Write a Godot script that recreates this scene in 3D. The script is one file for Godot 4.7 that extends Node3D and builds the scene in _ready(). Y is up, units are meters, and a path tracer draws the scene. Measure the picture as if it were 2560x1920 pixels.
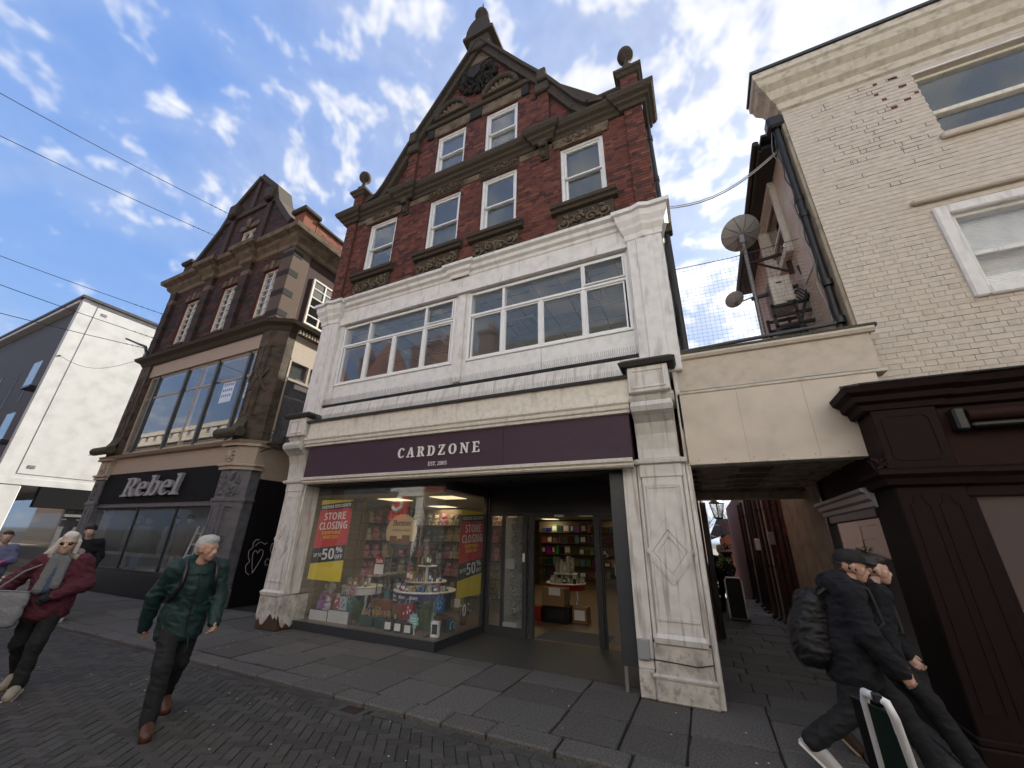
extends Node3D
# A pedestrian shopping street: a gabled red brick shop with a white first floor, its neighbours, a covered passage and people walking by.

class B:
	# collects triangles of ONE mesh; corners are given counter-clockwise as seen from outside
	var v := PackedVector3Array()
	var n := PackedVector3Array()
	var c := PackedColorArray()
	var ix := PackedInt32Array()
	var col := Color(1, 1, 1)
	var T := Transform3D()
	func tri(a: Vector3, b: Vector3, d: Vector3) -> void:
		a = T * a; b = T * b; d = T * d
		var m := (b - a).cross(d - a).normalized()
		var k := v.size()
		v.push_back(a); v.push_back(b); v.push_back(d)
		n.push_back(m); n.push_back(m); n.push_back(m)
		c.push_back(col); c.push_back(col); c.push_back(col)
		ix.push_back(k); ix.push_back(k + 2); ix.push_back(k + 1)
	func quad(a: Vector3, b: Vector3, d: Vector3, e: Vector3) -> void:
		a = T * a; b = T * b; d = T * d; e = T * e
		var m := (d - a).cross(e - b).normalized()
		var k := v.size()
		v.push_back(a); v.push_back(b); v.push_back(d); v.push_back(e)
		for i in 4:
			n.push_back(m); c.push_back(col)
		ix.push_back(k); ix.push_back(k + 2); ix.push_back(k + 1)
		ix.push_back(k); ix.push_back(k + 3); ix.push_back(k + 2)
	func oq(a: Vector3, b: Vector3, d: Vector3, e: Vector3, o: Vector3) -> void:
		if (d - a).cross(e - b).dot((a + b + d + e) * 0.25 - o) < 0.0: quad(a, e, d, b)
		else: quad(a, b, d, e)
	func ot(a: Vector3, b: Vector3, d: Vector3, o: Vector3) -> void:
		if (b - a).cross(d - a).dot((a + b + d) / 3.0 - o) < 0.0: tri(a, d, b)
		else: tri(a, b, d)
	func box(x0: float, y0: float, z0: float, x1: float, y1: float, z1: float) -> B:
		var o := Vector3(x0 + x1, y0 + y1, z0 + z1) * 0.5
		oq(Vector3(x0, y0, z0), Vector3(x1, y0, z0), Vector3(x1, y1, z0), Vector3(x0, y1, z0), o)
		oq(Vector3(x0, y0, z1), Vector3(x1, y0, z1), Vector3(x1, y1, z1), Vector3(x0, y1, z1), o)
		oq(Vector3(x0, y0, z0), Vector3(x1, y0, z0), Vector3(x1, y0, z1), Vector3(x0, y0, z1), o)
		oq(Vector3(x0, y1, z0), Vector3(x1, y1, z0), Vector3(x1, y1, z1), Vector3(x0, y1, z1), o)
		oq(Vector3(x0, y0, z0), Vector3(x0, y1, z0), Vector3(x0, y1, z1), Vector3(x0, y0, z1), o)
		oq(Vector3(x1, y0, z0), Vector3(x1, y1, z0), Vector3(x1, y1, z1), Vector3(x1, y0, z1), o)
		return self
	func cb(x0: float, y0: float, z0: float, x1: float, y1: float, z1: float, e := 0.01) -> B:
		# box with chamfered edges
		var o := Vector3(x0 + x1, y0 + y1, z0 + z1) * 0.5
		var h := Vector3(absf(x1 - x0), absf(y1 - y0), absf(z1 - z0)) * 0.5
		e = minf(e, minf(h.x, minf(h.y, h.z)) * 0.9)
		var p := func(s: Vector3, ax: int) -> Vector3:
			var q := h - Vector3(e, e, e)
			q[ax] = h[ax]
			return o + s * q
		for ax in 3:
			var u := (ax + 1) % 3
			var w := (ax + 2) % 3
			for sg in [-1.0, 1.0]:
				var s := Vector3(); s[ax] = sg
				var r: Array = []
				for k in [[-1.0, -1.0], [1.0, -1.0], [1.0, 1.0], [-1.0, 1.0]]:
					s[u] = k[0]; s[w] = k[1]
					r.append(p.call(s, ax))
				oq(r[0], r[1], r[2], r[3], o)
				for sh in [-1.0, 1.0]:
					var a := Vector3(); a[ax] = sg; a[u] = sh; a[w] = -1.0
					var b := a; b[w] = 1.0
					oq(p.call(a, ax), p.call(b, ax), p.call(b, u), p.call(a, u), o)
		for k in 8:
			var s := Vector3(1 if k & 1 else -1, 1 if k & 2 else -1, 1 if k & 4 else -1)
			ot(p.call(s, 0), p.call(s, 1), p.call(s, 2), o)
		return self
	func prism(poly: PackedVector2Array, z0: float, z1: float) -> B:
		# a polygon in x, y pulled from z0 to z1
		if Geometry2D.is_polygon_clockwise(poly): poly.reverse()
		var t := Geometry2D.triangulate_polygon(poly)
		for i in range(0, t.size(), 3):
			var a := poly[t[i]]; var b := poly[t[i + 1]]; var d := poly[t[i + 2]]
			if (b - a).cross(d - a) < 0.0:
				var s := b; b = d; d = s
			tri(Vector3(a.x, a.y, z1), Vector3(b.x, b.y, z1), Vector3(d.x, d.y, z1))
			tri(Vector3(a.x, a.y, z0), Vector3(d.x, d.y, z0), Vector3(b.x, b.y, z0))
		for i in poly.size():
			var a := poly[i]; var b := poly[(i + 1) % poly.size()]
			quad(Vector3(a.x, a.y, z0), Vector3(b.x, b.y, z0), Vector3(b.x, b.y, z1), Vector3(a.x, a.y, z1))
		return self
	func slab(poly: PackedVector2Array, y0: float, y1: float, e := 0.0) -> B:
		# a polygon in x, z between y0 and y1, its top edge chamfered by e
		if Geometry2D.is_polygon_clockwise(poly): poly.reverse()
		var top := poly
		if e > 0.0:
			var off := Geometry2D.offset_polygon(poly, -e)
			if off.size() == 1 and off[0].size() == poly.size():
				top = off[0]
				var best := 0
				for i in top.size():
					if top[i].distance_to(poly[0]) < top[best].distance_to(poly[0]): best = i
				var r := PackedVector2Array()
				for i in top.size(): r.push_back(top[(best + i) % top.size()])
				top = r
				if Geometry2D.is_polygon_clockwise(top):
					top = poly; e = 0.0
			else: e = 0.0
		var t := Geometry2D.triangulate_polygon(top)
		for i in range(0, t.size(), 3):
			var a := top[t[i]]; var b := top[t[i + 1]]; var d := top[t[i + 2]]
			if (b - a).cross(d - a) > 0.0:
				var s := b; b = d; d = s
			tri(Vector3(a.x, y1, a.y), Vector3(b.x, y1, b.y), Vector3(d.x, y1, d.y))
		for i in poly.size():
			var j := (i + 1) % poly.size()
			var a := poly[i]; var b := poly[j]
			quad(Vector3(b.x, y0, b.y), Vector3(a.x, y0, a.y), Vector3(a.x, y1 - e, a.y), Vector3(b.x, y1 - e, b.y))
			if e > 0.0: quad(Vector3(b.x, y1 - e, b.y), Vector3(a.x, y1 - e, a.y), Vector3(top[i].x, y1, top[i].y), Vector3(top[j].x, y1, top[j].y))
		return self
	func sweep(prof: Array, path: Array, closed := false) -> B:
		# prof: (out, up) from bottom to top; path: (x, z) walked with the outside on the left seen from below
		var m: Array = []
		var k := path.size()
		for i in k:
			var a := Vector2(); var b := Vector2()
			if i > 0 or closed: a = (path[i] - path[(i - 1 + k) % k]).normalized()
			if i < k - 1 or closed: b = (path[(i + 1) % k] - path[i]).normalized()
			if a == Vector2(): a = b
			if b == Vector2(): b = a
			var na := Vector2(-a.y, a.x); var nb := Vector2(-b.y, b.x)
			m.append((na + nb) / maxf(0.2, 1.0 + na.dot(nb)))
		var at := func(i: int, j: int) -> Vector3:
			var q: Vector2 = path[i] + m[i] * prof[j].x
			return Vector3(q.x, prof[j].y, q.y)
		for i in (k if closed else k - 1):
			var i2 := (i + 1) % k
			for j in prof.size() - 1:
				quad(at.call(i, j), at.call(i2, j), at.call(i2, j + 1), at.call(i, j + 1))
		if not closed:
			var t := Geometry2D.triangulate_polygon(PackedVector2Array(prof))
			for e in [0, k - 1]:
				var o: Vector3 = at.call(1 if e == 0 else k - 2, 0)
				for i in range(0, t.size(), 3): ot(at.call(e, t[i]), at.call(e, t[i + 1]), at.call(e, t[i + 2]), Vector3(o.x, at.call(e, t[i]).y, o.z))
		return self
	func grid(rows: Array, wrap := false) -> B:
		# rows of points, smooth; outside is (along the row) x (to the next row)
		var h := rows.size(); var w: int = rows[0].size()
		var k0 := v.size()
		for j in h:
			var j0 := maxi(j - 1, 0); var j1 := mini(j + 1, h - 1)
			for i in w:
				var i0 := maxi(i - 1, 0); var i1 := mini(i + 1, w - 1)
				if wrap:
					if i == 0: i0 = w - 2
					if i == w - 1: i1 = 1
				var du: Vector3 = rows[j][i1] - rows[j][i0]
				if du.length_squared() < 1e-12: du = rows[j1 if j == 0 else j0][i1] - rows[j1 if j == 0 else j0][i0]
				var dv: Vector3 = rows[j1][i] - rows[j0][i]
				v.push_back(T * rows[j][i]); n.push_back((T.basis * du.cross(dv)).normalized()); c.push_back(col)
		for j in h - 1:
			for i in w - 1:
				var a := k0 + j * w + i
				ix.push_back(a); ix.push_back(a + w + 1); ix.push_back(a + 1)
				ix.push_back(a); ix.push_back(a + w); ix.push_back(a + w + 1)
		return self
	func lathe(prof: Array, at: Vector3, seg := 20) -> B:
		var rows: Array = []
		for p in prof:
			var r := PackedVector3Array()
			for i in seg + 1:
				var a := -TAU * i / seg
				r.push_back(at + Vector3(cos(a) * maxf(p.x, 0.0004), p.y, sin(a) * maxf(p.x, 0.0004)))
			rows.append(r)
		return grid(rows, true)
	func ell(at: Vector3, r: Vector3, seg := 14) -> B:
		var rows: Array = []
		var h := maxi(6, seg / 2)
		for j in h + 1:
			var e := -PI / 2 + PI * j / h
			var row := PackedVector3Array()
			for i in seg + 1:
				var a := -TAU * i / seg
				row.push_back(at + Vector3(cos(a) * maxf(cos(e), 0.002) * r.x, sin(e) * r.y, sin(a) * maxf(cos(e), 0.002) * r.z))
			rows.append(row)
		return grid(rows, true)
	func tube(pts: Array, r: float, seg := 8, r2 := -1.0) -> B:
		if r2 < 0.0: r2 = r
		var rows: Array = []
		var up := Vector3.UP
		for i in pts.size():
			var d: Vector3 = (pts[mini(i + 1, pts.size() - 1)] - pts[maxi(i - 1, 0)]).normalized()
			if absf(d.dot(up)) > 0.95: up = Vector3.RIGHT if absf(d.x) < 0.9 else Vector3.BACK
			var x := d.cross(up).normalized()
			var y := x.cross(d)
			up = y
			var row := PackedVector3Array()
			var rr := lerpf(r, r2, float(i) / maxi(1, pts.size() - 1))
			for k in seg + 1:
				var a := TAU * k / seg
				row.push_back(pts[i] + (x * cos(a) + y * sin(a)) * rr)
			rows.append(row)
		grid(rows, true)
		for e in [0, pts.size() - 1]:
			for k in seg: ot(pts[e], rows[e][k], rows[e][k + 1], pts[1 if e == 0 else e - 1])
		return self
	func bar(a: Vector3, b: Vector3, w: float, h := -1.0) -> B:
		# a square bar from a to b
		if h < 0.0: h = w
		var d := (b - a).normalized()
		var x := d.cross(Vector3.UP if absf(d.y) < 0.95 else Vector3.BACK).normalized() * w * 0.5
		var y := x.cross(d).normalized() * h * 0.5
		var o := (a + b) * 0.5
		var q := [a - x - y, a + x - y, a + x + y, a - x + y, b - x - y, b + x - y, b + x + y, b - x + y]
		for f in [[0, 1, 2, 3], [4, 5, 6, 7], [0, 1, 5, 4], [1, 2, 6, 5], [2, 3, 7, 6], [3, 0, 4, 7]]: oq(q[f[0]], q[f[1]], q[f[2]], q[f[3]], o)
		return self
	func relief(x0: float, y0: float, x1: float, y1: float, z: float, nx: int, ny: int, f: Callable) -> B:
		# a carved panel facing +z, f(u, v) is its depth
		var rows: Array = []
		for j in ny + 1:
			var r := PackedVector3Array()
			for i in nx + 1: r.push_back(Vector3(lerpf(x0, x1, float(i) / nx), lerpf(y0, y1, float(j) / ny), z + f.call(float(i) / nx, float(j) / ny)))
			rows.append(r)
		return grid(rows)
	func mesh(m: Material = null) -> ArrayMesh:
		var a: Array = []
		a.resize(Mesh.ARRAY_MAX)
		a[Mesh.ARRAY_VERTEX] = v; a[Mesh.ARRAY_NORMAL] = n; a[Mesh.ARRAY_INDEX] = ix
		if m is BaseMaterial3D and m.vertex_color_use_as_albedo: a[Mesh.ARRAY_COLOR] = c
		var am := ArrayMesh.new()
		am.add_surface_from_arrays(Mesh.PRIMITIVE_TRIANGLES, a)
		if m: am.surface_set_material(0, m)
		return am

var M := {}
var X := {}
var rng := RandomNumberGenerator.new()
var taken := {}
var carve := FastNoiseLite.new()

func numbered(called: String) -> String:
	var k: int = taken.get(called, 0)
	taken[called] = k + 1
	return called if k == 0 else "%s_%03d" % [called, k]
func thing(called: String, label: String, category: String, at := Vector3.ZERO, group := "") -> Node3D:
	var o := Node3D.new()
	o.name = numbered(called)
	add_child(o)
	o.position = at
	tag(o, label, category, group)
	return o
func tag(o: Node3D, label: String, category: String, group := "") -> Node3D:
	o.set_meta("label", label); o.set_meta("category", category)
	if group != "": o.set_meta("group", group)
	return o
func part(parent: Node3D, called: String, b: B, m: Material, label := "") -> MeshInstance3D:
	# b is laid out in world coordinates
	var o := MeshInstance3D.new()
	o.mesh = b.mesh(m)
	o.name = called
	parent.add_child(o, true)
	o.global_transform = Transform3D()
	if label != "": o.set_meta("label", label)
	return o
func lpart(parent: Node3D, called: String, b: B, m: Material) -> MeshInstance3D:
	# b is laid out in the parent's own coordinates
	var o := MeshInstance3D.new()
	o.mesh = b.mesh(m)
	o.name = called
	parent.add_child(o, true)
	return o
func holder(parent: Node3D, called: String, at := Vector3.ZERO) -> Node3D:
	var o := Node3D.new()
	o.name = called
	parent.add_child(o, true)
	o.global_position = at
	return o
func one(called: String, label: String, category: String, b: B, m: Material, at := Vector3.ZERO, turn := 0.0, group := "") -> MeshInstance3D:
	# a thing of one mesh, laid out round its own base
	var o := MeshInstance3D.new()
	o.mesh = b.mesh(m)
	o.name = numbered(called)
	add_child(o)
	o.position = at; o.rotation.y = turn
	tag(o, label, category, group)
	return o
func struct(called: String, b: B, m: Material) -> MeshInstance3D:
	var o := MeshInstance3D.new()
	o.mesh = b.mesh(m); o.name = called
	add_child(o)
	o.set_meta("kind", "structure")
	return o
func letters(parent: Node3D, called: String, s: String, x: Transform3D, w: float, h: float, m: Material, font := "Droid Sans", bold := true, depth := 0.004, skew := 0.0) -> MeshInstance3D:
	# lettering w wide and h high, centred on x and facing its +z
	var f := SystemFont.new()
	f.font_names = PackedStringArray([font])
	f.font_weight = 700 if bold else 400
	var t := TextMesh.new()
	t.font = f; t.text = s; t.font_size = 48; t.pixel_size = 0.01; t.depth = depth; t.curve_step = 1.0
	t.material = m
	var bb := t.get_aabb()
	var o := MeshInstance3D.new()
	o.mesh = t; o.name = called
	parent.add_child(o, true)
	var sx := w / maxf(bb.size.x, 0.01); var sy := h / maxf(bb.size.y, 0.01)
	var bs := Basis(Vector3(sx, 0, 0), Vector3(skew * sy, sy, 0), Vector3(0, 0, 1))
	var mid := bb.get_center(); mid.z = 0.0
	o.global_transform = x * Transform3D(bs, -(bs * mid))
	return o

func lin(r: float, g: float, b: float) -> Color: return Color(r, g, b).linear_to_srgb()
func mk(called: String, col: Color, rough := 0.7, tex := "", sc := Vector3.ONE, bump := 0.0, metal := 0.0) -> StandardMaterial3D:
	# col holds linear base colours
	var m := StandardMaterial3D.new()
	m.resource_name = called
	m.albedo_color = col.linear_to_srgb()
	m.roughness = rough; m.metallic = metal
	m.uv1_triplanar = true; m.uv1_world_triplanar = true; m.uv1_scale = sc
	if tex != "": m.albedo_texture = X[tex]
	if bump > 0.0:
		m.heightmap_enabled = true; m.heightmap_texture = X["bump"]; m.heightmap_scale = bump
	M[called] = m
	return m
func grime(m: StandardMaterial3D, tex: String, sc: Vector3) -> StandardMaterial3D:
	m.detail_enabled = true
	m.detail_albedo = X[tex]
	m.detail_blend_mode = BaseMaterial3D.BLEND_MODE_MIX
	m.detail_uv_layer = BaseMaterial3D.DETAIL_UV_2
	m.uv2_triplanar = true; m.uv2_world_triplanar = true; m.uv2_scale = sc
	return m
func noise_tex(called: String, freq: float, oct: int, ramp: Array, seed_ := 1, size := 512, type := FastNoiseLite.TYPE_SIMPLEX_SMOOTH) -> void:
	# ramp: [offset, sRGB colour] pairs
	var f := FastNoiseLite.new()
	f.noise_type = type; f.seed = seed_; f.frequency = freq; f.fractal_octaves = oct
	if type == FastNoiseLite.TYPE_CELLULAR: f.fractal_type = FastNoiseLite.FRACTAL_NONE
	var g := Gradient.new()
	g.offsets = PackedFloat32Array(ramp.map(func(r): return r[0]))
	g.colors = PackedColorArray(ramp.map(func(r): return r[1]))
	var t := NoiseTexture2D.new()
	t.width = size; t.height = size; t.seamless = true; t.noise = f; t.color_ramp = g; t.normalize = true
	X[called] = t
func grey(a: float) -> Color: return Color(a, a, a)
func make_view() -> void:
	var cam := Camera3D.new()
	cam.name = "camera"
	cam.position = Vector3(0, 1.75, 0)
	cam.basis = Basis(Vector3.UP, deg_to_rad(25.57)) * Basis(Vector3.RIGHT, deg_to_rad(21.84)) * Basis(Vector3.BACK, deg_to_rad(1.32))
	cam.fov = rad_to_deg(2.0 * atan(960.0 / 965.0))
	cam.near = 0.05; cam.far = 900.0
	add_child(cam)
	cam.current = true
	var env := Environment.new()
	env.background_mode = Environment.BG_SKY
	env.sky = Sky.new()
	env.sky.sky_material = make_sky()
	env.tonemap_mode = Environment.TONE_MAPPER_LINEAR
	env.tonemap_exposure = 2.1
	env.sdfgi_enabled = true; env.ssao_enabled = true; env.ssil_enabled = true
	var we := WorldEnvironment.new()
	we.name = "world_environment"
	we.environment = env
	add_child(we)
	var sun := DirectionalLight3D.new()
	sun.name = "sun"
	add_child(sun)
	sun.look_at_from_position(SUN * 50.0, Vector3.ZERO)
	sun.light_energy = 1.6; sun.light_angular_distance = 0.5
	sun.light_color = Color(1.0, 0.975, 0.925)
	sun.shadow_enabled = true
const SUN := Vector3(0.287, 0.545, -0.788)

func make_sky() -> PanoramaSkyMaterial:
	# a blue spring sky with rippled altocumulus, thicker towards the sun
	var w := 2048; var h := 1024
	var px := PackedFloat32Array()
	px.resize(w * h * 3)
	var a := FastNoiseLite.new(); a.seed = 11; a.frequency = 1.5; a.fractal_octaves = 5; a.fractal_gain = 0.55
	var r := FastNoiseLite.new(); r.seed = 5; r.frequency = 11.0; r.fractal_octaves = 4; r.fractal_gain = 0.6
	var big := FastNoiseLite.new(); big.seed = 23; big.frequency = 0.22; big.fractal_octaves = 3
	var sd := SUN.normalized()
	for j in h / 2 + 1:
		var el := PI * 0.5 - PI * (j + 0.5) / h
		var sy := sin(maxf(el, 0.0)); var cy := cos(el)
		var t := pow(1.0 - sy, 2.2)
		for i in w:
			var az := (i + 0.5) / w * TAU
			var dx := sin(az) * cy; var dz := -cos(az) * cy
			var k := 1.0 / (sy + 0.3)
			var qx := dx * k; var qz := dz * k
			var rot_x := qx * 0.62 + qz * 0.78
			var rot_z := (-qx * 0.78 + qz * 0.62) * 0.55
			var wob := a.get_noise_2d(rot_x * 0.5 + 7.0, rot_z * 0.5)
			var n1 := a.get_noise_2d(rot_x + wob * 0.15, rot_z * 1.2 + wob * 0.1)
			var n2 := r.get_noise_2d(rot_x * 0.8 + wob * 0.1, rot_z * 1.5 - wob * 0.08)
			var sc := dx * sd.x + sy * sd.y + dz * sd.z
			var cov := 0.26 + 0.3 * big.get_noise_2d(qx * 1.3 + 9.0, qz * 1.3 + 4.0) + 0.36 * dx + 0.12 * maxf(sc, 0.0)
			var d := clampf((n1 * 0.75 + n2 * 0.95 + cov) * 1.0 + 0.3, 0.0, 1.0)
			d = d * d * (3.0 - 2.0 * d) * 0.88
			var thin := clampf(n1 * 0.4 + 0.26 + cov * 0.5, 0.06, 0.55)
			d = maxf(d, thin)
			var g := exp(-(1.0 - sc) * 26.0) * 0.3 + exp(-(1.0 - sc) * 4.5) * 0.07
			var cl := 0.44 + 0.13 * n2 + g * 0.8
			var br := lerpf(0.062, 0.21, t) + g * 0.45
			var bg := lerpf(0.155, 0.32, t) + g * 0.43
			var bb := lerpf(0.39, 0.48, t) + g * 0.38
			var o := (j * w + i) * 3
			px[o] = lerpf(br, cl, d); px[o + 1] = lerpf(bg, cl, d); px[o + 2] = lerpf(bb, cl * 1.02, d)
	for j in range(h / 2 + 1, h):
		for i in w:
			var o := (j * w + i) * 3
			px[o] = 0.16; px[o + 1] = 0.16; px[o + 2] = 0.16
	var im := Image.create_from_data(w, h, false, Image.FORMAT_RGBF, px.to_byte_array())
	var m := PanoramaSkyMaterial.new()
	m.panorama = ImageTexture.create_from_image(im)
	m.energy_multiplier = 1.0
	return m
func make_materials() -> void:
	noise_tex("fine", 0.03, 4, [[0.0, grey(0.9)], [0.5, grey(0.965)], [1.0, grey(1.0)]], 1)
	noise_tex("blotch", 0.008, 5, [[0.0, grey(0.72)], [0.45, grey(0.9)], [1.0, grey(1.0)]], 2)
	noise_tex("rough", 0.06, 5, [[0.0, grey(0.5)], [0.5, grey(0.84)], [1.0, grey(1.0)]], 3)
	noise_tex("bump", 0.035, 5, [[0.0, grey(0.0)], [1.0, grey(1.0)]], 4)
	noise_tex("soot", 0.012, 5, [[0.0, Color(0.07, 0.06, 0.05, 0.75)], [0.3, Color(0.09, 0.08, 0.07, 0.5)], [0.6, Color(0.12, 0.11, 0.1, 0.1)], [1.0, Color(0.1, 0.1, 0.1, 0.0)]], 6)
	noise_tex("stain", 0.014, 5, [[0.0, Color(0.36, 0.3, 0.2, 0.55)], [0.2, Color(0.42, 0.37, 0.28, 0.42)], [0.42, Color(0.5, 0.45, 0.36, 0.0)], [1.0, Color(0.5, 0.5, 0.5, 0.0)]], 7)
	noise_tex("dirt", 0.02, 5, [[0.0, Color(0.36, 0.33, 0.28, 0.4)], [0.2, Color(0.4, 0.37, 0.32, 0.2)], [0.36, Color(0.45, 0.42, 0.36, 0.0)], [1.0, Color(0.5, 0.5, 0.5, 0.0)]], 8)
	noise_tex("moss", 0.016, 5, [[0.0, Color(0.24, 0.25, 0.12, 0.6)], [0.25, Color(0.27, 0.26, 0.16, 0.3)], [0.4, Color(0.3, 0.3, 0.2, 0.0)], [1.0, Color(0.3, 0.3, 0.2, 0.0)]], 9)
	noise_tex("weave", 0.2, 2, [[0.0, grey(0.75)], [1.0, grey(1.0)]], 10, 256)
	noise_tex("peel", 0.02, 5, [[0.0, Color(0.2, 0.13, 0.09, 1.0)], [0.24, Color(0.3, 0.2, 0.13, 1.0)], [0.26, Color(0.6, 0.55, 0.48, 0.0)], [1.0, Color(0.6, 0.55, 0.48, 0.0)]], 12)
	var V := Vector3.ONE
	# walls and stone
	var m := mk("brick_red", Color(1, 1, 1), 0.88, "rough", V * 1.3, 0.25); m.vertex_color_use_as_albedo = true
	m = mk("painted_brick", Color(1, 1, 1), 0.7, "fine", V * 0.5, 0.12); m.vertex_color_use_as_albedo = true
	mk("brick_side", Color(0.17, 0.05, 0.036), 0.9, "rough", Vector3(1, 1, 1) * 1.3, 0.3)
	mk("mortar", Color(0.13, 0.10, 0.085), 0.95, "rough", V)
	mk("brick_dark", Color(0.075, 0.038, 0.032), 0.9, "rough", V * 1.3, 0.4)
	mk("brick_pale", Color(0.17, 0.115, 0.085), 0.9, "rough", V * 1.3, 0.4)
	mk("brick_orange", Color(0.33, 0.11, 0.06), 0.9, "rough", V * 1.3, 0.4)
	mk("stone_red", Color(0.16, 0.06, 0.045), 0.9, "rough", V * 1.3, 0.4)
	grime(mk("stone_brown", Color(0.15, 0.11, 0.075), 0.85, "rough", V * 0.7, 0.4), "soot", V * 0.5)
	grime(mk("stone_moss", Color(0.11, 0.1, 0.06), 0.95, "rough", V * 1.5, 0.9), "moss", V * 1.2)
	mk("slate", Color(0.06, 0.06, 0.065), 0.6, "rough", V, 0.4)
	mk("mortar_dark", Color(0.035, 0.03, 0.03), 0.95, "rough", V)
	mk("paint_gap", Color(0.5, 0.435, 0.365), 0.9, "rough", V)
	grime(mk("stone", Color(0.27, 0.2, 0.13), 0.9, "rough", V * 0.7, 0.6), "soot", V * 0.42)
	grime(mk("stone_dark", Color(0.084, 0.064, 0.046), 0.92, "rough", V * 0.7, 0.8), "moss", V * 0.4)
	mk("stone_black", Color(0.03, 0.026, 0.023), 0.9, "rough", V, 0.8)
	grime(mk("white_paint", Color(0.78, 0.76, 0.735), 0.5, "fine", V * 0.25, 0.04), "dirt", Vector3(0.5, 0.09, 0.5))
	grime(mk("white_old", Color(0.72, 0.69, 0.65), 0.6, "fine", V * 0.25, 0.06), "stain", Vector3(1.3, 0.11, 1.3))
	grime(mk("plinth_white", Color(0.66, 0.62, 0.56), 0.7, "blotch", V * 0.8, 0.3), "stain", Vector3(1.3, 1.0, 1.3))
	grime(mk("plinth_peeling", Color(0.66, 0.62, 0.55), 0.8, "blotch", V, 0.5), "peel", V * 0.45)
	mk("white_frame", Color(0.82, 0.82, 0.81), 0.35, "fine", V * 0.5)
	mk("white_plastic", Color(0.8, 0.8, 0.8), 0.35)
	mk("white_panel", Color(0.80, 0.80, 0.79), 0.4, "fine", V * 0.3)
	grime(mk("cream_paint", Color(0.74, 0.69, 0.60), 0.55, "fine", V * 0.5, 0.1), "dirt", Vector3(0.5, 0.1, 0.5))
	mk("pale_render", Color(0.58, 0.505, 0.42), 0.75, "fine", V * 0.3, 0.06)
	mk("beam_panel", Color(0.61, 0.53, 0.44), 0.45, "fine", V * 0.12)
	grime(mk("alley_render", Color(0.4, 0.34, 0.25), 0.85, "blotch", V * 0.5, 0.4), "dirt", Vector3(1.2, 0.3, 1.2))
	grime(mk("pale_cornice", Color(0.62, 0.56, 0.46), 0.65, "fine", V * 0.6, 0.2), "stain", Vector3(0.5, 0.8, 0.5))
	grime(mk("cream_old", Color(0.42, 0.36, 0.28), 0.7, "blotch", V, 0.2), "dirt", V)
	mk("dish_grey", Color(0.42, 0.41, 0.4), 0.6, "fine", V)
	mk("rot", Color(0.11, 0.06, 0.035), 0.95, "rough", V * 2.0, 1.0)
	mk("chalk", Color(0.015, 0.02, 0.014), 0.8, "rough", V * 3.0)
	mk("lead", Color(0.07, 0.072, 0.078), 0.55, "blotch", V * 1.2, 0.3)
	mk("sill_dark", Color(0.05, 0.045, 0.04), 0.8, "rough", V)
	# shopfront
	mk("purple_sign", Color(0.046, 0.017, 0.036), 0.62, "fine", V * 0.3)
	mk("sign_white", Color(0.78, 0.77, 0.74), 0.5)
	mk("grey_metal", Color(0.042, 0.046, 0.052), 0.38, "fine", V * 0.5)
	mk("grey_dark", Color(0.022, 0.024, 0.028), 0.4, "fine", V * 0.5)
	mk("black_paint", Color(0.01, 0.01, 0.011), 0.35, "fine", V * 0.5)
	mk("black_metal", Color(0.012, 0.012, 0.013), 0.45)
	mk("iron", Color(0.02, 0.019, 0.018), 0.6)
	mk("galvanised", Color(0.3, 0.3, 0.3), 0.45, "fine", V, 0.0, 0.5)
	mk("lobby_floor", Color(0.055, 0.053, 0.05), 0.5, "fine", Vector3(2, 2, 14), 0.1)
	mk("brown_paint", Color(0.0165, 0.0088, 0.0085), 0.6, "fine", V * 0.6, 0.1)
	mk("brown_sign", Color(0.027, 0.0115, 0.009), 0.6, "fine", V * 0.6)
	for k in ["brown_paint", "brown_sign"]: M[k].metallic_specular = 0.22
	mk("rebel_grey", Color(0.15, 0.15, 0.165), 0.5, "blotch", V, 0.1)
	mk("rebel_fascia", Color(0.013, 0.0135, 0.015), 0.8, "fine", V)
	M.rebel_fascia.metallic_specular = 0.25
	mk("letter_grey", Color(0.3, 0.3, 0.31), 0.4)
	mk("rebel_cream", Color(0.44, 0.36, 0.28), 0.7, "fine", V * 0.7, 0.1)
	mk("graffiti_silver", Color(0.4, 0.4, 0.4), 0.5)
	mk("bounce_white", Color(0.86, 0.85, 0.8), 0.8, "fine", V * 0.2, 0.1)  # pale upper wall across the street, added to bounce light back
	mk("block_render", Color(0.64, 0.65, 0.645), 0.8, "fine", V * 0.09, 0.02)
	mk("grey_render", Color(0.105, 0.11, 0.12), 0.85, "fine", V * 0.4, 0.15)
	# ground
	m = mk("paver", Color(1, 1, 1), 0.85, "rough", V * 2.0, 0.25); m.vertex_color_use_as_albedo = true
	grime(m, "dirt", V * 0.6)
	m = mk("flag", Color(1, 1, 1), 0.82, "rough", V * 1.1, 0.45); m.vertex_color_use_as_albedo = true
	grime(m, "dirt", V * 0.8)
	mk("joint", Color(0.022, 0.02, 0.018), 0.95, "rough", V * 2.0)
	mk("far_ground", Color(0.09, 0.085, 0.08), 0.9, "rough", V)
	mk("rust", Color(0.055, 0.028, 0.02), 0.8, "rough", V * 3.0, 0.4)
	# interior
	mk("shop_floor", Color(0.2, 0.13, 0.08), 0.4, "fine", V)
	mk("shop_wall", Color(0.2, 0.155, 0.11), 0.8, "fine", V)
	mk("slat", Color(0.3, 0.23, 0.155), 0.6, "fine", V)
	mk("shop_ceiling", Color(0.55, 0.54, 0.5), 0.8)
	mk("room_wall", Color(0.2, 0.195, 0.19), 0.85)
	mk("room_paint", Color(0.36, 0.33, 0.29), 0.9)
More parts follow.
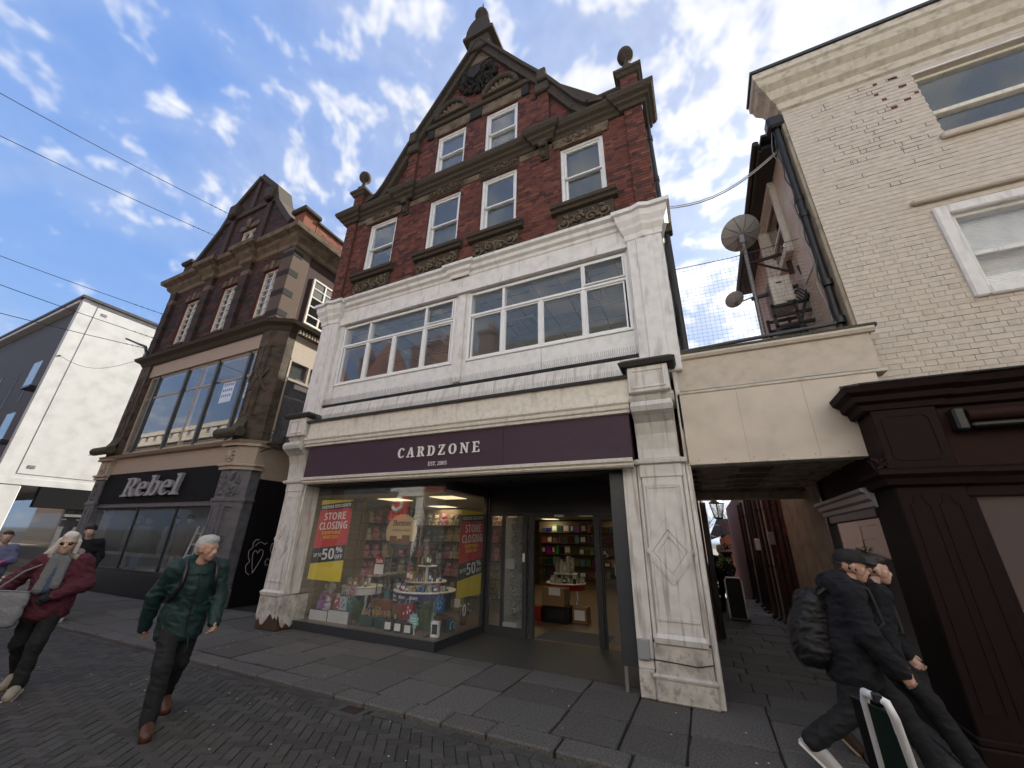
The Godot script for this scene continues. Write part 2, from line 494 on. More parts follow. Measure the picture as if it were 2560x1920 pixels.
	mk("room_carpet", Color(0.1, 0.1, 0.11), 0.95)
	mk("cardboard", Color(0.28, 0.17, 0.09), 0.85, "fine", V * 2)
	mk("timber", Color(0.1, 0.06, 0.03), 0.6, "fine", Vector3(1, 8, 1))
	m = mk("glass", Color(0.5, 0.55, 0.55), 0.0)
	m.transparency = BaseMaterial3D.TRANSPARENCY_ALPHA; m.albedo_color = Color(0.8, 0.86, 0.86, 0.05); m.metallic_specular = 0.5
	m = mk("glass_dark", Color(0.5, 0.55, 0.55), 0.0)
	m.transparency = BaseMaterial3D.TRANSPARENCY_ALPHA; m.albedo_color = Color(0.3, 0.33, 0.34, 0.14)
	m = mk("balcony_glass", Color(0.5, 0.6, 0.65), 0.0)
	m.transparency = BaseMaterial3D.TRANSPARENCY_ALPHA; m.albedo_color = Color(0.5, 0.62, 0.68, 0.35)
	m = mk("lamp_panel", Color(0.9, 0.9, 0.85), 0.5)
	m.emission_enabled = true; m.emission = Color(1.0, 0.93, 0.74); m.emission_energy_multiplier = 0.6
	# plain colours, made when asked for
func paint(r: float, g: float, b: float, rough := 0.6) -> StandardMaterial3D:
	var k := "paint_%.3f_%.3f_%.3f_%.2f" % [r, g, b, rough]
	if not M.has(k):
		var m := StandardMaterial3D.new()
		m.resource_name = "paint"
		m.albedo_color = lin(r, g, b); m.roughness = rough
		M[k] = m
	return M[k]
const ROAD := -0.05
func stone_tone(lo: float, hi: float, warm := 0.0) -> Color:
	var k := rng.randf_range(lo, hi)
	return Color(k * (1.06 + warm), k * (0.99 + warm * 0.3), k * 0.9)
func make_ground() -> void:
	rng.seed = 41
	struct("ground", B.new().box(-300, -3.4, -17.4, 300, -0.14, 300).box(-300, -3.4, -400, 300, -2.75, -17.4), M.far_ground)
	# the road: a sheet of joint sand, concrete block pavers in herringbone, laid askew to the kerb
	var road := struct("road", B.new().box(-90, -0.13, -4.26, 60, ROAD - 0.012, 5.0), M.joint)
	var zone := PackedVector2Array([Vector2(-14.5, -4.07), Vector2(4.4, -4.07), Vector2(4.4, 0.9), Vector2(-14.5, 0.9)])
	var cover := PackedVector2Array([Vector2(-4.03, -4.27), Vector2(-3.62, -4.29), Vector2(-3.64, -3.90), Vector2(-4.03, -3.91)])
	var d1 := Vector2(cos(0.61), -sin(0.61)); var d2 := Vector2(sin(0.61), cos(0.61))
	var all: Array = []
	var s := 0.105
	# place blocks cell by cell so that every cell is covered once
	for b in range(-120, 120):
		for a in range(-160, 160):
			var k := posmod(a - b, 4)
			if k == 0: all.append([Vector2(a, b), Vector2(2, 1)])
			elif k == 3: all.append([Vector2(a, b), Vector2(1, 2)])
	var near: Array = []
	var rest := B.new()
	for q in all:
		var u: Vector2 = q[0] * s
		var sz: Vector2 = q[1] * s
		var g := 0.004
		var poly := PackedVector2Array()
		for e in [Vector2(g, g), Vector2(sz.x - g, g), Vector2(sz.x - g, sz.y - g), Vector2(g, sz.y - g)]:
			poly.push_back(d1 * (u.x + e.x) + d2 * (u.y + e.y) + Vector2(-5.0, -2.0))
		var mid := (poly[0] + poly[2]) * 0.5
		if mid.x < -14.7 or mid.x > 4.6 or mid.y < -4.3 or mid.y > 1.1: continue
		var cut := mid.y < -3.9 or mid.y > 0.7 or mid.x < -14.3 or mid.x > 4.2
		var whole := true
		if cut:
			var r := Geometry2D.intersect_polygons(poly, zone)
			if r.is_empty(): continue
			whole = r[0].size() == 4 and absf(mid.y + 1.6) < 2.2
			poly = r[0]
			if mid.distance_to(Vector2(-3.83, -4.1)) < 0.6:
				var r2 := Geometry2D.clip_polygons(poly, cover)
				if r2.is_empty(): continue
				poly = r2[0]
		if mid.distance_to(Vector2(-3.83, -4.1)) < 0.45 and not cut:
			var r2 := Geometry2D.clip_polygons(poly, cover)
			if r2.is_empty(): continue
			whole = r2[0].size() == 4 and r2[0][0].distance_to(poly[0]) < 0.001
			poly = r2[0]
		var cm := Vector3(mid.x, 1.75, mid.y).length()
		near.append([cm if mid.y < -1.35 and mid.x > -6.5 and whole else 100.0 + cm, poly, mid, q[1]])
	# border course along the kerb
	var bx := -14.5
	while bx < 4.4:
		near.append([150.0, PackedVector2Array([Vector2(bx + 0.003, -4.176), Vector2(bx + 0.207, -4.176), Vector2(bx + 0.207, -4.076), Vector2(bx + 0.003, -4.076)]), Vector2(bx + 0.1, -4.12), Vector2(2, 1)])
		bx += 0.21
		if absf(bx + 3.8) < 0.3: bx += 0.42
	near.sort_custom(func(p, q): return p[0] < q[0])
	var shared := {}
	var count := 0
	for q in near:
		var c := stone_tone(0.06, 0.105)
		if count < 300 and q[0] < 100.0:
			var key := "%d_%d" % [int(q[3].x), count % 5]
			if not shared.has(key):
				var b := B.new()
				b.col = stone_tone(0.062, 0.105)
				var hw: Vector2 = q[3] * s * 0.5 - Vector2(0.004, 0.004)
				var pl := PackedVector2Array()
				for e in [Vector2(-1, -1), Vector2(1, -1), Vector2(1, 1), Vector2(-1, 1)]: pl.push_back(d1 * e.x * hw.x + d2 * e.y * hw.y)
				b.slab(pl, -0.03, 0.0, 0.006)
				shared[key] = b.mesh(M.paver)
			var o := MeshInstance3D.new()
			o.mesh = shared[key]
			o.name = "paver"
			road.add_child(o, true)
			o.position = Vector3(q[2].x, ROAD + rng.randf_range(-0.0025, 0.0025), q[2].y)
			o.rotation = Vector3(rng.randf_range(-0.012, 0.012), rng.randf_range(-0.012, 0.012), rng.randf_range(-0.012, 0.012))
			count += 1
		else:
			rest.col = c
			rest.slab(q[1], ROAD - 0.03, ROAD + rng.randf_range(-0.003, 0.003), 0.004 if q[0] < 130.0 else 0.0)
	var r := part(road, "paver_field", rest, M.paver)
	r.set_meta("kind", "stuff")
	# beyond the blocks one can tell apart the surface takes over
	var far := B.new()
	far.col = Color(0.077, 0.075, 0.072)
	far.box(-90, -0.12, -4.18, -14.51, ROAD, 5.0).box(4.41, -0.12, -4.18, 60, ROAD, 5.0).box(-14.5, -0.12, 0.905, 4.4, ROAD, 5.0)
	part(road, "road_surface", far, M.paver)
	# drain cover
	var dc := thing("drain_cover", "small square rusty iron drain cover in a concrete frame beside the kerb", "drain cover", Vector3(-3.83, ROAD, -4.1))
	var fb := B.new(); fb.col = Color(0.1, 0.098, 0.09)
	fb.box(-4.025, -0.09, -4.16, -3.945, ROAD + 0.002, -3.91).box(-3.70, -0.09, -4.16, -3.63, ROAD + 0.002, -3.91).box(-3.945, -0.09, -4.0, -3.70, ROAD + 0.002, -3.91)
	part(dc, "frame", fb, M.paver)
	part(dc, "plate", B.new().box(-3.935, -0.09, -4.16, -3.71, ROAD - 0.006, -4.008), M.rust)
	var rib := B.new()
	for k in 5: rib.box(-3.925, -0.06, -4.15 + k * 0.03, -3.72, ROAD - 0.003, -4.14 + k * 0.03)
	part(dc, "tread_rib", rib, M.rust)
	# pavement: irregular stone flags in courses that run from the kerb to the shops
	var pave := struct("pavement", B.new().box(-60, -0.13, -9.0, 40, -0.022, -4.25), M.joint)
	var xs := [-4.75, -3.86, -3.13, -2.53, -1.65, -1.0, -0.42, 0.34, 1.0, 1.75, 2.5, 3.2]
	var x := -4.75
	while x > -24.0:
		x -= rng.randf_range(0.55, 0.95)
		xs.push_front(x)
	for i in xs.size() - 1:
		var zs := [-4.475]
		var zend := -6.9 if xs[i] < -8.6 else (-6.3 if xs[i] < 0.0 else -6.35)
		while zs[-1] > zend + 0.4: zs.append(zs[-1] - rng.randf_range(0.45, 0.8))
		zs[-1] = zend
		for j in zs.size() - 1:
			flag_stone(pave, "flagstone", xs[i], xs[i + 1], zs[j + 1], zs[j], 0.0, 0.02)
	# kerb
	x = -24.0
	var kx := [-24.0]
	while kx[-1] < -4.9: kx.append(kx[-1] + rng.randf_range(0.5, 0.9))
	kx[-1] = -4.95
	kx += [-4.24, -3.77, -3.2, -2.72, -2.2, -1.5, -0.85, -0.1, 0.6, 1.3, 2.0, 2.8]
	for i in kx.size() - 1:
		var b := B.new()
		b.col = stone_tone(0.115, 0.165)
		var w: float = kx[i + 1] - kx[i] - rng.randf_range(0.008, 0.022)
		b.cb(kx[i] + rng.randf_range(0, 0.008), -0.12, -4.465 + rng.randf_range(-0.008, 0.008), kx[i] + w, rng.randf_range(-0.006, 0.006), -4.185 + rng.randf_range(-0.012, 0.008), 0.016)
		part(pave, "kerb_stone", b, M.flag)
	struct("far_pavement", B.new().box(-60, -0.12, -9.0, -24.0, 0.0, -4.19).box(3.21, -0.12, -6.3, 40, 0.0, -4.19), M.alley_render)
	# trodden gum and litter
	var gum := B.new()
	for i in 130:
		var gx := rng.randf_range(-9.0, 1.5); var gz := rng.randf_range(-6.0, -1.4)
		if absf(gz + 4.3) < 0.2: continue
		var gr := rng.randf_range(0.005, 0.015)
		gum.lathe([Vector2(gr, 0.001), Vector2(gr * 0.7, 0.004), Vector2(0, 0.005)], Vector3(gx, (ROAD if gz > -4.18 else 0.0) + 0.002, gz), 7)
	part(pave, "gum_spots", gum, M.dish_grey).set_meta("kind", "stuff")
	# passage and alley: smaller flags in courses across
	var alley := struct("alley_paving", B.new().box(-0.6, -0.13, -17.2, 3.6, -0.03, -6.36), M.joint)
	var z := -6.36
	while z > -16.7:
		var dz := rng.randf_range(0.32, 0.5)
		var xx := -0.35 - rng.randf_range(0.0, 0.4)
		while xx < 2.3:
			var dx := rng.randf_range(0.45, 0.95)
			flag_stone(alley, "flagstone", xx, xx + dx, z - dz, z, -0.004, 0.012)
			xx += dx
		z -= dz
func flag_stone(parent: Node3D, called: String, x0: float, x1: float, z0: float, z1: float, y: float, j: float) -> void:
	var b := B.new()
	b.col = stone_tone(0.105, 0.16, rng.randf_range(-0.02, 0.05))
	var g := rng.randf_range(0.004, 0.01)
	var p := PackedVector2Array()
	# uneven outline: corners knocked, edges a little bowed
	var base := [Vector2(x0 + g, z0 + g), Vector2(x1 - g, z0 + g), Vector2(x1 - g, z1 - g), Vector2(x0 + g, z1 - g)]
	for k in 4:
		var a: Vector2 = base[k]; var e: Vector2 = base[(k + 1) % 4]
		var inw := (Vector2((x0 + x1) / 2, (z0 + z1) / 2) - a).normalized()
		p.push_back(a + inw * rng.randf_range(0.0, j))
		var mid := a.lerp(e, rng.randf_range(0.35, 0.65))
		var nrm := (Vector2((x0 + x1) / 2, (z0 + z1) / 2) - mid).normalized()
		p.push_back(mid + nrm * rng.randf_range(-0.004, j * 0.35))
	b.slab(p, -0.1, y + rng.randf_range(-0.006, 0.006), 0.006)
	part(parent, called, b, M.flag)
const RED := [Color(0.22, 0.07, 0.046), Color(0.18, 0.056, 0.039), Color(0.27, 0.095, 0.062), Color(0.12, 0.04, 0.031), Color(0.2, 0.061, 0.042), Color(0.085, 0.034, 0.029), Color(0.19, 0.06, 0.04)]
const DARKRED := [Color(0.10, 0.045, 0.036), Color(0.07, 0.035, 0.03), Color(0.13, 0.055, 0.042), Color(0.045, 0.028, 0.026), Color(0.085, 0.04, 0.034)]
const ORANGE := [Color(0.36, 0.12, 0.06), Color(0.3, 0.095, 0.05), Color(0.4, 0.15, 0.085), Color(0.25, 0.08, 0.05)]  # brick tones with sunlight put into the colour, for the side parapet
const PINK := [Color(0.595, 0.525, 0.445), Color(0.585, 0.515, 0.435), Color(0.605, 0.535, 0.455), Color(0.59, 0.515, 0.43)]

func brick_wall(parent: Node3D, called: String, T: Transform3D, y0: float, y1: float, span: Callable, holes: Array, pal: Array, most: int, bm: Material, mm: Material, ln := 0.215, ch := 0.075, jt := 0.010, proud := 0.008, blind := 0.0, vary := 0.17) -> Node3D:
	# bricks laid in Flemish bond on a wall in T's x, y plane; the nearest whole ones are parts, the rest one mesh
	var wall := holder(parent, called, T.origin)
	var back := B.new(); back.T = T
	var rest := B.new(); rest.T = T
	var hd := (ln - jt) * 0.5
	var found: Array = []
	var rows := int(round((y1 - y0) / ch))
	ch = (y1 - y0) / rows
	for r in rows:
		var ya := y0 + r * ch
		var s: Array = span.call(ya + ch * 0.5)
		if s[1] - s[0] < 0.05: continue
		var cut := [s]
		for h in holes:
			if ya + ch * 0.5 < h[1] or ya + ch * 0.5 > h[3]: continue
			var nxt: Array = []
			for q in cut:
				if h[2] <= q[0] or h[0] >= q[1]: nxt.append(q)
				else:
					if h[0] > q[0]: nxt.append([q[0], h[0]])
					if h[2] < q[1]: nxt.append([h[2], q[1]])
			cut = nxt
		for q in cut:
			back.quad(Vector3(q[0], ya, 0), Vector3(q[1], ya, 0), Vector3(q[1], ya + ch, 0), Vector3(q[0], ya + ch, 0))
		var unit := ln + jt + hd + jt
		var x := floorf(s[0] / unit) * unit - unit + (unit * 0.5 if r % 2 else 0.0)
		var head := false
		while x < s[1]:
			var w := hd if head else ln
			for q in cut:
				var a := maxf(x, q[0]); var b := minf(x + w, q[1])
				if b - a > 0.025: found.append([a, b, ya, b - a > w - 0.002, head])
			x += w + jt
			head = not head
	var eye := Vector3(0, 1.75, 0)
	for f in found: f.append((T * Vector3((f[0] + f[1]) * 0.5, f[2], 0)).distance_to(eye) + (0.0 if f[3] else 1000.0))
	found.sort_custom(func(p, q): return p[5] < q[5])
	var shared := {}
	var k := 0
	for f in found:
		var yy: float = f[2]
		var pr := proud * rng.randf_range(0.7, 1.25)
		if k < most and f[3]:
			var vi := rng.randi() % (pal.size() * 2)
			var key := [f[4], vi]
			if not shared.has(key):
				var b := B.new()
				var c: Color = pal[vi % pal.size()]
				b.col = c * rng.randf_range(1.0 - vary, 1.0 + vary)
				var hw := (hd if f[4] else ln) * 0.5
				b.box(-hw, jt * 0.5, -0.01, hw, ch - jt * 0.5, 0.0)
				shared[key] = b.mesh(bm)
			var o := MeshInstance3D.new()
			o.mesh = shared[key]; o.name = "brick"
			wall.add_child(o, true)
			o.global_transform = T * Transform3D(Basis(), Vector3((f[0] + f[1]) * 0.5, yy, pr))
			k += 1
		else:
			rest.col = pal[rng.randi() % pal.size()] * rng.randf_range(1.0 - vary, 1.0 + vary)
			var e: float = blind
			rest.quad(Vector3(f[0] - e, yy + jt * 0.5, pr), Vector3(f[1] + e, yy + jt * 0.5, pr), Vector3(f[1] + e, yy + ch - jt * 0.5, pr), Vector3(f[0] - e, yy + ch - jt * 0.5, pr))
			rest.quad(Vector3(f[0] - e, yy + jt * 0.5, 0), Vector3(f[1] + e, yy + jt * 0.5, 0), Vector3(f[1] + e, yy + jt * 0.5, pr), Vector3(f[0] - e, yy + jt * 0.5, pr))
			rest.quad(Vector3(f[1] + e, yy + jt * 0.5, 0), Vector3(f[1] + e, yy + ch - jt * 0.5, 0), Vector3(f[1] + e, yy + ch - jt * 0.5, pr), Vector3(f[1] + e, yy + jt * 0.5, pr))
			rest.quad(Vector3(f[0] - e, yy + ch - jt * 0.5, 0), Vector3(f[0] - e, yy + jt * 0.5, 0), Vector3(f[0] - e, yy + jt * 0.5, pr), Vector3(f[0] - e, yy + ch - jt * 0.5, pr))
	part(wall, "mortar", back, mm)
	if rest.v.size() > 0:
		var o := part(wall, "brickwork", rest, bm)
		o.set_meta("kind", "stuff")
	return wall

func frame4(b: B, x0: float, y0: float, x1: float, y1: float, z0: float, z1: float, w: float, e := 0.006) -> B:
	b.cb(x0, y0, z0, x0 + w, y1, z1, e).cb(x1 - w, y0, z0, x1, y1, z1, e)
	b.cb(x0 + w, y0, z0, x1 - w, y0 + w, z1 - 0.002, e).cb(x0 + w, y1 - w, z0, x1 - w, y1, z1 - 0.002, e)
	return b
func pane(parent: Node3D, x0: float, y0: float, x1: float, y1: float, z: float, m: Material = null) -> MeshInstance3D:
	return part(parent, "pane", B.new().box(x0, y0, z - 0.003, x1, y1, z + 0.003), M.glass if m == null else m)
func sash(parent: Node3D, x0: float, y0: float, x1: float, y1: float, z: float) -> void:
	# a vertical sliding sash window in an opening whose wall face lies at z
	var w := holder(parent, "sash_window", Vector3((x0 + x1) / 2, y0, z))
	part(w, "frame", frame4(B.new(), x0, y0, x1, y1, z - 0.2, z - 0.045, 0.075), M.white_frame)
	var my := y0 + (y1 - y0) * 0.5
	part(w, "upper_sash", frame4(B.new(), x0 + 0.077, my - 0.03, x1 - 0.077, y1 - 0.077, z - 0.125, z - 0.075, 0.045), M.white_frame)
	part(w, "lower_sash", frame4(B.new(), x0 + 0.077, y0 + 0.077, x1 - 0.077, my + 0.03, z - 0.18, z - 0.13, 0.05), M.white_frame)
	pane(w, x0 + 0.12, my + 0.01, x1 - 0.12, y1 - 0.12, z - 0.1)
	pane(w, x0 + 0.12, y0 + 0.12, x1 - 0.12, my - 0.02, z - 0.155)
	part(w, "catch", B.new().cb(x0 + 0.08, my - 0.02, z - 0.075, x0 + 0.12, my + 0.02, z - 0.05, 0.008), M.white_frame)
func reveal(b: B, x0: float, y0: float, x1: float, y1: float, z: float, d: float) -> B:
	# the four sides of an opening
	b.box(x0 - 0.03, y0, z - d, x0, y1, z - 0.001).box(x1, y0, z - d, x1 + 0.03, y1, z - 0.001)
	b.box(x0 - 0.03, y1, z - d, x1 + 0.03, y1 + 0.03, z - 0.001).box(x0 - 0.03, y0 - 0.03, z - d, x1 + 0.03, y0, z - 0.001)
	return b
func leafy(u: float, v: float, seed_: float, fx: float, fy: float, amp: float) -> float:
	# scrolling foliage, deeper between the leaves
	var q := absf(carve.get_noise_3d(u * fx, v * fy, seed_))
	var s := sin(u * fx * 1.6 + 2.0 * sin(v * fy * 0.9 + seed_)) * cos(v * fy * 1.7 + u * 2.0)
	return amp * (clampf(1.0 - q * 4.5, 0.0, 1.0) * 0.55 + 0.45 * clampf(s * 1.6, 0.0, 1.0)) * minf(1.0, 12.0 * minf(minf(u, 1.0 - u), minf(v, 1.0 - v)))

func scrollwork(x0: float, y0: float, x1: float, y1: float, z: float, n: int) -> B:
	# deep carved scrolls and leaves round a central boss
	var b := B.new()
	var h := y1 - y0; var ym := (y0 + y1) / 2; var w := (x1 - x0) / n
	for i in n:
		var c := Vector3(x0 + w * (i + 0.5), ym + h * (0.06 if i % 2 else -0.06), z)
		var pts: Array = []
		var sg := 1.0 if i < n / 2 else -1.0
		for k in 22:
			var a := k * 0.42 * sg + (0.0 if i % 2 else PI)
			var r := minf(w, h) * 0.46 * (1.0 - k / 25.0)
			pts.append(c + Vector3(cos(a) * r * sg, sin(a) * r, 0.02 + 0.03 * k / 22.0))
		b.tube(pts, h * 0.055, 6, h * 0.03)
		b.ell(c + Vector3(0, 0, 0.045), Vector3(h * 0.09, h * 0.09, 0.035), 8)
		for k in 7:
			var a := rng.randf() * TAU
			var q := c + Vector3(cos(a) * w * 0.46, sin(a) * h * 0.42, 0.015)
			b.T = Transform3D(Basis(Vector3.BACK, a + 0.6), q)
			b.ell(Vector3.ZERO, Vector3(h * 0.13, h * 0.05, 0.03), 8)
			b.T = Transform3D()
	return b
const CX := -4.17
const GABLE := [[10.70, 3.42], [10.82, 3.05], [11.15, 2.80], [11.7, 2.5], [12.4, 2.12], [13.5, 1.42], [15.84, 0.0]]
func half(y: float) -> float:
	for i in GABLE.size() - 1:
		if y <= GABLE[i + 1][0]: return lerpf(GABLE[i][1], GABLE[i + 1][1], clampf((y - GABLE[i][0]) / (GABLE[i + 1][0] - GABLE[i][0]), 0.0, 1.0))
	return 0.0

func make_card_shop() -> void:
	rng.seed = 101
	var t := thing("gabled_shop", "tall red brick gabled building with white first floor and purple shop sign", "building", Vector3(CX, 0, -6.0))
	var zb := -6.0
	var win := [[-7.49, 8.27, -6.49, 10.04], [-5.41, 8.27, -4.44, 10.04], [-3.83, 8.27, -2.87, 10.04], [-1.80, 8.27, -0.83, 10.04]]
	var att := [[-5.42, 10.95, -4.46, 12.49], [-3.84, 10.95, -2.89, 12.49]]
	var all := win + att
	# brick front
	brick_wall(t, "brick_front", Transform3D(Basis(), Vector3(0, 0, zb)), 7.3, 15.8, func(y): return [-8.36, 0.02] if y < 10.72 else [CX - half(y) + 0.1, CX + half(y) - 0.1], all, RED, 300, M.brick_red, M.mortar)
	for s in [[-8.38, -8.02], [-0.32, 0.04]]:
		brick_wall(t, "brick_pier", Transform3D(Basis(), Vector3(0, 0, zb + 0.07)), 7.35, 10.3, func(_y): return s, [], RED, 0, M.brick_red, M.mortar)
		part(t, "pier_side", B.new().box(s[0], 7.35, zb - 0.02, s[1], 10.3, zb + 0.068), M.brick_side)
	for s in [[-6.33, -6.03], [-2.31, -2.01]]:
		brick_wall(t, "brick_strip", Transform3D(Basis(), Vector3(0, 0, zb + 0.09)), 10.72, 12.1, func(_y): return s, [], RED, 0, M.brick_red, M.mortar)
		part(t, "strip_side", B.new().box(s[0], 10.72, zb - 0.02, s[1], 12.1, zb + 0.088), M.brick_side)
		part(t, "strip_cap", B.new().cb(s[0] - 0.05, 12.1, zb, s[1] + 0.05, 12.42, zb + 0.2, 0.03), M.stone_dark)
	for w in all:
		sash(t, w[0], w[1], w[2], w[3], zb)
		part(t, "window_reveal", reveal(B.new(), w[0], w[1], w[2], w[3], zb, 0.24), M.brick_side)
	# carved window sills
	for k in 4:
		var w: Array = win[k]
		var s := holder(t, "window_sill", Vector3((w[0] + w[2]) / 2, w[1], zb))
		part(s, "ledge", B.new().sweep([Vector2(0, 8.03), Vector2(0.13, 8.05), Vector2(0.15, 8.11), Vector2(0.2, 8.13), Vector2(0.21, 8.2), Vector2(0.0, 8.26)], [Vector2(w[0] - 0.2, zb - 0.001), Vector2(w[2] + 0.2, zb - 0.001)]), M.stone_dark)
		part(s, "apron", B.new().box(w[0] - 0.1, 7.46, zb, w[2] + 0.1, 8.03, zb + 0.05), M.stone_dark)
		part(s, "carving", scrollwork(w[0] - 0.06, 7.52, w[2] + 0.06, 7.98, zb + 0.05, 4), M.stone)
		var sw := B.new()
		for i in 7:
			var u := (i + 0.5) / 7.0
			sw.ell(Vector3(lerpf(w[0] - 0.02, w[2] + 0.02, u), 7.45 + 0.03 * cos(u * TAU * 1.0), zb + 0.05), Vector3(0.09, 0.05, 0.05), 10)
		part(s, "swag", sw, M.stone_dark)
	# stone heads over the outer windows, carved panels over the inner ones
	for k in [0, 3]:
		var w: Array = win[k]
		var hd := PackedVector2Array([Vector2(w[0] - 0.12, 10.03), Vector2(w[2] + 0.12, 10.03), Vector2(w[2] + 0.16, 10.3), Vector2(w[0] - 0.16, 10.3)])
		part(t, "window_head", B.new().prism(hd, zb, zb + 0.05), M.stone)
		part(t, "scroll_carving", scrollwork(w[0] + 0.1, 10.09, w[2] - 0.1, 10.28, zb + 0.05, 3), M.stone)
	for k in [1, 2]:
		var w: Array = win[k]
		part(t, "window_head", B.new().cb(w[0] - 0.05, 10.04, zb, w[2] + 0.05, 10.31, zb + 0.035, 0.01), M.stone_dark)
		part(t, "carved_panel", scrollwork(w[0], 10.07, w[2], 10.29, zb + 0.035, 5), M.stone)
	part(t, "string_course", B.new().cb(-8.0, 10.16, zb, -7.66, 10.3, zb + 0.03).cb(-6.3, 10.1, zb, -5.47, 10.3, zb + 0.03).cb(-4.38, 10.1, zb, -3.9, 10.3, zb + 0.03).cb(-2.8, 10.1, zb, -1.97, 10.3, zb + 0.03), M.stone)
	# main cornice, breaking forward over the brackets and at the corners
	var prof := [Vector2(0, 10.28), Vector2(0.06, 10.29), Vector2(0.09, 10.36), Vector2(0.15, 10.4), Vector2(0.16, 10.46), Vector2(0.23, 10.5), Vector2(0.27, 10.58), Vector2(0.27, 10.64), Vector2(0.0, 10.73)]
	var path := [Vector2(-8.42, -6.6), Vector2(-8.42, zb + 0.07), Vector2(-7.99, zb + 0.07), Vector2(-7.99, zb), Vector2(-6.36, zb), Vector2(-6.36, zb + 0.11), Vector2(-6.0, zb + 0.11), Vector2(-6.0, zb), Vector2(-2.34, zb), Vector2(-2.34, zb + 0.11), Vector2(-1.98, zb + 0.11), Vector2(-1.98, zb), Vector2(-0.35, zb), Vector2(-0.35, zb + 0.07), Vector2(0.05, zb + 0.07), Vector2(0.05, -6.6)]
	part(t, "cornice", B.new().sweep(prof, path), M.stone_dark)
	for x in [-6.18, -2.16]:
		var br := B.new().sweep([Vector2(0, 9.86), Vector2(0.05, 9.84), Vector2(0.1, 9.92), Vector2(0.07, 10.02), Vector2(0.14, 10.12), Vector2(0.2, 10.22), Vector2(0.2, 10.33), Vector2(0, 10.33)], [Vector2(x - 0.1, zb), Vector2(x + 0.1, zb)])
		br.ell(Vector3(x, 9.95, zb + 0.1), Vector3(0.07, 0.09, 0.06), 10).ell(Vector3(x, 10.16, zb + 0.19), Vector3(0.1, 0.06, 0.05), 10)
		part(t, "corbel", br, M.stone_dark)
	# gable coping, swept out at its foot
	for sg in [-1.0, 1.0]:
		for i in GABLE.size() - 1:
			var a := Vector3(CX + sg * GABLE[i][1], GABLE[i][0], 0); var b := Vector3(CX + sg * GABLE[i + 1][1], GABLE[i + 1][0], 0)
			var d := (b - a).normalized(); var nr: Vector3 = Vector3(-d.y, d.x, 0) * sg * -1.0
			if nr.y < 0: nr = -nr
			var n := maxi(1, int(a.distance_to(b) / 0.62))
			for q in n:
				var p := a.lerp(b, float(q) / n); var e := a.lerp(b, (q + 0.985) / n)
				var c := B.new()
				for pf in [[-0.14, 0.04, -0.45, 0.14], [0.04, 0.12, -0.45, 0.24]]:
					var q0: Vector3 = p + nr * pf[0]; var q1: Vector3 = e + nr * pf[0]; var q2: Vector3 = e + nr * pf[1]; var q3: Vector3 = p + nr * pf[1]
					c.prism(PackedVector2Array([Vector2(q0.x, q0.y), Vector2(q1.x, q1.y), Vector2(q2.x, q2.y), Vector2(q3.x, q3.y)]), zb + pf[2], zb + pf[3])
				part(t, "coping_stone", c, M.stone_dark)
		var kx: float = CX + sg * 2.02
		part(t, "kneeler", B.new().cb(kx - 0.12, 12.42, zb - 0.3, kx + 0.12, 12.85, zb + 0.27, 0.03), M.stone_dark)
	# attic window heads, shell hoods and the crest
	part(t, "attic_band", B.new().cb(-5.85, 12.86, zb, -2.5, 13.02, zb + 0.12, 0.02), M.stone_dark)
	for w in att: part(t, "attic_head", B.new().cb(w[0] - 0.12, 12.49, zb, w[2] + 0.12, 12.86, zb + 0.05, 0.02), M.stone)
	for w in [[-5.78, -5.54], [-4.34, -3.96], [-2.77, -2.55]]: part(t, "attic_block", B.new().cb(w[0], 12.49, zb, w[1], 12.86, zb + 0.07, 0.02), M.stone_black)
	for cx in [-4.95, -3.38]:
		var sh := holder(t, "shell_hood", Vector3(cx, 13.02, zb))
		var rim := B.new(); var fan := B.new()
		var arc: Array = []
		for i in 15:
			var a := PI * i / 14.0
			arc.append(Vector3(cx - cos(a) * 0.5, 13.04 + sin(a) * 0.52, zb + 0.14))
		rim.tube(arc, 0.075, 8)
		part(sh, "rim", rim, M.stone_dark)
		var hd := PackedVector2Array()
		for i in 13: hd.push_back(Vector2(cx + cos(PI * i / 12.0) * 0.47, 13.03 + sin(PI * i / 12.0) * 0.48))
		part(sh, "niche", B.new().prism(hd, zb, zb + 0.03), M.stone)
		for i in 9:
			var a := PI * (i + 0.5) / 9.0
			fan.tube([Vector3(cx, 13.03, zb + 0.08), Vector3(cx - cos(a) * 0.24, 13.03 + sin(a) * 0.25, zb + 0.07), Vector3(cx - cos(a) * 0.45, 13.03 + sin(a) * 0.46, zb + 0.06)], 0.025, 8, 0.075)
		part(sh, "flute", fan, M.stone)
		part(sh, "base", B.new().cb(cx - 0.56, 13.0, zb, cx + 0.56, 13.07, zb + 0.2, 0.02), M.stone_dark)
	var crest := B.new()
	for i in 170:
		var a := rng.randf() * TAU; var r := sqrt(rng.randf())
		crest.ell(Vector3(CX + cos(a) * r * 0.62, 14.2 + sin(a) * r * 0.62, zb + 0.05 + 0.12 * (1.0 - r) + rng.randf() * 0.05), Vector3(rng.randf_range(0.03, 0.08), rng.randf_range(0.03, 0.08), 0.06), 8)
	crest.ell(Vector3(CX, 14.2, zb + 0.1), Vector3(0.26, 0.32, 0.16), 16)
	part(t, "carved_crest", crest, M.stone_black)
	part(t, "crest_shield", B.new().prism(PackedVector2Array([Vector2(CX - 0.2, 14.42), Vector2(CX - 0.2, 14.1), Vector2(CX, 13.9), Vector2(CX + 0.2, 14.1), Vector2(CX + 0.2, 14.42)]), zb + 0.18, zb + 0.29), M.stone_black)
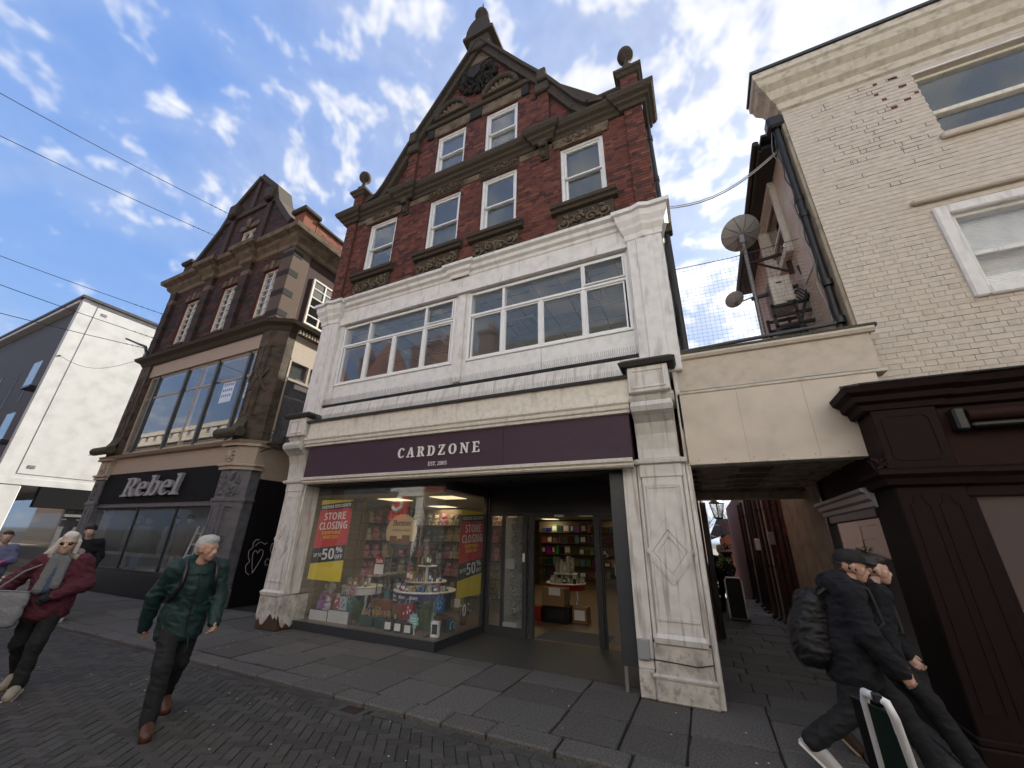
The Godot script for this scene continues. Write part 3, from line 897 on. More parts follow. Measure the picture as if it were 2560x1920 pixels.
	# stones at the top of the gable and the finial
	part(t, "apex_stone", B.new().prism(PackedVector2Array([Vector2(CX - 0.34, 15.0), Vector2(CX + 0.34, 15.0), Vector2(CX, 15.62)]), zb, zb + 0.05), M.stone)
	var fin := holder(t, "finial", Vector3(CX, 15.6, zb))
	part(fin, "pedestal", B.new().cb(CX - 0.34, 15.45, zb - 0.4, CX + 0.34, 16.0, zb + 0.22, 0.03), M.stone_dark)
	var dome := PackedVector2Array([Vector2(CX - 0.52, 16.0), Vector2(CX + 0.52, 16.0), Vector2(CX + 0.52, 16.12)])
	for i in 11:
		var a := PI * i / 10.0
		dome.push_back(Vector2(CX + cos(a) * 0.42, 16.16 + sin(a) * 0.72))
	dome.push_back(Vector2(CX - 0.52, 16.12))
	part(fin, "pediment", B.new().prism(dome, zb - 0.45, zb + 0.3), M.stone_dark)
	part(fin, "urn", B.new().lathe([Vector2(0, 16.75), Vector2(0.2, 16.85), Vector2(0.13, 16.98), Vector2(0.2, 17.1), Vector2(0.23, 17.22), Vector2(0.19, 17.38), Vector2(0.08, 17.48), Vector2(0.1, 17.55), Vector2(0.04, 17.68), Vector2(0.0, 18.05)], Vector3(CX, 0, zb + 0.12), 16), M.stone_dark)
	# corner parapets with balls
	for sg in [-1.0, 1.0]:
		var xo: float = 0.03 if sg > 0 else -8.37
		var xi: float = xo - sg * 0.36
		var lo := minf(xo, xi); var hi := maxf(xo, xi)
		var pp := holder(t, "parapet_pier", Vector3(xo, 10.7, zb))
		var pb := Transform3D(Basis(), Vector3(0, 0, zb + 0.05))
		brick_wall(t, "parapet_brickwork", pb, 10.7, 11.42, func(_y): return [lo, hi], [], RED, 0, M.brick_red, M.mortar)
		part(pp, "core", B.new().box(lo, 10.65, zb - 0.36, hi, 11.42, zb + 0.048), M.brick_side)
		part(pp, "cap", B.new().sweep([Vector2(0, 11.4), Vector2(0.05, 11.42), Vector2(0.09, 11.5), Vector2(0.12, 11.52), Vector2(0.12, 11.6), Vector2(0, 11.68)], [Vector2(lo, zb - 0.36), Vector2(lo, zb + 0.05), Vector2(hi, zb + 0.05), Vector2(hi, zb - 0.36)], true).box(lo, 11.45, zb - 0.36, hi, 11.66, zb + 0.05), M.stone_dark)
		part(pp, "ball_finial", B.new().lathe([Vector2(0.16, 11.62), Vector2(0.15, 11.74), Vector2(0.07, 11.84), Vector2(0.05, 12.03), Vector2(0.1, 12.08), Vector2(0.165, 12.16), Vector2(0.185, 12.25), Vector2(0.16, 12.36), Vector2(0.09, 12.42), Vector2(0, 12.44)], Vector3((lo + hi) / 2, 0, zb - 0.02), 18), M.stone_dark)
		var a := minf(xi, CX + sg * 2.55); var b := maxf(xi, CX + sg * 2.55)
		brick_wall(t, "parapet_wall", Transform3D(Basis(), Vector3(0, 0, zb - 0.14)), 10.7, 11.3, func(_y): return [a, b], [], RED, 0, M.brick_red, M.mortar)
		part(t, "parapet_coping", B.new().cb(a, 11.3, zb - 0.42, b, 11.42, zb - 0.05, 0.03).box(a, 10.6, zb - 0.38, b, 11.3, zb - 0.142), M.stone_dark)
	# body: side walls, roof, floors
	part(t, "side_wall", B.new().box(-8.35, 3.2, -14.3, -8.15, 10.7, zb - 0.245).box(-8.35, 0, -18, -8.15, 3.2, zb - 0.245).box(-0.2, 2.8, -14.3, 0.0, 10.7, zb - 0.245).box(-8.15, 3.2, -14.3, -0.2, 10.7, -14.1).box(-8.35, 3.2, -18, 0, 3.35, -14.3).box(-8.15, 0, -18, -0.2, 3.2, -17.8), M.brick_side)
	part(t, "added_sun_block", B.new().box(-8.35, 3.35, -19, -5.2, 11.5, -14.3), M.brick_side)  # unseen block added to keep the sun off the neighbour's side wall
	part(t, "lower_side_wall", B.new().box(-0.35, 0, -17.9, -0.12, 2.8, zb - 0.2), M.white_old)
	part(t, "sunlit_flank_strip", B.new().box(0.0, 4.4, -6.9, 0.012, 10.3, zb - 0.25), M.white_panel)  # white strip painted on as the sunlit edge of the flank
	part(t, "roof", B.new().prism(PackedVector2Array([Vector2(-8.4, 10.6), Vector2(0.05, 10.6), Vector2(CX, 15.6)]), -14.3, zb - 0.25), M.stone_dark)
	part(t, "storey_floor", B.new().box(-8.15, 7.2, -11.4, -0.2, 7.5, zb - 0.25).box(-8.15, 10.3, -11.4, -0.2, 10.6, zb - 0.25), M.room_wall)
	part(t, "room_back", B.new().box(-8.15, 7.5, -10.4, -0.2, 13.0, -10.2).box(-4.22, 7.5, -10.2, -4.12, 10.3, zb - 0.26), M.room_wall)
	white_storey(t)
	shop_front(t)

func white_storey(t: Node3D) -> void:
	var z := -5.95
	# pilasters with moulded capitals
	for s in [[-8.36, -7.78, 0], [-0.57, 0.03, 1]]:
		var p := holder(t, "corner_pilaster", Vector3((s[0] + s[1]) / 2, 4.2, z))
		part(p, "shaft", B.new().cb(s[0], 4.16, z - 0.35, s[1], 6.9, z + 0.1, 0.02), M.white_paint)
		var ins: float = 0.16
		part(p, "raised_face", B.new().cb(s[0] + ins, 4.2, z + 0.1, s[1] - ins, 6.78, z + 0.13, 0.012), M.white_paint)
		var cp := [Vector2(0, 6.78), Vector2(0.02, 6.8), Vector2(0.025, 6.9), Vector2(0.08, 7.0), Vector2(0.09, 7.06), Vector2(0.14, 7.16), Vector2(0.15, 7.28), Vector2(0.2, 7.3), Vector2(0.2, 7.38), Vector2(0.0, 7.44)]
		part(p, "capital", B.new().sweep(cp, [Vector2(s[0], z - 0.35), Vector2(s[0], z + 0.1), Vector2((s[0] + s[1]) / 2 - 0.12, z + 0.1), Vector2((s[0] + s[1]) / 2, z + 0.14), Vector2((s[0] + s[1]) / 2 + 0.12, z + 0.1), Vector2(s[1], z + 0.1), Vector2(s[1], z - 0.35)]).box(s[0], 6.75, z - 0.3, s[1], 7.42, z + 0.09), M.white_paint)
	# frieze and cornice
	part(t, "frieze", B.new().box(-7.78, 6.72, z - 0.3, -0.57, 7.12, z + 0.05), M.white_paint)
	part(t, "upper_cornice", B.new().sweep([Vector2(0.05, 7.1), Vector2(0.07, 7.12), Vector2(0.08, 7.18), Vector2(0.14, 7.22), Vector2(0.15, 7.3), Vector2(0.22, 7.34), Vector2(0.23, 7.4), Vector2(0.0, 7.45)], [Vector2(-7.78, z), Vector2(-4.3, z), Vector2(-4.3, z + 0.05), Vector2(-3.97, z + 0.05), Vector2(-3.97, z), Vector2(-0.57, z)]), M.white_paint)
	part(t, "lead_flashing", B.new().box(-8.5, 7.445, -6.05, 0.12, 7.457, z + 0.18), M.lead)
	# window bands
	for s in [[-7.64, -4.27, [-6.77, -5.96, -5.085], 0], [-3.93, -0.61, [-3.115, -2.30, -1.445], 1]]:
		var w := holder(t, "window_band", Vector3((s[0] + s[1]) / 2, 5.1, z))
		var zf := z - 0.1
		var f := frame4(B.new(), s[0], 5.07, s[1], 6.69, zf - 0.08, zf + 0.06, 0.055)
		f.cb(s[0] + 0.055, 6.1, zf - 0.07, s[1] - 0.055, 6.155, zf + 0.055, 0.006)
		for i in 3:
			var x: float = s[2][i]
			f.cb(x - 0.028, 5.125, zf - 0.068, x + 0.028, 6.1, zf + 0.052, 0.006)
			if i != 1: f.cb(x - 0.028, 6.155, zf - 0.068, x + 0.028, 6.635, zf + 0.052, 0.006)
		part(w, "frame", f, M.white_plastic)
		var xs := [s[0] + 0.055, s[2][0], s[2][1], s[2][2], s[1] - 0.055]
		for i in 4:
			part(w, "casement", frame4(B.new(), xs[i] + 0.03, 5.13, xs[i + 1] - 0.03, 6.095, zf - 0.02, zf + 0.035, 0.028, 0.004), M.white_plastic)
			pane(w, xs[i] + 0.05, 5.15, xs[i + 1] - 0.05, 6.08, zf)
		for q in [[xs[0], xs[1]], [xs[1], xs[3]], [xs[3], xs[4]]]:
			pane(w, q[0] + 0.03, 6.155, q[1] - 0.03, 6.63, zf)
			part(w, "hinge_bar", B.new().cb(q[0] + 0.1, 6.61, zf + 0.058, q[1] - 0.1, 6.63, zf + 0.075, 0.004), M.white_plastic)
		part(w, "tilted_vent", frame4(B.new(), xs[3] + 0.03, 6.16, xs[4] - 0.0, 6.635, zf + 0.06, zf + 0.085, 0.03, 0.004), M.white_plastic)
		# infill boards below the glass
		var mid: float = s[2][1]
		part(w, "infill_board", B.new().cb(s[0], 4.6, zf - 0.06, mid - 0.004, 5.068, zf + 0.03, 0.004), M.white_panel)
		part(w, "infill_board", B.new().cb(mid + 0.004, 4.6, zf - 0.06, s[1], 5.068, zf + 0.03, 0.004), M.white_panel)
	part(t, "centre_pier", B.new().cb(-4.27, 4.6, z - 0.3, -3.93, 6.72, z - 0.05, 0.01).cb(-4.19, 4.62, z - 0.05, -4.01, 6.7, z - 0.005, 0.01), M.white_paint)
	part(t, "jamb", B.new().cb(-7.78, 4.6, z - 0.3, -7.64, 6.72, z - 0.01, 0.01), M.white_paint)
	part(t, "jamb", B.new().cb(-0.61, 4.6, z - 0.3, -0.57, 6.72, z - 0.01, 0.01), M.white_paint)
	# sloping apron with lead edges and bird spikes
	part(t, "apron_ledge", B.new().sweep([Vector2(-0.1, 4.5), Vector2(0.02, 4.52), Vector2(0.06, 4.56), Vector2(-0.1, 4.62)], [Vector2(-7.82, z), Vector2(-0.53, z)]), M.lead)
	part(t, "apron", B.new().sweep([Vector2(-0.2, 4.1), Vector2(0.12, 4.13), Vector2(0.04, 4.5), Vector2(-0.2, 4.5)], [Vector2(-7.78, z), Vector2(-0.57, z)]), M.white_old)
	part(t, "lead_ledge", B.new().sweep([Vector2(0.0, 4.06), Vector2(0.36, 4.05), Vector2(0.38, 4.09), Vector2(0.1, 4.14)], [Vector2(-8.0, z), Vector2(-0.35, z)]), M.lead)
	for row in [[4.6, z + 0.03, -7.75, -0.6], [4.13, z + 0.22, -7.7, -0.9]]:
		var sp := B.new()
		var x: float = row[2]
		while x < row[3]:
			for k in [-1, 1]: sp.bar(Vector3(x, row[0] - 0.03, row[1]), Vector3(x + 0.03 * k + rng.randf_range(-0.01, 0.01), row[0] + 0.1, row[1] + 0.04 + 0.02 * k), 0.0035)
			x += 0.035
		var o := part(t, "bird_spikes", sp, M.galvanised)
		o.set_meta("kind", "stuff")
	# office behind: ceiling tiles on a grid, louvred light troffers
	part(t, "office_shell", B.new().box(-8.15, 4.2, -11.4, -0.2, 4.45, z - 0.3).box(-8.15, 4.45, -11.2, -0.2, 7.2, -11.0), M.room_wall)
	part(t, "office_partition", B.new().box(-4.2, 4.45, -11.0, -4.1, 6.95, z - 0.36), M.room_wall)
	part(t, "office_ceiling", B.new().box(-8.15, 6.9, -11.0, -0.2, 6.95, z - 0.31), M.shop_ceiling)
	var g := B.new()
	for i in 14: g.box(-8.1 + i * 0.6, 6.885, -11.0, -8.07 + i * 0.6, 6.899, z - 0.32)
	for i in 8: g.box(-8.15, 6.884, -10.9 + i * 0.6, -0.2, 6.898, -10.87 + i * 0.6)
	part(t, "ceiling_grid", g, M.room_wall)
	for q in [[-1.6, -7.2], [-3.4, -7.9], [-2.2, -9.2], [-6.2, -8.0]]:
		var tr := holder(t, "louvre_light", Vector3(q[0], 6.88, q[1]))
		part(tr, "tray", B.new().box(q[0] - 0.3, 6.87, q[1] - 0.3, q[0] + 0.3, 6.883, q[1] + 0.3), M.white_frame)
		var lv := B.new()
		for i in 7:
			lv.box(q[0] - 0.28, 6.8, q[1] - 0.28 + i * 0.09, q[0] + 0.28, 6.869, q[1] - 0.27 + i * 0.09)
			lv.box(q[0] - 0.28 + i * 0.09, 6.8, q[1] - 0.28, q[0] - 0.27 + i * 0.09, 6.868, q[1] + 0.28)
		part(tr, "louvre", lv, M.galvanised)

func moulding(b: B, pts: Array, z: float, w: float, d: float) -> B:
	# a raised moulding along a closed outline in x, y
	for i in pts.size():
		var p: Vector2 = pts[i]; var q: Vector2 = pts[(i + 1) % pts.size()]
		var e := (q - p).normalized() * w * 0.5
		b.bar(Vector3(p.x - e.x, p.y - e.y, z), Vector3(q.x + e.x, q.y + e.y, z), w + 0.0016 * (i % 4), d * 2)
	return b
func shop_pilaster(t: Node3D, x0: float, x1: float, left: bool) -> void:
	var zf := -5.85
	var xc := (x0 + x1) / 2
	var p := holder(t, "shop_pilaster", Vector3(xc, 0, zf))
	var base_m: Material = M.plinth_peeling if left else M.plinth_white
	if left:
		part(p, "rotten_core", B.new().cb(x0 + 0.01, 0.0, zf - 0.4, x1 - 0.01, 0.5, zf - 0.012, 0.02), M.rot)
		for f in 2:
			var rag := PackedVector2Array([Vector2(0.62, 0.6), Vector2(0.0, 0.6)])
			var low := [0.2, 0.17, 0.21, 0.13, 0.09, 0.1, 0.16, 0.24, 0.3, 0.27, 0.22, 0.25, 0.2] if f == 0 else [0.3, 0.22, 0.1, 0.06, 0.12, 0.09, 0.05, 0.08, 0.04, 0.05, 0.03, 0.04, 0.02]
			for i in 25: rag.push_back(Vector2(0.62 * i / 24.0, lerpf(low[i / 2], low[mini(i / 2 + 1, 12)], 0.5 * (i % 2)) + rng.randf_range(-0.014, 0.014)))
			var rb := B.new()
			rb.T = Transform3D(Basis(), Vector3(x0 + 0.005, 0, zf)) if f == 0 else Transform3D(Basis(Vector3.UP, PI / 2), Vector3(x1, 0, zf + 0.22 - 0.22))
			rb.prism(rag, -0.012, 0.004)
			part(p, "flaking_paint", rb, M.plinth_white)
	else: part(p, "plinth", B.new().cb(x0 - 0.015, 0.0, zf - 0.4, x1 + 0.015, 0.24, zf + 0.02, 0.02).cb(x0, 0.24, zf - 0.4, x1, 0.6, zf, 0.01), base_m)
	if not left: part(p, "plinth_roll", B.new().sweep([Vector2(0, 0.22), Vector2(0.03, 0.235), Vector2(0.035, 0.26), Vector2(0.0, 0.28)], [Vector2(x0, zf - 0.38), Vector2(x0, zf), Vector2(x1, zf), Vector2(x1, zf - 0.38)]), base_m)
	part(p, "base_moulding", B.new().sweep([Vector2(0, 0.58), Vector2(0.03, 0.6), Vector2(0.045, 0.66), Vector2(0.0, 0.7)], [Vector2(x0 + 0.06, zf - 0.3), Vector2(x0 + 0.06, zf), Vector2(x1 - 0.06, zf), Vector2(x1 - 0.06, zf - 0.3)]), M.white_old)
	part(p, "shaft", B.new().cb(x0 + 0.06, 0.6, zf - 0.4, x1 - 0.06, 2.82, zf - 0.005, 0.01), M.white_old)
	part(p, "margin", B.new().cb(x0, 0.62, zf - 0.4, x0 + 0.055, 2.8, zf - 0.03, 0.012).cb(x1 - 0.055, 0.62, zf - 0.4, x1, 2.8, zf - 0.03, 0.012), M.white_old)
	# panelled face with a diamond in the middle
	var m := B.new()
	var l := x0 + 0.09; var r := x1 - 0.09
	var h := (r - l) * 0.5
	moulding(m, [Vector2(l, 0.86), Vector2(r, 0.86), Vector2(r, 1.56), Vector2(xc, 1.27), Vector2(l, 1.56)], zf - 0.004, 0.022, 0.02)
	moulding(m, [Vector2(l, 2.5), Vector2(l, 1.72), Vector2(xc, 2.02), Vector2(r, 1.72), Vector2(r, 2.5)], zf - 0.004, 0.022, 0.02)
	moulding(m, [Vector2(l + 0.035, 2.465), Vector2(l + 0.035, 1.82), Vector2(xc, 2.08), Vector2(r - 0.035, 1.82), Vector2(r - 0.035, 2.465)], zf - 0.004, 0.014, 0.014)
	part(p, "panel_moulding", m, M.white_old)
	var dm := B.new()
	moulding(dm, [Vector2(xc - h - 0.02, 1.64), Vector2(xc, 1.64 - 0.32), Vector2(xc + h + 0.02, 1.64), Vector2(xc, 1.64 + 0.32)], zf - 0.003, 0.03, 0.03)
	moulding(dm, [Vector2(xc - h + 0.06, 1.64), Vector2(xc, 1.64 - 0.22), Vector2(xc + h - 0.06, 1.64), Vector2(xc, 1.64 + 0.22)], zf - 0.003, 0.022, 0.022)
	part(p, "diamond", dm, M.white_old)
	part(p, "neck", B.new().cb(x0 + 0.04, 2.6, zf - 0.3, x1 - 0.04, 2.78, zf + 0.012, 0.008), M.white_old)
	part(p, "astragal", B.new().sweep([Vector2(0, 2.77), Vector2(0.05, 2.79), Vector2(0.06, 2.83), Vector2(0.0, 2.86)], [Vector2(x0 + 0.02, zf - 0.3), Vector2(x0 + 0.02, zf + 0.01), Vector2(x1 - 0.02, zf + 0.01), Vector2(x1 - 0.02, zf - 0.3)]), M.white_old)
	# scrolled bracket
	var sc := [Vector2(0, 2.85), Vector2(0.03, 2.86), Vector2(0.04, 3.0), Vector2(0.06, 3.2), Vector2(0.12, 3.36), Vector2(0.22, 3.44), Vector2(0.3, 3.49), Vector2(0.33, 3.56), Vector2(0.3, 3.63), Vector2(0.22, 3.66), Vector2(0.0, 3.66)]
	part(p, "bracket", B.new().sweep(sc, [Vector2(x0 + 0.05, zf), Vector2(x1 - 0.05, zf)]), M.white_old)
	var fl := B.new()
	for i in 9:
		var x := lerpf(x0 + 0.09, x1 - 0.09, i / 8.0)
		fl.sweep(sc.slice(2, 9).map(func(q): return q + Vector2(0.012, 0)), [Vector2(x - 0.012, zf), Vector2(x + 0.012, zf)])
	part(p, "flute", fl, M.white_old)
	part(p, "bracket_backing", B.new().box(x0 + 0.05, 2.86, zf - 0.35, x1 - 0.05, 3.68, zf), M.white_old)
	for s in [x0 + 0.05, x1 - 0.05]:
		part(p, "scroll_eye", B.new().tube([Vector3(s - 0.012, 3.55, zf + 0.22), Vector3(s + 0.012, 3.55, zf + 0.22)], 0.07, 14), M.white_old)
	# block over the bracket with a framed panel and a lead cap
	part(p, "block_moulding", B.new().sweep([Vector2(0.25, 3.66), Vector2(0.34, 3.67), Vector2(0.4, 3.74), Vector2(0.4, 3.78), Vector2(0.3, 3.8)], [Vector2(x0 + 0.01, zf - 0.2), Vector2(x1 - 0.01, zf - 0.2)]).box(x0 + 0.01, 3.66, zf - 0.3, x1 - 0.01, 3.8, zf + 0.12), M.white_old)
	part(p, "block", B.new().cb(x0 + 0.04, 3.78, zf - 0.35, x1 - 0.04, 4.18, zf + 0.3, 0.01), M.white_old)
	part(p, "block_frame", frame4(B.new(), x0 + 0.08, 3.83, x1 - 0.08, 4.13, zf + 0.29, zf + 0.315, 0.035, 0.008), M.white_old)
	part(p, "lead_cap", B.new().sweep([Vector2(0.0, 4.18), Vector2(0.05, 4.19), Vector2(0.08, 4.25), Vector2(0.0, 4.31)], [Vector2(x0, zf - 0.3), Vector2(x0, zf + 0.3), Vector2(x1, zf + 0.3), Vector2(x1, zf - 0.3)]).box(x0, 4.2, zf - 0.3, x1, 4.3, zf + 0.3), M.sill_dark)

func shop_front(t: Node3D) -> void:
	shop_pilaster(t, -8.33, -7.70, true)
	shop_pilaster(t, -0.78, -0.13, false)
	part(t, "side_board", B.new().cb(-0.985, 0.3, -6.2, -0.79, 2.82, -5.89, 0.008), M.white_old)
	part(t, "side_plinth", B.new().cb(-0.985, 0.0, -6.2, -0.8, 0.3, -5.87, 0.012), M.plinth_white)
	part(t, "pilaster_return", B.new().cb(-0.125, 0.0, -6.4, -0.06, 4.2, -5.9, 0.01), M.white_old)
	var z := -5.66
	# cream fascia above the sign with its mouldings
	part(t, "cream_fascia", B.new().box(-7.68, 3.68, -6.0, -0.75, 4.06, z + 0.02), M.cream_paint)
	part(t, "fascia_cornice", B.new().sweep([Vector2(0.0, 3.5), Vector2(0.05, 3.51), Vector2(0.055, 3.55), Vector2(0.08, 3.57), Vector2(0.085, 3.62), Vector2(0.11, 3.65), Vector2(0.11, 3.69), Vector2(0.02, 3.71)], [Vector2(-7.66, z), Vector2(-0.76, z)]), M.cream_paint)
	var sg := holder(t, "shop_sign", Vector3(CX, 2.85, z))
	part(sg, "board", B.new().box(-7.56, 2.86, -5.9, -4.98, 3.5, z), M.purple_sign)
	part(sg, "board", B.new().box(-4.976, 2.86, -5.9, -2.85, 3.5, z), M.purple_sign)
	part(sg, "board", B.new().box(-2.846, 2.86, -5.9, -0.79, 3.5, z), M.purple_sign)
	letters(sg, "lettering", "C A R D Z O N E", Transform3D(Basis(), Vector3(-4.17, 3.2, z + 0.012)), 1.76, 0.185, M.sign_white, "Droid Serif", true, 0.02)
	letters(sg, "lettering", "EST. 2005", Transform3D(Basis(), Vector3(-4.14, 2.965, z + 0.008)), 0.4, 0.07, M.sign_white, "Droid Serif", false, 0.01)
	part(t, "sign_frame", B.new().sweep([Vector2(-0.1, 2.72), Vector2(0.0, 2.73), Vector2(0.02, 2.755), Vector2(0.0, 2.78), Vector2(0.045, 2.8), Vector2(0.05, 2.84), Vector2(0.0, 2.86)], [Vector2(-7.56, z), Vector2(-0.79, z)]), M.cream_paint)
	part(t, "jamb_board", B.new().cb(-7.98, 0.0, -6.3, -7.86, 2.8, -5.9, 0.01).cb(-7.86, 2.0, -5.95, -7.7, 2.8, -5.9, 0.005), M.white_old)
	part(t, "head_board", B.new().box(-7.86, 2.72, -6.3, -0.99, 2.86, -5.9), M.grey_dark)
	# stall riser and glass
	var gz := -6.22
	var w := holder(t, "shop_window", Vector3(-6.0, 0.15, gz))
	part(w, "stall_riser", B.new().box(-7.86, 0.0, gz - 0.09, -4.265, 0.15, gz + 0.01).box(-4.36, 0.0, -7.8, -4.265, 0.148, gz - 0.09), M.grey_metal)
	part(w, "frame", B.new().cb(-7.86, 0.15, gz - 0.05, -7.79, 2.8, gz + 0.02, 0.006).box(-7.79, 2.76, gz - 0.04, -4.3, 2.82, gz + 0.015).box(-4.34, 2.76, -7.8, -4.28, 2.82, gz - 0.04), M.grey_dark)
	pane(w, -7.79, 0.15, -6.03, 2.76, gz); pane(w, -6.025, 0.15, -4.28, 2.76, gz)
	part(w, "pane", B.new().box(-4.283, 0.15, -7.76, -4.277, 2.76, gz - 0.004), M.glass)
	part(w, "end_post", B.new().cb(-4.34, 0.0, -7.86, -4.25, 2.8, -7.77, 0.008), M.grey_dark)
	# lobby
	part(t, "lobby_floor", B.new().box(-4.26, -0.05, -7.86, -1.0, 0.012, -6.2), M.lobby_floor)
	part(t, "lobby_soffit", B.new().box(-4.27, 2.78, -7.9, -0.99, 2.84, -6.2), M.grey_dark)
	for x in [-3.3, -1.85]:
		part(t, "downlight", B.new().lathe([Vector2(0.09, 2.768), Vector2(0.1, 2.76), Vector2(0.085, 2.757), Vector2(0.07, 2.772), Vector2(0.0, 2.774)], Vector3(x, 0, -6.9), 18), M.grey_metal)
	part(t, "lobby_cladding", B.new().cb(-1.2, 0.28, -7.86, -0.99, 2.78, -5.96, 0.006), M.grey_metal)
	part(t, "cladding_foot", B.new().box(-1.18, 0.0, -6.02, -1.14, 0.28, -5.98), M.galvanised)
	part(t, "junction_box", B.new().cb(-0.975, 0.4, -5.93, -0.83, 0.62, -5.84, 0.008), M.letter_grey)
	part(t, "cable", B.new().tube([Vector3(-0.86, 0.42, -5.845), Vector3(-0.6, 0.415, -5.843), Vector3(-0.3, 0.4, -5.843), Vector3(-0.13, 0.44, -5.84)], 0.006, 5), M.iron)
	# door screen
	var dz := -7.87
	part(t, "transom_panel", B.new().box(-4.25, 2.27, dz - 0.05, -1.2, 2.78, dz), M.grey_dark)
	var ds := holder(t, "sliding_door", Vector3(-2.6, 0, dz))
	var f := B.new()
	f.cb(-4.25, 2.2, dz - 0.06, -1.2, 2.27, dz + 0.02, 0.006).cb(-4.25, 0.0, dz - 0.05, -3.4, 0.16, dz + 0.015, 0.006)
	for x in [[-4.25, -4.18], [-3.92, -3.85], [-3.44, -3.35], [-3.3, -3.19], [-1.95, -1.84], [-1.83, -1.8]]: f.cb(x[0], 0.0, dz - 0.045, x[1], 2.2, dz + 0.016, 0.006)
	part(ds, "frame", f, M.grey_metal)
	part(ds, "pane", B.new().box(-4.18, 0.16, dz - 0.013, -3.92, 2.2, dz - 0.007), M.glass)
	part(ds, "pane", B.new().box(-3.85, 0.16, dz - 0.013, -3.44, 2.2, dz - 0.007), M.glass)
	part(ds, "pane", B.new().box(-1.8, 0.1, dz - 0.013, -1.2, 2.2, dz - 0.007), M.glass_dark)
	part(ds, "sensor", B.new().cb(-2.72, 2.17, dz + 0.02, -2.5, 2.22, dz + 0.07, 0.01), M.sign_white)
	part(ds, "push_plate", B.new().cb(-3.43, 1.32, dz + 0.016, -3.38, 1.48, dz + 0.03, 0.005), M.sign_white)
	for x in [-1.72, -1.5]:
		letters(ds, "arrow_sticker", ">", Transform3D(Basis(), Vector3(x, 1.5, dz)), 0.05, 0.08, M.letter_grey)
	for s in [[-3.72, 1.18, 0.2, 0.18], [-3.7, 0.14, 0.3, 0.1], [-1.52, 1.16, 0.16, 0.2]]:
		part(ds, "notice", B.new().box(s[0] - s[2] / 2, s[1], dz - 0.005, s[0] + s[2] / 2, s[1] + s[3], dz - 0.002), M.letter_grey)
func cross_window(parent: Node3D, called: String, x0: float, y0: float, x1: float, y1: float, z: float, cols: int, rows: Array, m: Material, bw := 0.035) -> Node3D:
	# a window with glazing bars; rows are heights of the bars as shares
	var w := holder(parent, called, Vector3((x0 + x1) / 2, y0, z))
	part(w, "frame", frame4(B.new(), x0, y0, x1, y1, z - 0.1, z, 0.06, 0.005), m)
	var b := B.new()
	for i in range(1, cols): 
		var x := lerpf(x0, x1, float(i) / cols)
		b.cb(x - bw, y0 + 0.06, z - 0.08, x + bw, y1 - 0.06, z - 0.012, 0.004)
	for r in rows:
		var y := lerpf(y0, y1, r)
		var hw: float = bw if absf(r - 0.62) < 0.02 else 0.014
		for i in cols:
			b.cb(lerpf(x0, x1, float(i) / cols) + (0.06 if i == 0 else bw), y - hw, z - 0.075, lerpf(x0, x1, float(i + 1) / cols) - (0.06 if i == cols - 1 else bw), y + hw, z - 0.018, 0.003)
	part(w, "glazing_bar", b, m)
	pane(w, x0 + 0.05, y0 + 0.05, x1 - 0.05, y1 - 0.05, z - 0.05)
	return w

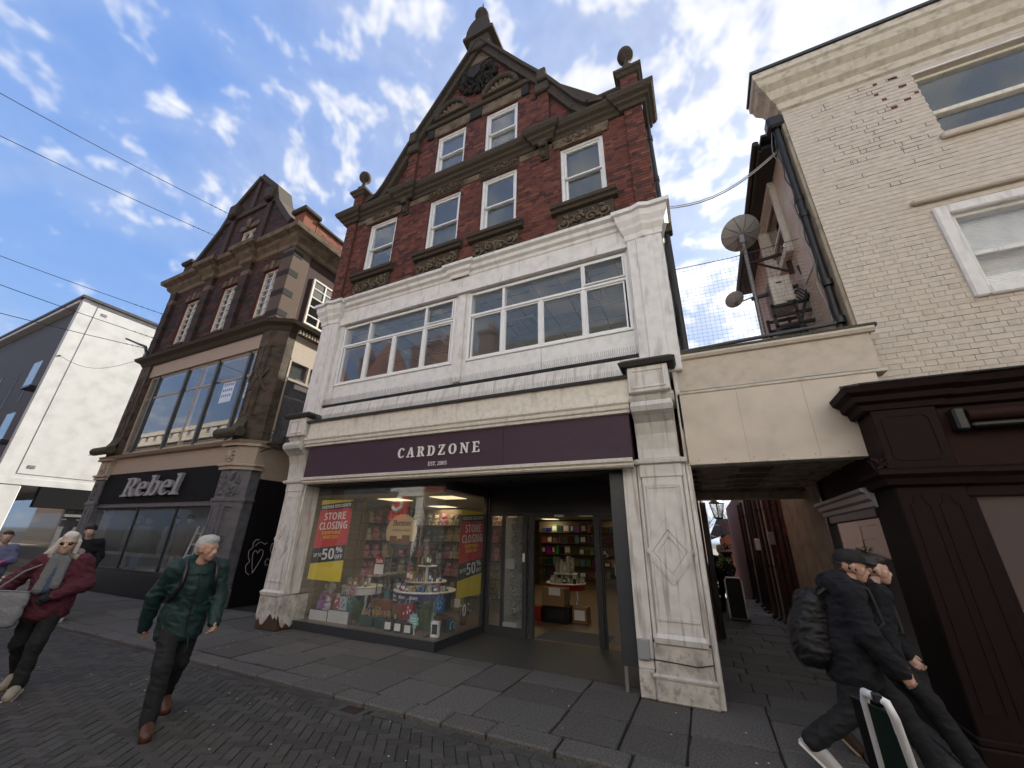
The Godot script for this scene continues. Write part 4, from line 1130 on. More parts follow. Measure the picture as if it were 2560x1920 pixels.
func make_rebel() -> void:
	rng.seed = 202
	var z := -6.5
	var t := thing("dark_brick_shop", "dark soot-stained brick building with steep gable and a clothes shop below", "building", Vector3(-15.4, 0, z))
	var win := [[-18.1, 8.45, -17.1, 10.5], [-15.6, 8.45, -14.65, 10.5], [-13.15, 8.45, -12.25, 10.5]]
	var attw := [-15.65, 11.9, -14.7, 13.3]
	var gb := [[12.55, 3.1], [14.0, 1.9], [15.0, 1.45], [16.3, 0.05]]
	var gw := func(y: float) -> float:
		for i in gb.size() - 1:
			if y <= gb[i + 1][0]: return lerpf(gb[i][1], gb[i + 1][1], clampf((y - gb[i][0]) / (gb[i + 1][0] - gb[i][0]), 0, 1))
		return 0.0
	var cx := -15.45
	brick_wall(t, "brick_front", Transform3D(Basis(), Vector3(0, 0, z)), 8.2, 16.3, func(y): return [-19.45, -11.66] if y < 12.55 else [cx - gw.call(y), cx + gw.call(y)], win + [attw], DARKRED, 300, M.brick_red, M.mortar_dark, 0.225, 0.08)
	for w in win:
		cross_window(t, "tall_window", w[0], w[1], w[2], w[3], z - 0.08, 2, [0.125, 0.25, 0.375, 0.5, 0.62, 0.75, 0.875], M.cream_paint, 0.025)
		part(t, "window_reveal", reveal(B.new(), w[0], w[1], w[2], w[3], z, 0.25), M.brick_side)
		part(t, "net_curtain", B.new().box(w[0], w[1], z - 0.3, w[2], w[3] - 0.3, z - 0.28), M.room_wall)
		var n := 7
		for i in n:
			var u0 := lerpf(w[0] - 0.12, w[2] + 0.12, float(i) / n); var u1 := lerpf(w[0] - 0.12, w[2] + 0.12, (i + 0.94) / n)
			part(t, "arch_stone", B.new().cb(u0, 10.5, z, u1, 10.85 if i == 3 else 10.78, z + (0.05 if i % 2 else 0.03), 0.01), M.stone if i % 2 else M.stone_red)
		part(t, "window_sill", B.new().cb(w[0] - 0.08, 8.34, z, w[2] + 0.08, 8.45, z + 0.1, 0.02), M.stone_dark)
	cross_window(t, "attic_window", attw[0], attw[1], attw[2], attw[3], z - 0.06, 2, [0.62], M.cream_paint, 0.03)
	part(t, "window_reveal", reveal(B.new(), attw[0], attw[1], attw[2], attw[3], z, 0.25), M.brick_side)
	part(t, "attic_head", B.new().cb(-15.8, 13.3, z, -14.55, 13.55, z + 0.06, 0.02).cb(-15.3, 13.3, z + 0.06, -15.05, 13.75, z + 0.14, 0.03), M.stone)
	# stone bands
	for y in [8.75, 9.35, 9.95]:
		var b := B.new()
		for s in [[-19.47, -18.25], [-16.95, -16.8], [-16.25, -15.75], [-14.5, -14.35], [-13.85, -13.3], [-12.1, -11.63]]: b.cb(s[0], y, z - 0.02, s[1], y + 0.2, z + 0.016, 0.005)
		part(t, "stone_band", b, M.stone_black if y > 8.8 else M.stone_dark)
	for y in [12.25, 13.0, 13.7]:
		var g: float = gw.call(y + 0.2) if y > 12.5 else 3.2
		part(t, "stone_band", B.new().cb(cx - g + 0.1, y, z - 0.02, -16.95, y + 0.18, z + 0.014, 0.005).cb(-14.0, y, z - 0.02, cx + g - 0.1, y + 0.18, z + 0.014, 0.005), M.stone_black)
	# strips that run up through the cornice
	for x in [-19.2, -16.55, -14.15]:
		part(t, "brick_strip", B.new().cb(x - 0.22, 8.25, z, x + 0.22, 11.2, z + 0.14, 0.012), M.brick_dark)
		for y in [8.75, 9.35, 9.95, 10.6]: part(t, "strip_stone", B.new().cb(x - 0.225, y, z, x + 0.225, y + 0.2, z + 0.146, 0.008), M.stone_black if y < 10 else M.stone)
		if x > -18.0:
			part(t, "attic_strip", B.new().cb(x - 0.16, 11.85, z, x + 0.16, 14.5, z + 0.1, 0.012), M.brick_dark)
			part(t, "strip_cap", B.new().cb(x - 0.26, 14.3, z - 0.1, x + 0.26, 14.95, z + 0.28, 0.06), M.stone_dark)
	part(t, "gable_band", B.new().cb(-17.1, 14.2, z, -13.8, 14.42, z + 0.1, 0.02), M.stone_dark)
	part(t, "gable_strip", B.new().cb(-15.56, 14.42, z, -15.34, 16.0, z + 0.1, 0.02), M.stone_dark)
	part(t, "corner_pier", B.new().cb(-12.25, 8.25, z - 0.6, -11.62, 11.2, z + 0.05, 0.012), M.brick_pale)  # paler brick colour puts grazing sunlight into this pier
	for y in [8.35, 9.15, 9.95, 10.75]: part(t, "pier_stone", B.new().cb(-12.26, y, z - 0.3, -11.61, y + 0.24, z + 0.056, 0.008), M.stone_black)
	# cornice
	var prof := [Vector2(0, 11.1), Vector2(0.08, 11.14), Vector2(0.1, 11.3), Vector2(0.22, 11.42), Vector2(0.25, 11.55), Vector2(0.42, 11.62), Vector2(0.45, 11.78), Vector2(0.0, 11.9)]
	part(t, "main_cornice", B.new().sweep(prof, [Vector2(-19.5, -9.0), Vector2(-19.5, z), Vector2(-16.85, z), Vector2(-16.85, z + 0.14), Vector2(-16.25, z + 0.14), Vector2(-16.25, z), Vector2(-14.45, z), Vector2(-14.45, z + 0.14), Vector2(-13.85, z + 0.14), Vector2(-13.85, z), Vector2(-11.62, z), Vector2(-11.62, -12.0)]), M.stone)
	part(t, "attic_sill", B.new().cb(-15.75, 11.8, z, -14.6, 11.93, z + 0.3, 0.03), M.stone_dark)
	# parapets, piers and gable coping
	for s in [[-19.5, -18.95], [-12.2, -11.64]]:
		part(t, "parapet_pier", B.new().cb(s[0], 11.85, z - 0.5, s[1], 12.75, z + 0.03, 0.012), M.brick_dark if s[0] < -18 else M.brick_orange)  # right pier coloured orange as if sunlit, left one kept dark
		part(t, "pier_cap", B.new().cb(s[0] - 0.12, 12.75, z - 0.6, s[1] + 0.12, 12.95, z + 0.16, 0.05), M.stone_dark)
	brick_wall(t, "side_parapet", Transform3D(Basis(Vector3.UP, PI / 2), Vector3(-11.64, 0, 0)), 11.85, 12.6, func(_y): return [7.0, 12.0], [], ORANGE, 0, M.brick_red, M.mortar)  # orange tones paint in the sun on this side
	part(t, "parapet_coping", B.new().cb(-11.95, 12.6, -12.0, -11.56, 12.72, -7.0, 0.02).box(-11.9, 11.7, -12.0, -11.642, 12.6, -7.0), M.stone_dark)
	for sg in [-1.0, 1.0]:
		for i in gb.size() - 1:
			var a := Vector3(cx + sg * gb[i][1], gb[i][0], 0); var e := Vector3(cx + sg * gb[i + 1][1], gb[i + 1][0], 0)
			var d := (e - a).normalized(); var nr := Vector3(d.y, -d.x, 0)
			if nr.x * sg < 0: nr = -nr
			var q0 := a - nr * 0.12; var q1 := e - nr * 0.12; var q2 := e + nr * 0.1; var q3 := a + nr * 0.1
			part(t, "coping_stone", B.new().prism(PackedVector2Array([Vector2(q0.x, q0.y), Vector2(q1.x, q1.y), Vector2(q2.x, q2.y), Vector2(q3.x, q3.y)]), z - 0.5, z + 0.12), M.stone_dark)
	part(t, "roof", B.new().prism(PackedVector2Array([Vector2(cx - 3.4, 12.0), Vector2(cx + 3.4, 12.0), Vector2(cx + 0.0, 16.0)]), -13.5, z - 0.26), M.slate)
	part(t, "dormer_cheek", B.new().prism(PackedVector2Array([Vector2(-13.6, 12.5), Vector2(-12.6, 12.5), Vector2(-13.75, 14.4)]), z - 1.6, z - 0.5), M.lead)
	# body
	part(t, "side_wall", B.new().box(-19.45, 0, -13.5, -19.3, 12.0, z - 0.26).box(-11.9, 8.2, -13.5, -11.66, 11.9, -9.0).box(-11.9, 8.2, -7.4, -11.66, 11.9, z - 0.6).box(-11.9, 8.2, -9.0, -11.66, 8.55, -7.4).box(-11.9, 10.4, -9.0, -11.66, 11.9, -7.4).box(-19.3, 0, -13.5, -11.9, 12.0, -13.3), M.brick_dark)
	part(t, "storey_floor", B.new().box(-19.3, 8.0, -13.3, -11.2, 8.25, z - 0.26).box(-19.3, 4.0, -13.3, -11.2, 4.22, z - 0.26).box(-19.3, 11.3, -13.3, -11.9, 11.5, z - 0.26).box(-19.3, 4.2, -10.7, -11.2, 8.0, -10.5).box(-19.3, 8.25, -11.2, -11.9, 11.3, -11.0), M.room_wall)
	cross_side_window(t, -11.63, -9.0, 8.55, -7.4, 10.4)
	# first floor
	part(t, "lower_cornice", B.new().sweep([Vector2(0, 7.75), Vector2(0.06, 7.8), Vector2(0.12, 7.92), Vector2(0.26, 8.0), Vector2(0.3, 8.1), Vector2(0.0, 8.22)], [Vector2(-19.5, -9.0), Vector2(-19.5, z), Vector2(-11.75, z), Vector2(-11.2, z - 0.3), Vector2(-11.2, -12.0)]), M.stone_dark)
	part(t, "cream_frieze", B.new().box(-19.1, 7.25, z - 0.25, -12.0, 7.76, z - 0.02), M.rebel_cream)
	var bw := holder(t, "first_floor_window", Vector3(-15.3, 4.25, z))
	var fr := frame4(B.new(), -18.75, 4.25, -12.0, 7.25, z - 0.25, z - 0.1, 0.08)
	for s in [[-18.3, -16.4], [-15.9, -14.95], [-14.95, -14.4], [-13.9, -12.75], [-18.75, -18.55], [-12.5, -12.0]]: fr.cb(s[0], 6.33, z - 0.22, s[1], 6.4, z - 0.1, 0.005)
	fr.cb(-15.24, 4.3, z - 0.22, -15.16, 7.2, z - 0.105, 0.005)
	part(bw, "frame", fr, M.rebel_cream)
	for x in [-18.1, -16.15, -14.3, -12.6]: part(bw, "mullion", B.new().cb(x - 0.055, 4.3, z - 0.2, x + 0.055, 7.22, z - 0.06, 0.01), M.grey_metal)
	var xs := [-18.7, -18.1, -16.15, -15.2, -14.3, -12.6, -12.05]
	for i in 6:
		pane(bw, xs[i] + 0.04, 4.3, xs[i + 1] - 0.04, 6.34, z - 0.12)
		pane(bw, xs[i] + 0.04, 6.4, xs[i + 1] - 0.04, 7.2, z - 0.12)
	for q in [[-13.45, 6.0, 0.62, 0.75], [-12.35, 5.9, 0.3, 0.5]]:
		var nt := part(bw, "paper_notice", B.new().box(q[0] - q[2] / 2, q[1] - q[3] / 2, z - 0.175, q[0] + q[2] / 2, q[1] + q[3] / 2, z - 0.17), M.sign_white)
		for k in 3: 
			var b := B.new()
			for i in 5: b.box(q[0] - q[2] * 0.4 + i * q[2] * 0.17, q[1] + q[3] * (0.25 - k * 0.25), z - 0.169, q[0] - q[2] * 0.4 + i * q[2] * 0.17 + q[2] * 0.1, q[1] + q[3] * (0.25 - k * 0.25) + 0.09, z - 0.167)
			part(nt, "print", b, M.grey_dark)
	# consoles and corner piers of the first floor
	for s in [[-19.5, -18.8, 0], [-12.0, -11.5, 1]]:
		var p := holder(t, "first_floor_pier", Vector3(s[0], 4.2, z))
		var poly := PackedVector2Array([Vector2(s[0], z + 0.06), Vector2(s[1], z + 0.06), Vector2(s[1], -6.95), Vector2(s[0], -6.95)])
		if s[2] == 1: poly = PackedVector2Array([Vector2(-12.0, z + 0.06), Vector2(-11.6, z + 0.06), Vector2(-11.15, -6.75), Vector2(-11.15, -7.0), Vector2(-12.0, -7.0)])
		part(p, "shaft", B.new().slab(poly, 4.22, 7.76, 0.01), M.stone_brown)
		var xm: float = -19.15 if s[2] == 0 else -11.8
		var mm := B.new()
		moulding(mm, [Vector2(xm - 0.13, 4.95), Vector2(xm + 0.13, 4.95), Vector2(xm + 0.13, 7.2), Vector2(xm - 0.13, 7.2)], z + 0.062, 0.03, 0.02)
		moulding(mm, [Vector2(xm - 0.18, 6.1), Vector2(xm, 5.75), Vector2(xm + 0.18, 6.1), Vector2(xm, 6.45)], z + 0.066, 0.05, 0.04)
		part(p, "panel_moulding", mm, M.stone_brown)
		if s[2] == 1:
			var sd := B.new()
			sd.T = Transform3D(Basis(Vector3.UP, atan2(0.45, 0.31)) , Vector3(-11.375, 0, -6.595))
			moulding(sd, [Vector2(-0.17, 4.95), Vector2(0.17, 4.95), Vector2(0.17, 7.2), Vector2(-0.17, 7.2)], 0.005, 0.03, 0.02)
			moulding(sd, [Vector2(-0.2, 6.1), Vector2(0.0, 5.72), Vector2(0.2, 6.1), Vector2(0.0, 6.48)], 0.01, 0.05, 0.04)
			part(p, "side_moulding", sd, M.stone_brown)
		var scr := B.new()
		var rows: Array = []
		for j in 13:
			var a := j / 12.0
			var row := PackedVector3Array()
			for i in 5: row.push_back(Vector3(s[0] - (0.5 * pow(1.0 - a, 2.0) if s[2] == 0 else 0.25 * pow(1.0 - a, 2.0)) + i * ((s[1] - s[0]) + 0.6 * pow(1.0 - a, 2.0)) / 4.0, 4.22 + a * 0.6, z + 0.07 + 0.32 * pow(1.0 - a, 1.6)))
			rows.append(row)
		scr.grid(rows)
		scr.tube([Vector3(s[0] - 0.3, 4.36, z + 0.3), Vector3(s[1] + 0.25, 4.36, z + 0.3)], 0.14, 12)
		part(p, "scroll_foot", scr, M.stone_moss)
	# ground floor: ledge, cream band, fascia, window
	part(t, "ledge", B.new().sweep([Vector2(-0.1, 4.05), Vector2(0.12, 4.08), Vector2(0.2, 4.16), Vector2(-0.1, 4.22)], [Vector2(-19.6, z), Vector2(-11.9, z), Vector2(-11.4, z + 0.02), Vector2(-11.0, -6.85), Vector2(-11.0, -12.0)]), M.rebel_cream)
	part(t, "cream_band", B.new().box(-19.1, 3.5, z - 0.3, -12.0, 4.06, z), M.rebel_cream)
	var fa := holder(t, "shop_sign", Vector3(-15.4, 2.55, z))
	part(fa, "board", B.new().box(-18.95, 2.55, z - 0.2, -12.0, 3.52, z + 0.05), M.rebel_fascia)
	letters(fa, "lettering", "Rebel", Transform3D(Basis(), Vector3(-15.4, 3.05, z + 0.1)), 3.25, 0.62, M.letter_grey, "Droid Serif", true, 0.09, 0.25)
	part(t, "head_rail", B.new().box(-18.9, 2.42, z - 0.2, -12.0, 2.55, z + 0.01), M.rebel_grey)
	part(t, "shop_frame", B.new().box(-18.6, 0.6, z - 0.12, -11.98, 0.68, z - 0.02).box(-16.1, 0.68, z - 0.1, -16.04, 2.42, z - 0.03).box(-13.9, 0.68, z - 0.1, -13.84, 2.42, z - 0.03), M.black_metal)
	var sw := holder(t, "shop_window", Vector3(-15.3, 0.68, z))
	pane(sw, -18.6, 0.68, -16.1, 2.42, z - 0.06); pane(sw, -16.04, 0.68, -13.9, 2.42, z - 0.06); pane(sw, -13.84, 0.68, -11.98, 2.42, z - 0.06)
	part(t, "stall_riser", B.new().cb(-18.7, 0, z - 0.3, -11.95, 0.6, z - 0.02, 0.01), M.black_paint)
	part(t, "shop_interior", B.new().box(-19.3, 0, -9.4, -11.95, 4.0, -9.2).box(-19.3, 0.0, -9.2, -12.0, 0.5, z - 0.31).box(-19.3, 2.9, -9.2, -12.0, 3.0, z - 0.21), M.room_paint)
	for s in [[-19.35, -18.7, 0], [-11.95, -11.45, 1]]:
		var p := holder(t, "shop_pilaster", Vector3(s[0], 0, z))
		var pf := func(g: float) -> PackedVector2Array:
			if s[2] == 1: return PackedVector2Array([Vector2(-11.95 - g, z + 0.1 + g), Vector2(-11.5 + g * 0.5, z + 0.1 + g), Vector2(-11.07 + g, -6.68), Vector2(-11.07 + g, -6.95), Vector2(-11.95 - g, -6.95)])
			return PackedVector2Array([Vector2(s[0] - g, z + 0.1 + g), Vector2(s[1] + g, z + 0.1 + g), Vector2(s[1] + g, -6.95), Vector2(s[0] - g, -6.95)])
		part(p, "base", B.new().slab(pf.call(0.04), 0.0, 0.42, 0.02), M.rebel_grey)
		part(p, "shaft", B.new().slab(pf.call(0.0), 0.42, 3.35, 0.0), M.rebel_grey)
		part(p, "band", B.new().slab(pf.call(0.04), 2.52, 2.6, 0.01), M.rebel_grey)
		var xm: float = (s[0] + s[1]) / 2
		part(p, "carved_panel", B.new().relief(xm - 0.2, 2.66, xm + 0.2, 3.3, z + 0.102, 26, 36, func(u, v): return leafy(absf(u - 0.5) * 2.0, v, 9.0, 3.0, 3.5, 0.05)), M.rebel_grey)
		var mm := B.new()
		moulding(mm, [Vector2(xm - 0.16, 0.7), Vector2(xm + 0.16, 0.7), Vector2(xm + 0.16, 2.4), Vector2(xm - 0.16, 2.4)], z + 0.1, 0.03, 0.015)
		part(p, "panel_moulding", mm, M.rebel_grey)
		if s[2] == 1:
			var sd := B.new()
			sd.T = Transform3D(Basis(Vector3.UP, atan2(0.43, 0.28)), Vector3(-11.285, 0, -6.54))
			sd.relief(-0.22, 2.66, 0.22, 3.3, 0.004, 26, 36, func(u, v): return leafy(absf(u - 0.5) * 2.0, v, 21.0, 3.0, 3.5, 0.05))
			moulding(sd, [Vector2(-0.18, 0.7), Vector2(0.18, 0.7), Vector2(0.18, 2.4), Vector2(-0.18, 2.4)], 0.0, 0.03, 0.015)
			for r in [0.17, 0.11, 0.05]:
				var ring: Array = []
				for i in 17: ring.append(Vector3(cos(TAU * i / 16.0) * r, 1.5 + sin(TAU * i / 16.0) * r, 0.012))
				sd.tube(ring, 0.018, 6)
			part(p, "side_carving", sd, M.rebel_grey)
		part(p, "capital", B.new().slab(pf.call(0.06), 3.35, 3.45, 0.02).slab(pf.call(0.1), 3.45, 3.52, 0.02).slab(pf.call(0.03), 3.52, 4.0, 0.0).slab(pf.call(0.12), 4.0, 4.08, 0.02), M.rebel_cream)
		var ros := B.new()
		ros.ell(Vector3(xm, 3.76, z + 0.16), Vector3(0.12, 0.14, 0.06), 14)
		for i in 10: ros.ell(Vector3(xm + cos(TAU * i / 10) * 0.17, 3.76 + sin(TAU * i / 10) * 0.18, z + 0.14), Vector3(0.05, 0.05, 0.04), 8)
		part(p, "rosette", ros, M.rebel_cream)
	# side facing the gap: hoarding with graffiti, cream band, window
	part(t, "black_hoarding", B.new().box(-11.3, 0.0, -12.0, -11.05, 3.15, -6.96), M.black_paint)
	var gr := B.new()
	var S := func(pts: Array) -> void:
		var c := Curve3D.new()
		for i in pts.size():
			var p := Vector3(-11.042, pts[i].y, -7.0 - pts[i].x)
			var q0: Vector2 = pts[maxi(i - 1, 0)]; var q1: Vector2 = pts[mini(i + 1, pts.size() - 1)]
			var tn := Vector3(0, (q1.y - q0.y) / 6.0, -(q1.x - q0.x) / 6.0)
			c.add_point(p, -tn, tn)
		var l: Array = []
		for i in 25: l.append(c.sample_baked(c.get_baked_length() * i / 24.0))
		gr.tube(l, 0.0075, 5)
	for q in [[[0.28, 0.72], [0.2, 0.78], [0.16, 0.95], [0.22, 1.05], [0.17, 1.15], [0.15, 1.3], [0.22, 1.38], [0.2, 1.5], [0.25, 1.58], [0.32, 1.57]], [[0.33, 0.75], [0.42, 1.0], [0.47, 1.2], [0.45, 1.32], [0.38, 1.33], [0.35, 1.22], [0.31, 1.32], [0.26, 1.3], [0.25, 1.18], [0.29, 0.95], [0.33, 0.78]], [[0.26, 1.42], [0.31, 1.5], [0.38, 1.52], [0.45, 1.46], [0.5, 1.5]], [[0.7, 1.5], [0.62, 1.48], [0.6, 1.35], [0.66, 1.22], [0.7, 1.08], [0.66, 0.94], [0.57, 0.93], [0.55, 1.05], [0.6, 1.1], [0.68, 1.02], [0.74, 0.9]]]:
		S.call(q.map(func(p): return Vector2(p[0] * 1.3 - 0.05, p[1] * 1.0)))
	part(t, "graffiti", gr, M.graffiti_silver)
	part(t, "side_band", B.new().box(-11.3, 3.15, -12.0, -11.06, 4.1, -6.96), M.rebel_cream)
	part(t, "side_band", B.new().box(-11.3, 6.95, -12.0, -11.16, 7.76, -6.96), M.rebel_cream)
	var so := holder(t, "side_window", Vector3(-11.2, 4.2, -8.0))
	part(so, "frame", B.new().box(-11.26, 6.2, -12.0, -11.14, 6.28, -7.02).box(-11.26, 6.85, -12.0, -11.14, 6.95, -7.02).box(-11.26, 6.28, -7.75, -11.14, 6.85, -7.68).box(-11.26, 4.2, -7.06, -11.14, 6.85, -7.0), M.rebel_cream)
	part(so, "pane", B.new().box(-11.21, 4.22, -12.0, -11.204, 6.2, -7.06), M.glass)
	part(so, "pane", B.new().box(-11.21, 6.28, -12.0, -11.204, 6.85, -7.06), M.glass)
	part(so, "boarding", B.new().box(-11.4, 4.22, -12.0, -11.36, 6.85, -7.06), M.rebel_grey)
	var dn := B.new()
	for i in 44: dn.cb(-11.18, 7.78, -7.0 - i * 0.11, -11.02, 7.93, -7.06 - i * 0.11, 0.01)
	part(t, "dentil", dn, M.rebel_cream)
	# scrolled iron bracket on the corner
	var ib := thing("sign_bracket", "black wrought iron scrolled bracket on the corner of the dark brick shop", "bracket", Vector3(-11.05, 3.95, -6.8))
	part(ib, "arm", B.new().tube([Vector3(-11.1, 4.1, -6.75), Vector3(-10.3, 4.12, -6.9)], 0.022, 6).tube([Vector3(-11.1, 3.85, -6.75), Vector3(-10.35, 4.1, -6.9)], 0.015, 6), M.iron)
	var spi: Array = []; var spj: Array = []
	for i in 20:
		var a := i * 0.5
		var rr := 0.17 * (1.0 - i / 24.0)
		spi.append(Vector3(-10.85 + cos(a) * rr, 4.33 + sin(a) * rr, -6.8)); spj.append(Vector3(-10.45 + cos(a) * rr * 0.7, 3.98 + sin(a) * rr * 0.7, -6.88))
	part(ib, "scroll", B.new().tube(spi, 0.014, 6), M.iron)
	part(ib, "scroll", B.new().tube(spj, 0.012, 6), M.iron)
	part(ib, "finial", B.new().tube([Vector3(-10.55, 4.1, -6.86), Vector3(-10.55, 4.62, -6.86)], 0.012, 6).tube([Vector3(-10.63, 4.5, -6.86), Vector3(-10.47, 4.5, -6.86)], 0.012, 6), M.iron)
	part(ib, "lamp_cap", B.new().lathe([Vector2(0.09, 4.05), Vector2(0.1, 4.1), Vector2(0.08, 4.28), Vector2(0, 4.3)], Vector3(-10.42, 0, -6.9), 12), M.rust)
	# yard wall behind the gap
	var yw := thing("yard_wall", "low grey rendered wall closing the gap beside the black hoarding", "wall", Vector3(-9.7, 0, -12.1))
	part(yw, "wall", B.new().cb(-11.05, 0, -12.3, -8.36, 3.6, -12.05, 0.02), M.rebel_grey)

func cross_side_window(t: Node3D, x: float, z0: float, y0: float, z1: float, y1: float) -> void:
	var w := holder(t, "side_sash_window", Vector3(x, y0, (z0 + z1) / 2))
	var b := B.new()
	b.T = Transform3D(Basis(Vector3.UP, PI / 2), Vector3(x + 0.02, 0, 0))
	frame4(b, -z1, y0, -z0, y1, -0.06, 0.02, 0.07, 0.005)
	for i in 2: b.box(lerpf(-z1, -z0, (i + 1) / 3.0) - 0.03, y0, -0.05, lerpf(-z1, -z0, (i + 1) / 3.0) + 0.03, y1, 0.015)
	for i in 4: b.box(-z1, lerpf(y0, y1, (i + 1) / 5.0) - 0.02, -0.05, -z0, lerpf(y0, y1, (i + 1) / 5.0) + 0.02, 0.012)
	part(w, "frame", b, M.cream_paint)
	part(w, "pane", B.new().box(x + 0.002, y0, z0, x + 0.008, y1, z1), M.glass_dark)
	part(w, "louvre_panel", B.new().box(x + 0.01, lerpf(y0, y1, 0.62), z0, x + 0.016, y1, z1), M.black_metal)

func pierced(x0: float, y0: float, x1: float, y1: float, z0: float, z1: float, holes: Array) -> B:
	# a wall with rectangular openings
	var xs := [x0, x1]; var ys := [y0, y1]
	for h in holes:
		xs += [h[0], h[2]]; ys += [h[1], h[3]]
	xs.sort(); ys.sort()
	var b := B.new()
	for i in xs.size() - 1:
		for j in ys.size() - 1:
			if xs[i + 1] - xs[i] < 0.001 or ys[j + 1] - ys[j] < 0.001: continue
			var cx: float = (xs[i] + xs[i + 1]) / 2; var cy: float = (ys[j] + ys[j + 1]) / 2
			var open := false
			for h in holes:
				if cx > h[0] and cx < h[2] and cy > h[1] and cy < h[3]: open = true
			if not open: b.box(xs[i], ys[j], z0, xs[i + 1], ys[j + 1], z1)
	return b
func make_white_block() -> void:
	var t := thing("white_block", "modern flat-roofed block with plain white end wall and grey front", "building", Vector3(-24, 0, -5.4))
	var z := -5.36
	part(t, "end_wall", B.new().box(-24.3, 3.55, -19, -24.0, 11.45, z + 0.02), M.block_render)
	part(t, "corner_fin", B.new().box(-24.32, 3.3, z + 0.02, -23.99, 11.6, z + 0.25), M.block_render)
	part(t, "soffit_edge", B.new().box(-60, 3.3, -19, -23.98, 3.55, z + 0.24), M.block_render)
	var slots := [[-25.15, 8.0, -24.4, 9.35, 1], [-25.2, 5.7, -24.4, 6.75, 1], [-27.2, 6.95, -26.9, 8.95, 0], [-29.1, 6.8, -28.8, 8.6, 0], [-27.0, 5.0, -26.7, 6.5, 0], [-31.5, 7.2, -31.1, 8.8, 0], [-33.5, 7.2, -33.1, 8.8, 0], [-29.5, 5.0, -29.2, 6.4, 0]]
	part(t, "front_wall", pierced(-60, 3.55, -24.32, 11.3, z - 0.3, z, slots), M.grey_render)
	part(t, "flat_rooms", B.new().box(-60, 3.55, -9.2, -24.32, 11.3, -9.0).box(-60, 6.85, -9.0, -24.32, 6.92, z - 0.31), M.room_paint)
	part(t, "roof_slab", B.new().box(-60, 11.3, -19, -24.32, 11.46, z + 0.3), M.block_render)
	part(t, "roof_edge", B.new().box(-60.1, 11.46, -19.1, -23.9, 11.58, z + 0.36), M.lead)
	part(t, "roof_back", B.new().box(-60, 3.55, -19.2, -24.0, 11.45, -19.0), M.block_render)
	for q in slots:
		var w := holder(t, "slot_window", Vector3(q[0], q[1], z))
		part(w, "frame", frame4(B.new(), q[0], q[1], q[2], q[3], z - 0.02, z + 0.02, 0.05, 0.004), M.grey_dark)
		part(w, "pane", B.new().box(q[0] + 0.05, q[1] + 0.05, z - 0.005, q[2] - 0.05, q[3] - 0.05, z + 0.006), M.glass_dark)
		if q[4] == 1:
			var bl := holder(t, "balcony", Vector3(q[0], q[1] - 0.9, z))
			part(bl, "glass_panel", B.new().box(q[0] - 0.15, q[1] - 0.75, z + 0.42, q[2] + 0.0, q[1] + 0.35, z + 0.432), M.balcony_glass)
			part(bl, "floor_plate", B.new().box(q[0] - 0.2, q[1] - 0.85, z, q[2] + 0.02, q[1] - 0.76, z + 0.46), M.grey_dark)
	part(t, "column", B.new().cb(-24.5, 0, -5.9, -24.0, 3.3, z + 0.2, 0.02), M.block_render)
	# shop under the overhang
	part(t, "shop_glazing", B.new().box(-60, 0.0, -7.4, -24.0, 3.3, -7.35).box(-23.99, 0.0, -19.0, -23.95, 3.3, -9.2), M.glass_dark)
	part(t, "shop_shell", B.new().box(-60, 0, -9.6, -24.3, 3.3, -9.4), M.room_paint)
	part(t, "shop_fascia", B.new().box(-24.2, 2.5, -19, -23.9, 3.29, -6.4), M.rebel_fascia)
	part(t, "shop_flank", B.new().box(-24.3, 0.0, -19, -24.1, 2.5, -7.4), M.rebel_grey)
	for q in [[-5.62, 4.0], [-5.62, 11.0]]: part(t, "vent", B.new().cb(-24.0, q[1] - 0.06, q[0] - 0.4, -23.985, q[1] + 0.06, q[0] - 0.2, 0.004), M.galvanised)
	part(t, "edge_bead", B.new().box(-24.0, 3.7, -5.62, -23.992, 11.3, -5.605).box(-24.0, 3.7, -19, -23.992, 3.715, -5.62).box(-24.0, 11.285, -19, -23.992, 11.3, -5.62), M.grey_render)
	var fr := B.new()
	for i in 7: fr.box(-23.98, 0, -8.2 - i * 1.5, -23.9, 2.7, -8.12 - i * 1.5)
	fr.box(-23.98, 2.2, -19, -23.9, 2.3, -7.4)
	part(t, "shop_frame", fr, M.galvanised)
	for k in 2:
		var rx := -22.4 + k * 1.3; var rz := -8.6
		var cr := thing("clothes_rail", "rail of %s outside the white block" % ["dark hanging clothes", "denim and brown clothes"][k], "clothes rail", Vector3(rx, 0, rz))
		part(cr, "rail", B.new().tube([Vector3(rx - 0.5, 0, rz), Vector3(rx - 0.5, 1.6, rz), Vector3(rx + 0.5, 1.6, rz), Vector3(rx + 0.5, 0, rz)], 0.02, 8), M.galvanised)
		for i in 9:
			var gx := rx - 0.44 + i * 0.11
			var c: Array = [[0.02, 0.02, 0.025], [0.05, 0.07, 0.12], [0.08, 0.05, 0.03], [0.03, 0.03, 0.03], [0.15, 0.15, 0.16]][(i * 2 + k) % 5]
			part(cr, "garment", B.new().prism(PackedVector2Array([Vector2(rz - 0.08, 1.55), Vector2(rz - 0.24, 1.42), Vector2(rz - 0.22, 0.6 + 0.04 * (i % 3)), Vector2(rz + 0.22, 0.6 + 0.04 * (i % 3)), Vector2(rz + 0.24, 1.42), Vector2(rz + 0.08, 1.55)]), -0.03, 0.03), paint(c[0], c[1], c[2], 0.9)).global_transform = Transform3D(Basis(Vector3(0, 0, 1), Vector3(0, 1, 0), Vector3(-1, 0, 0)), Vector3(gx, 0, 0))
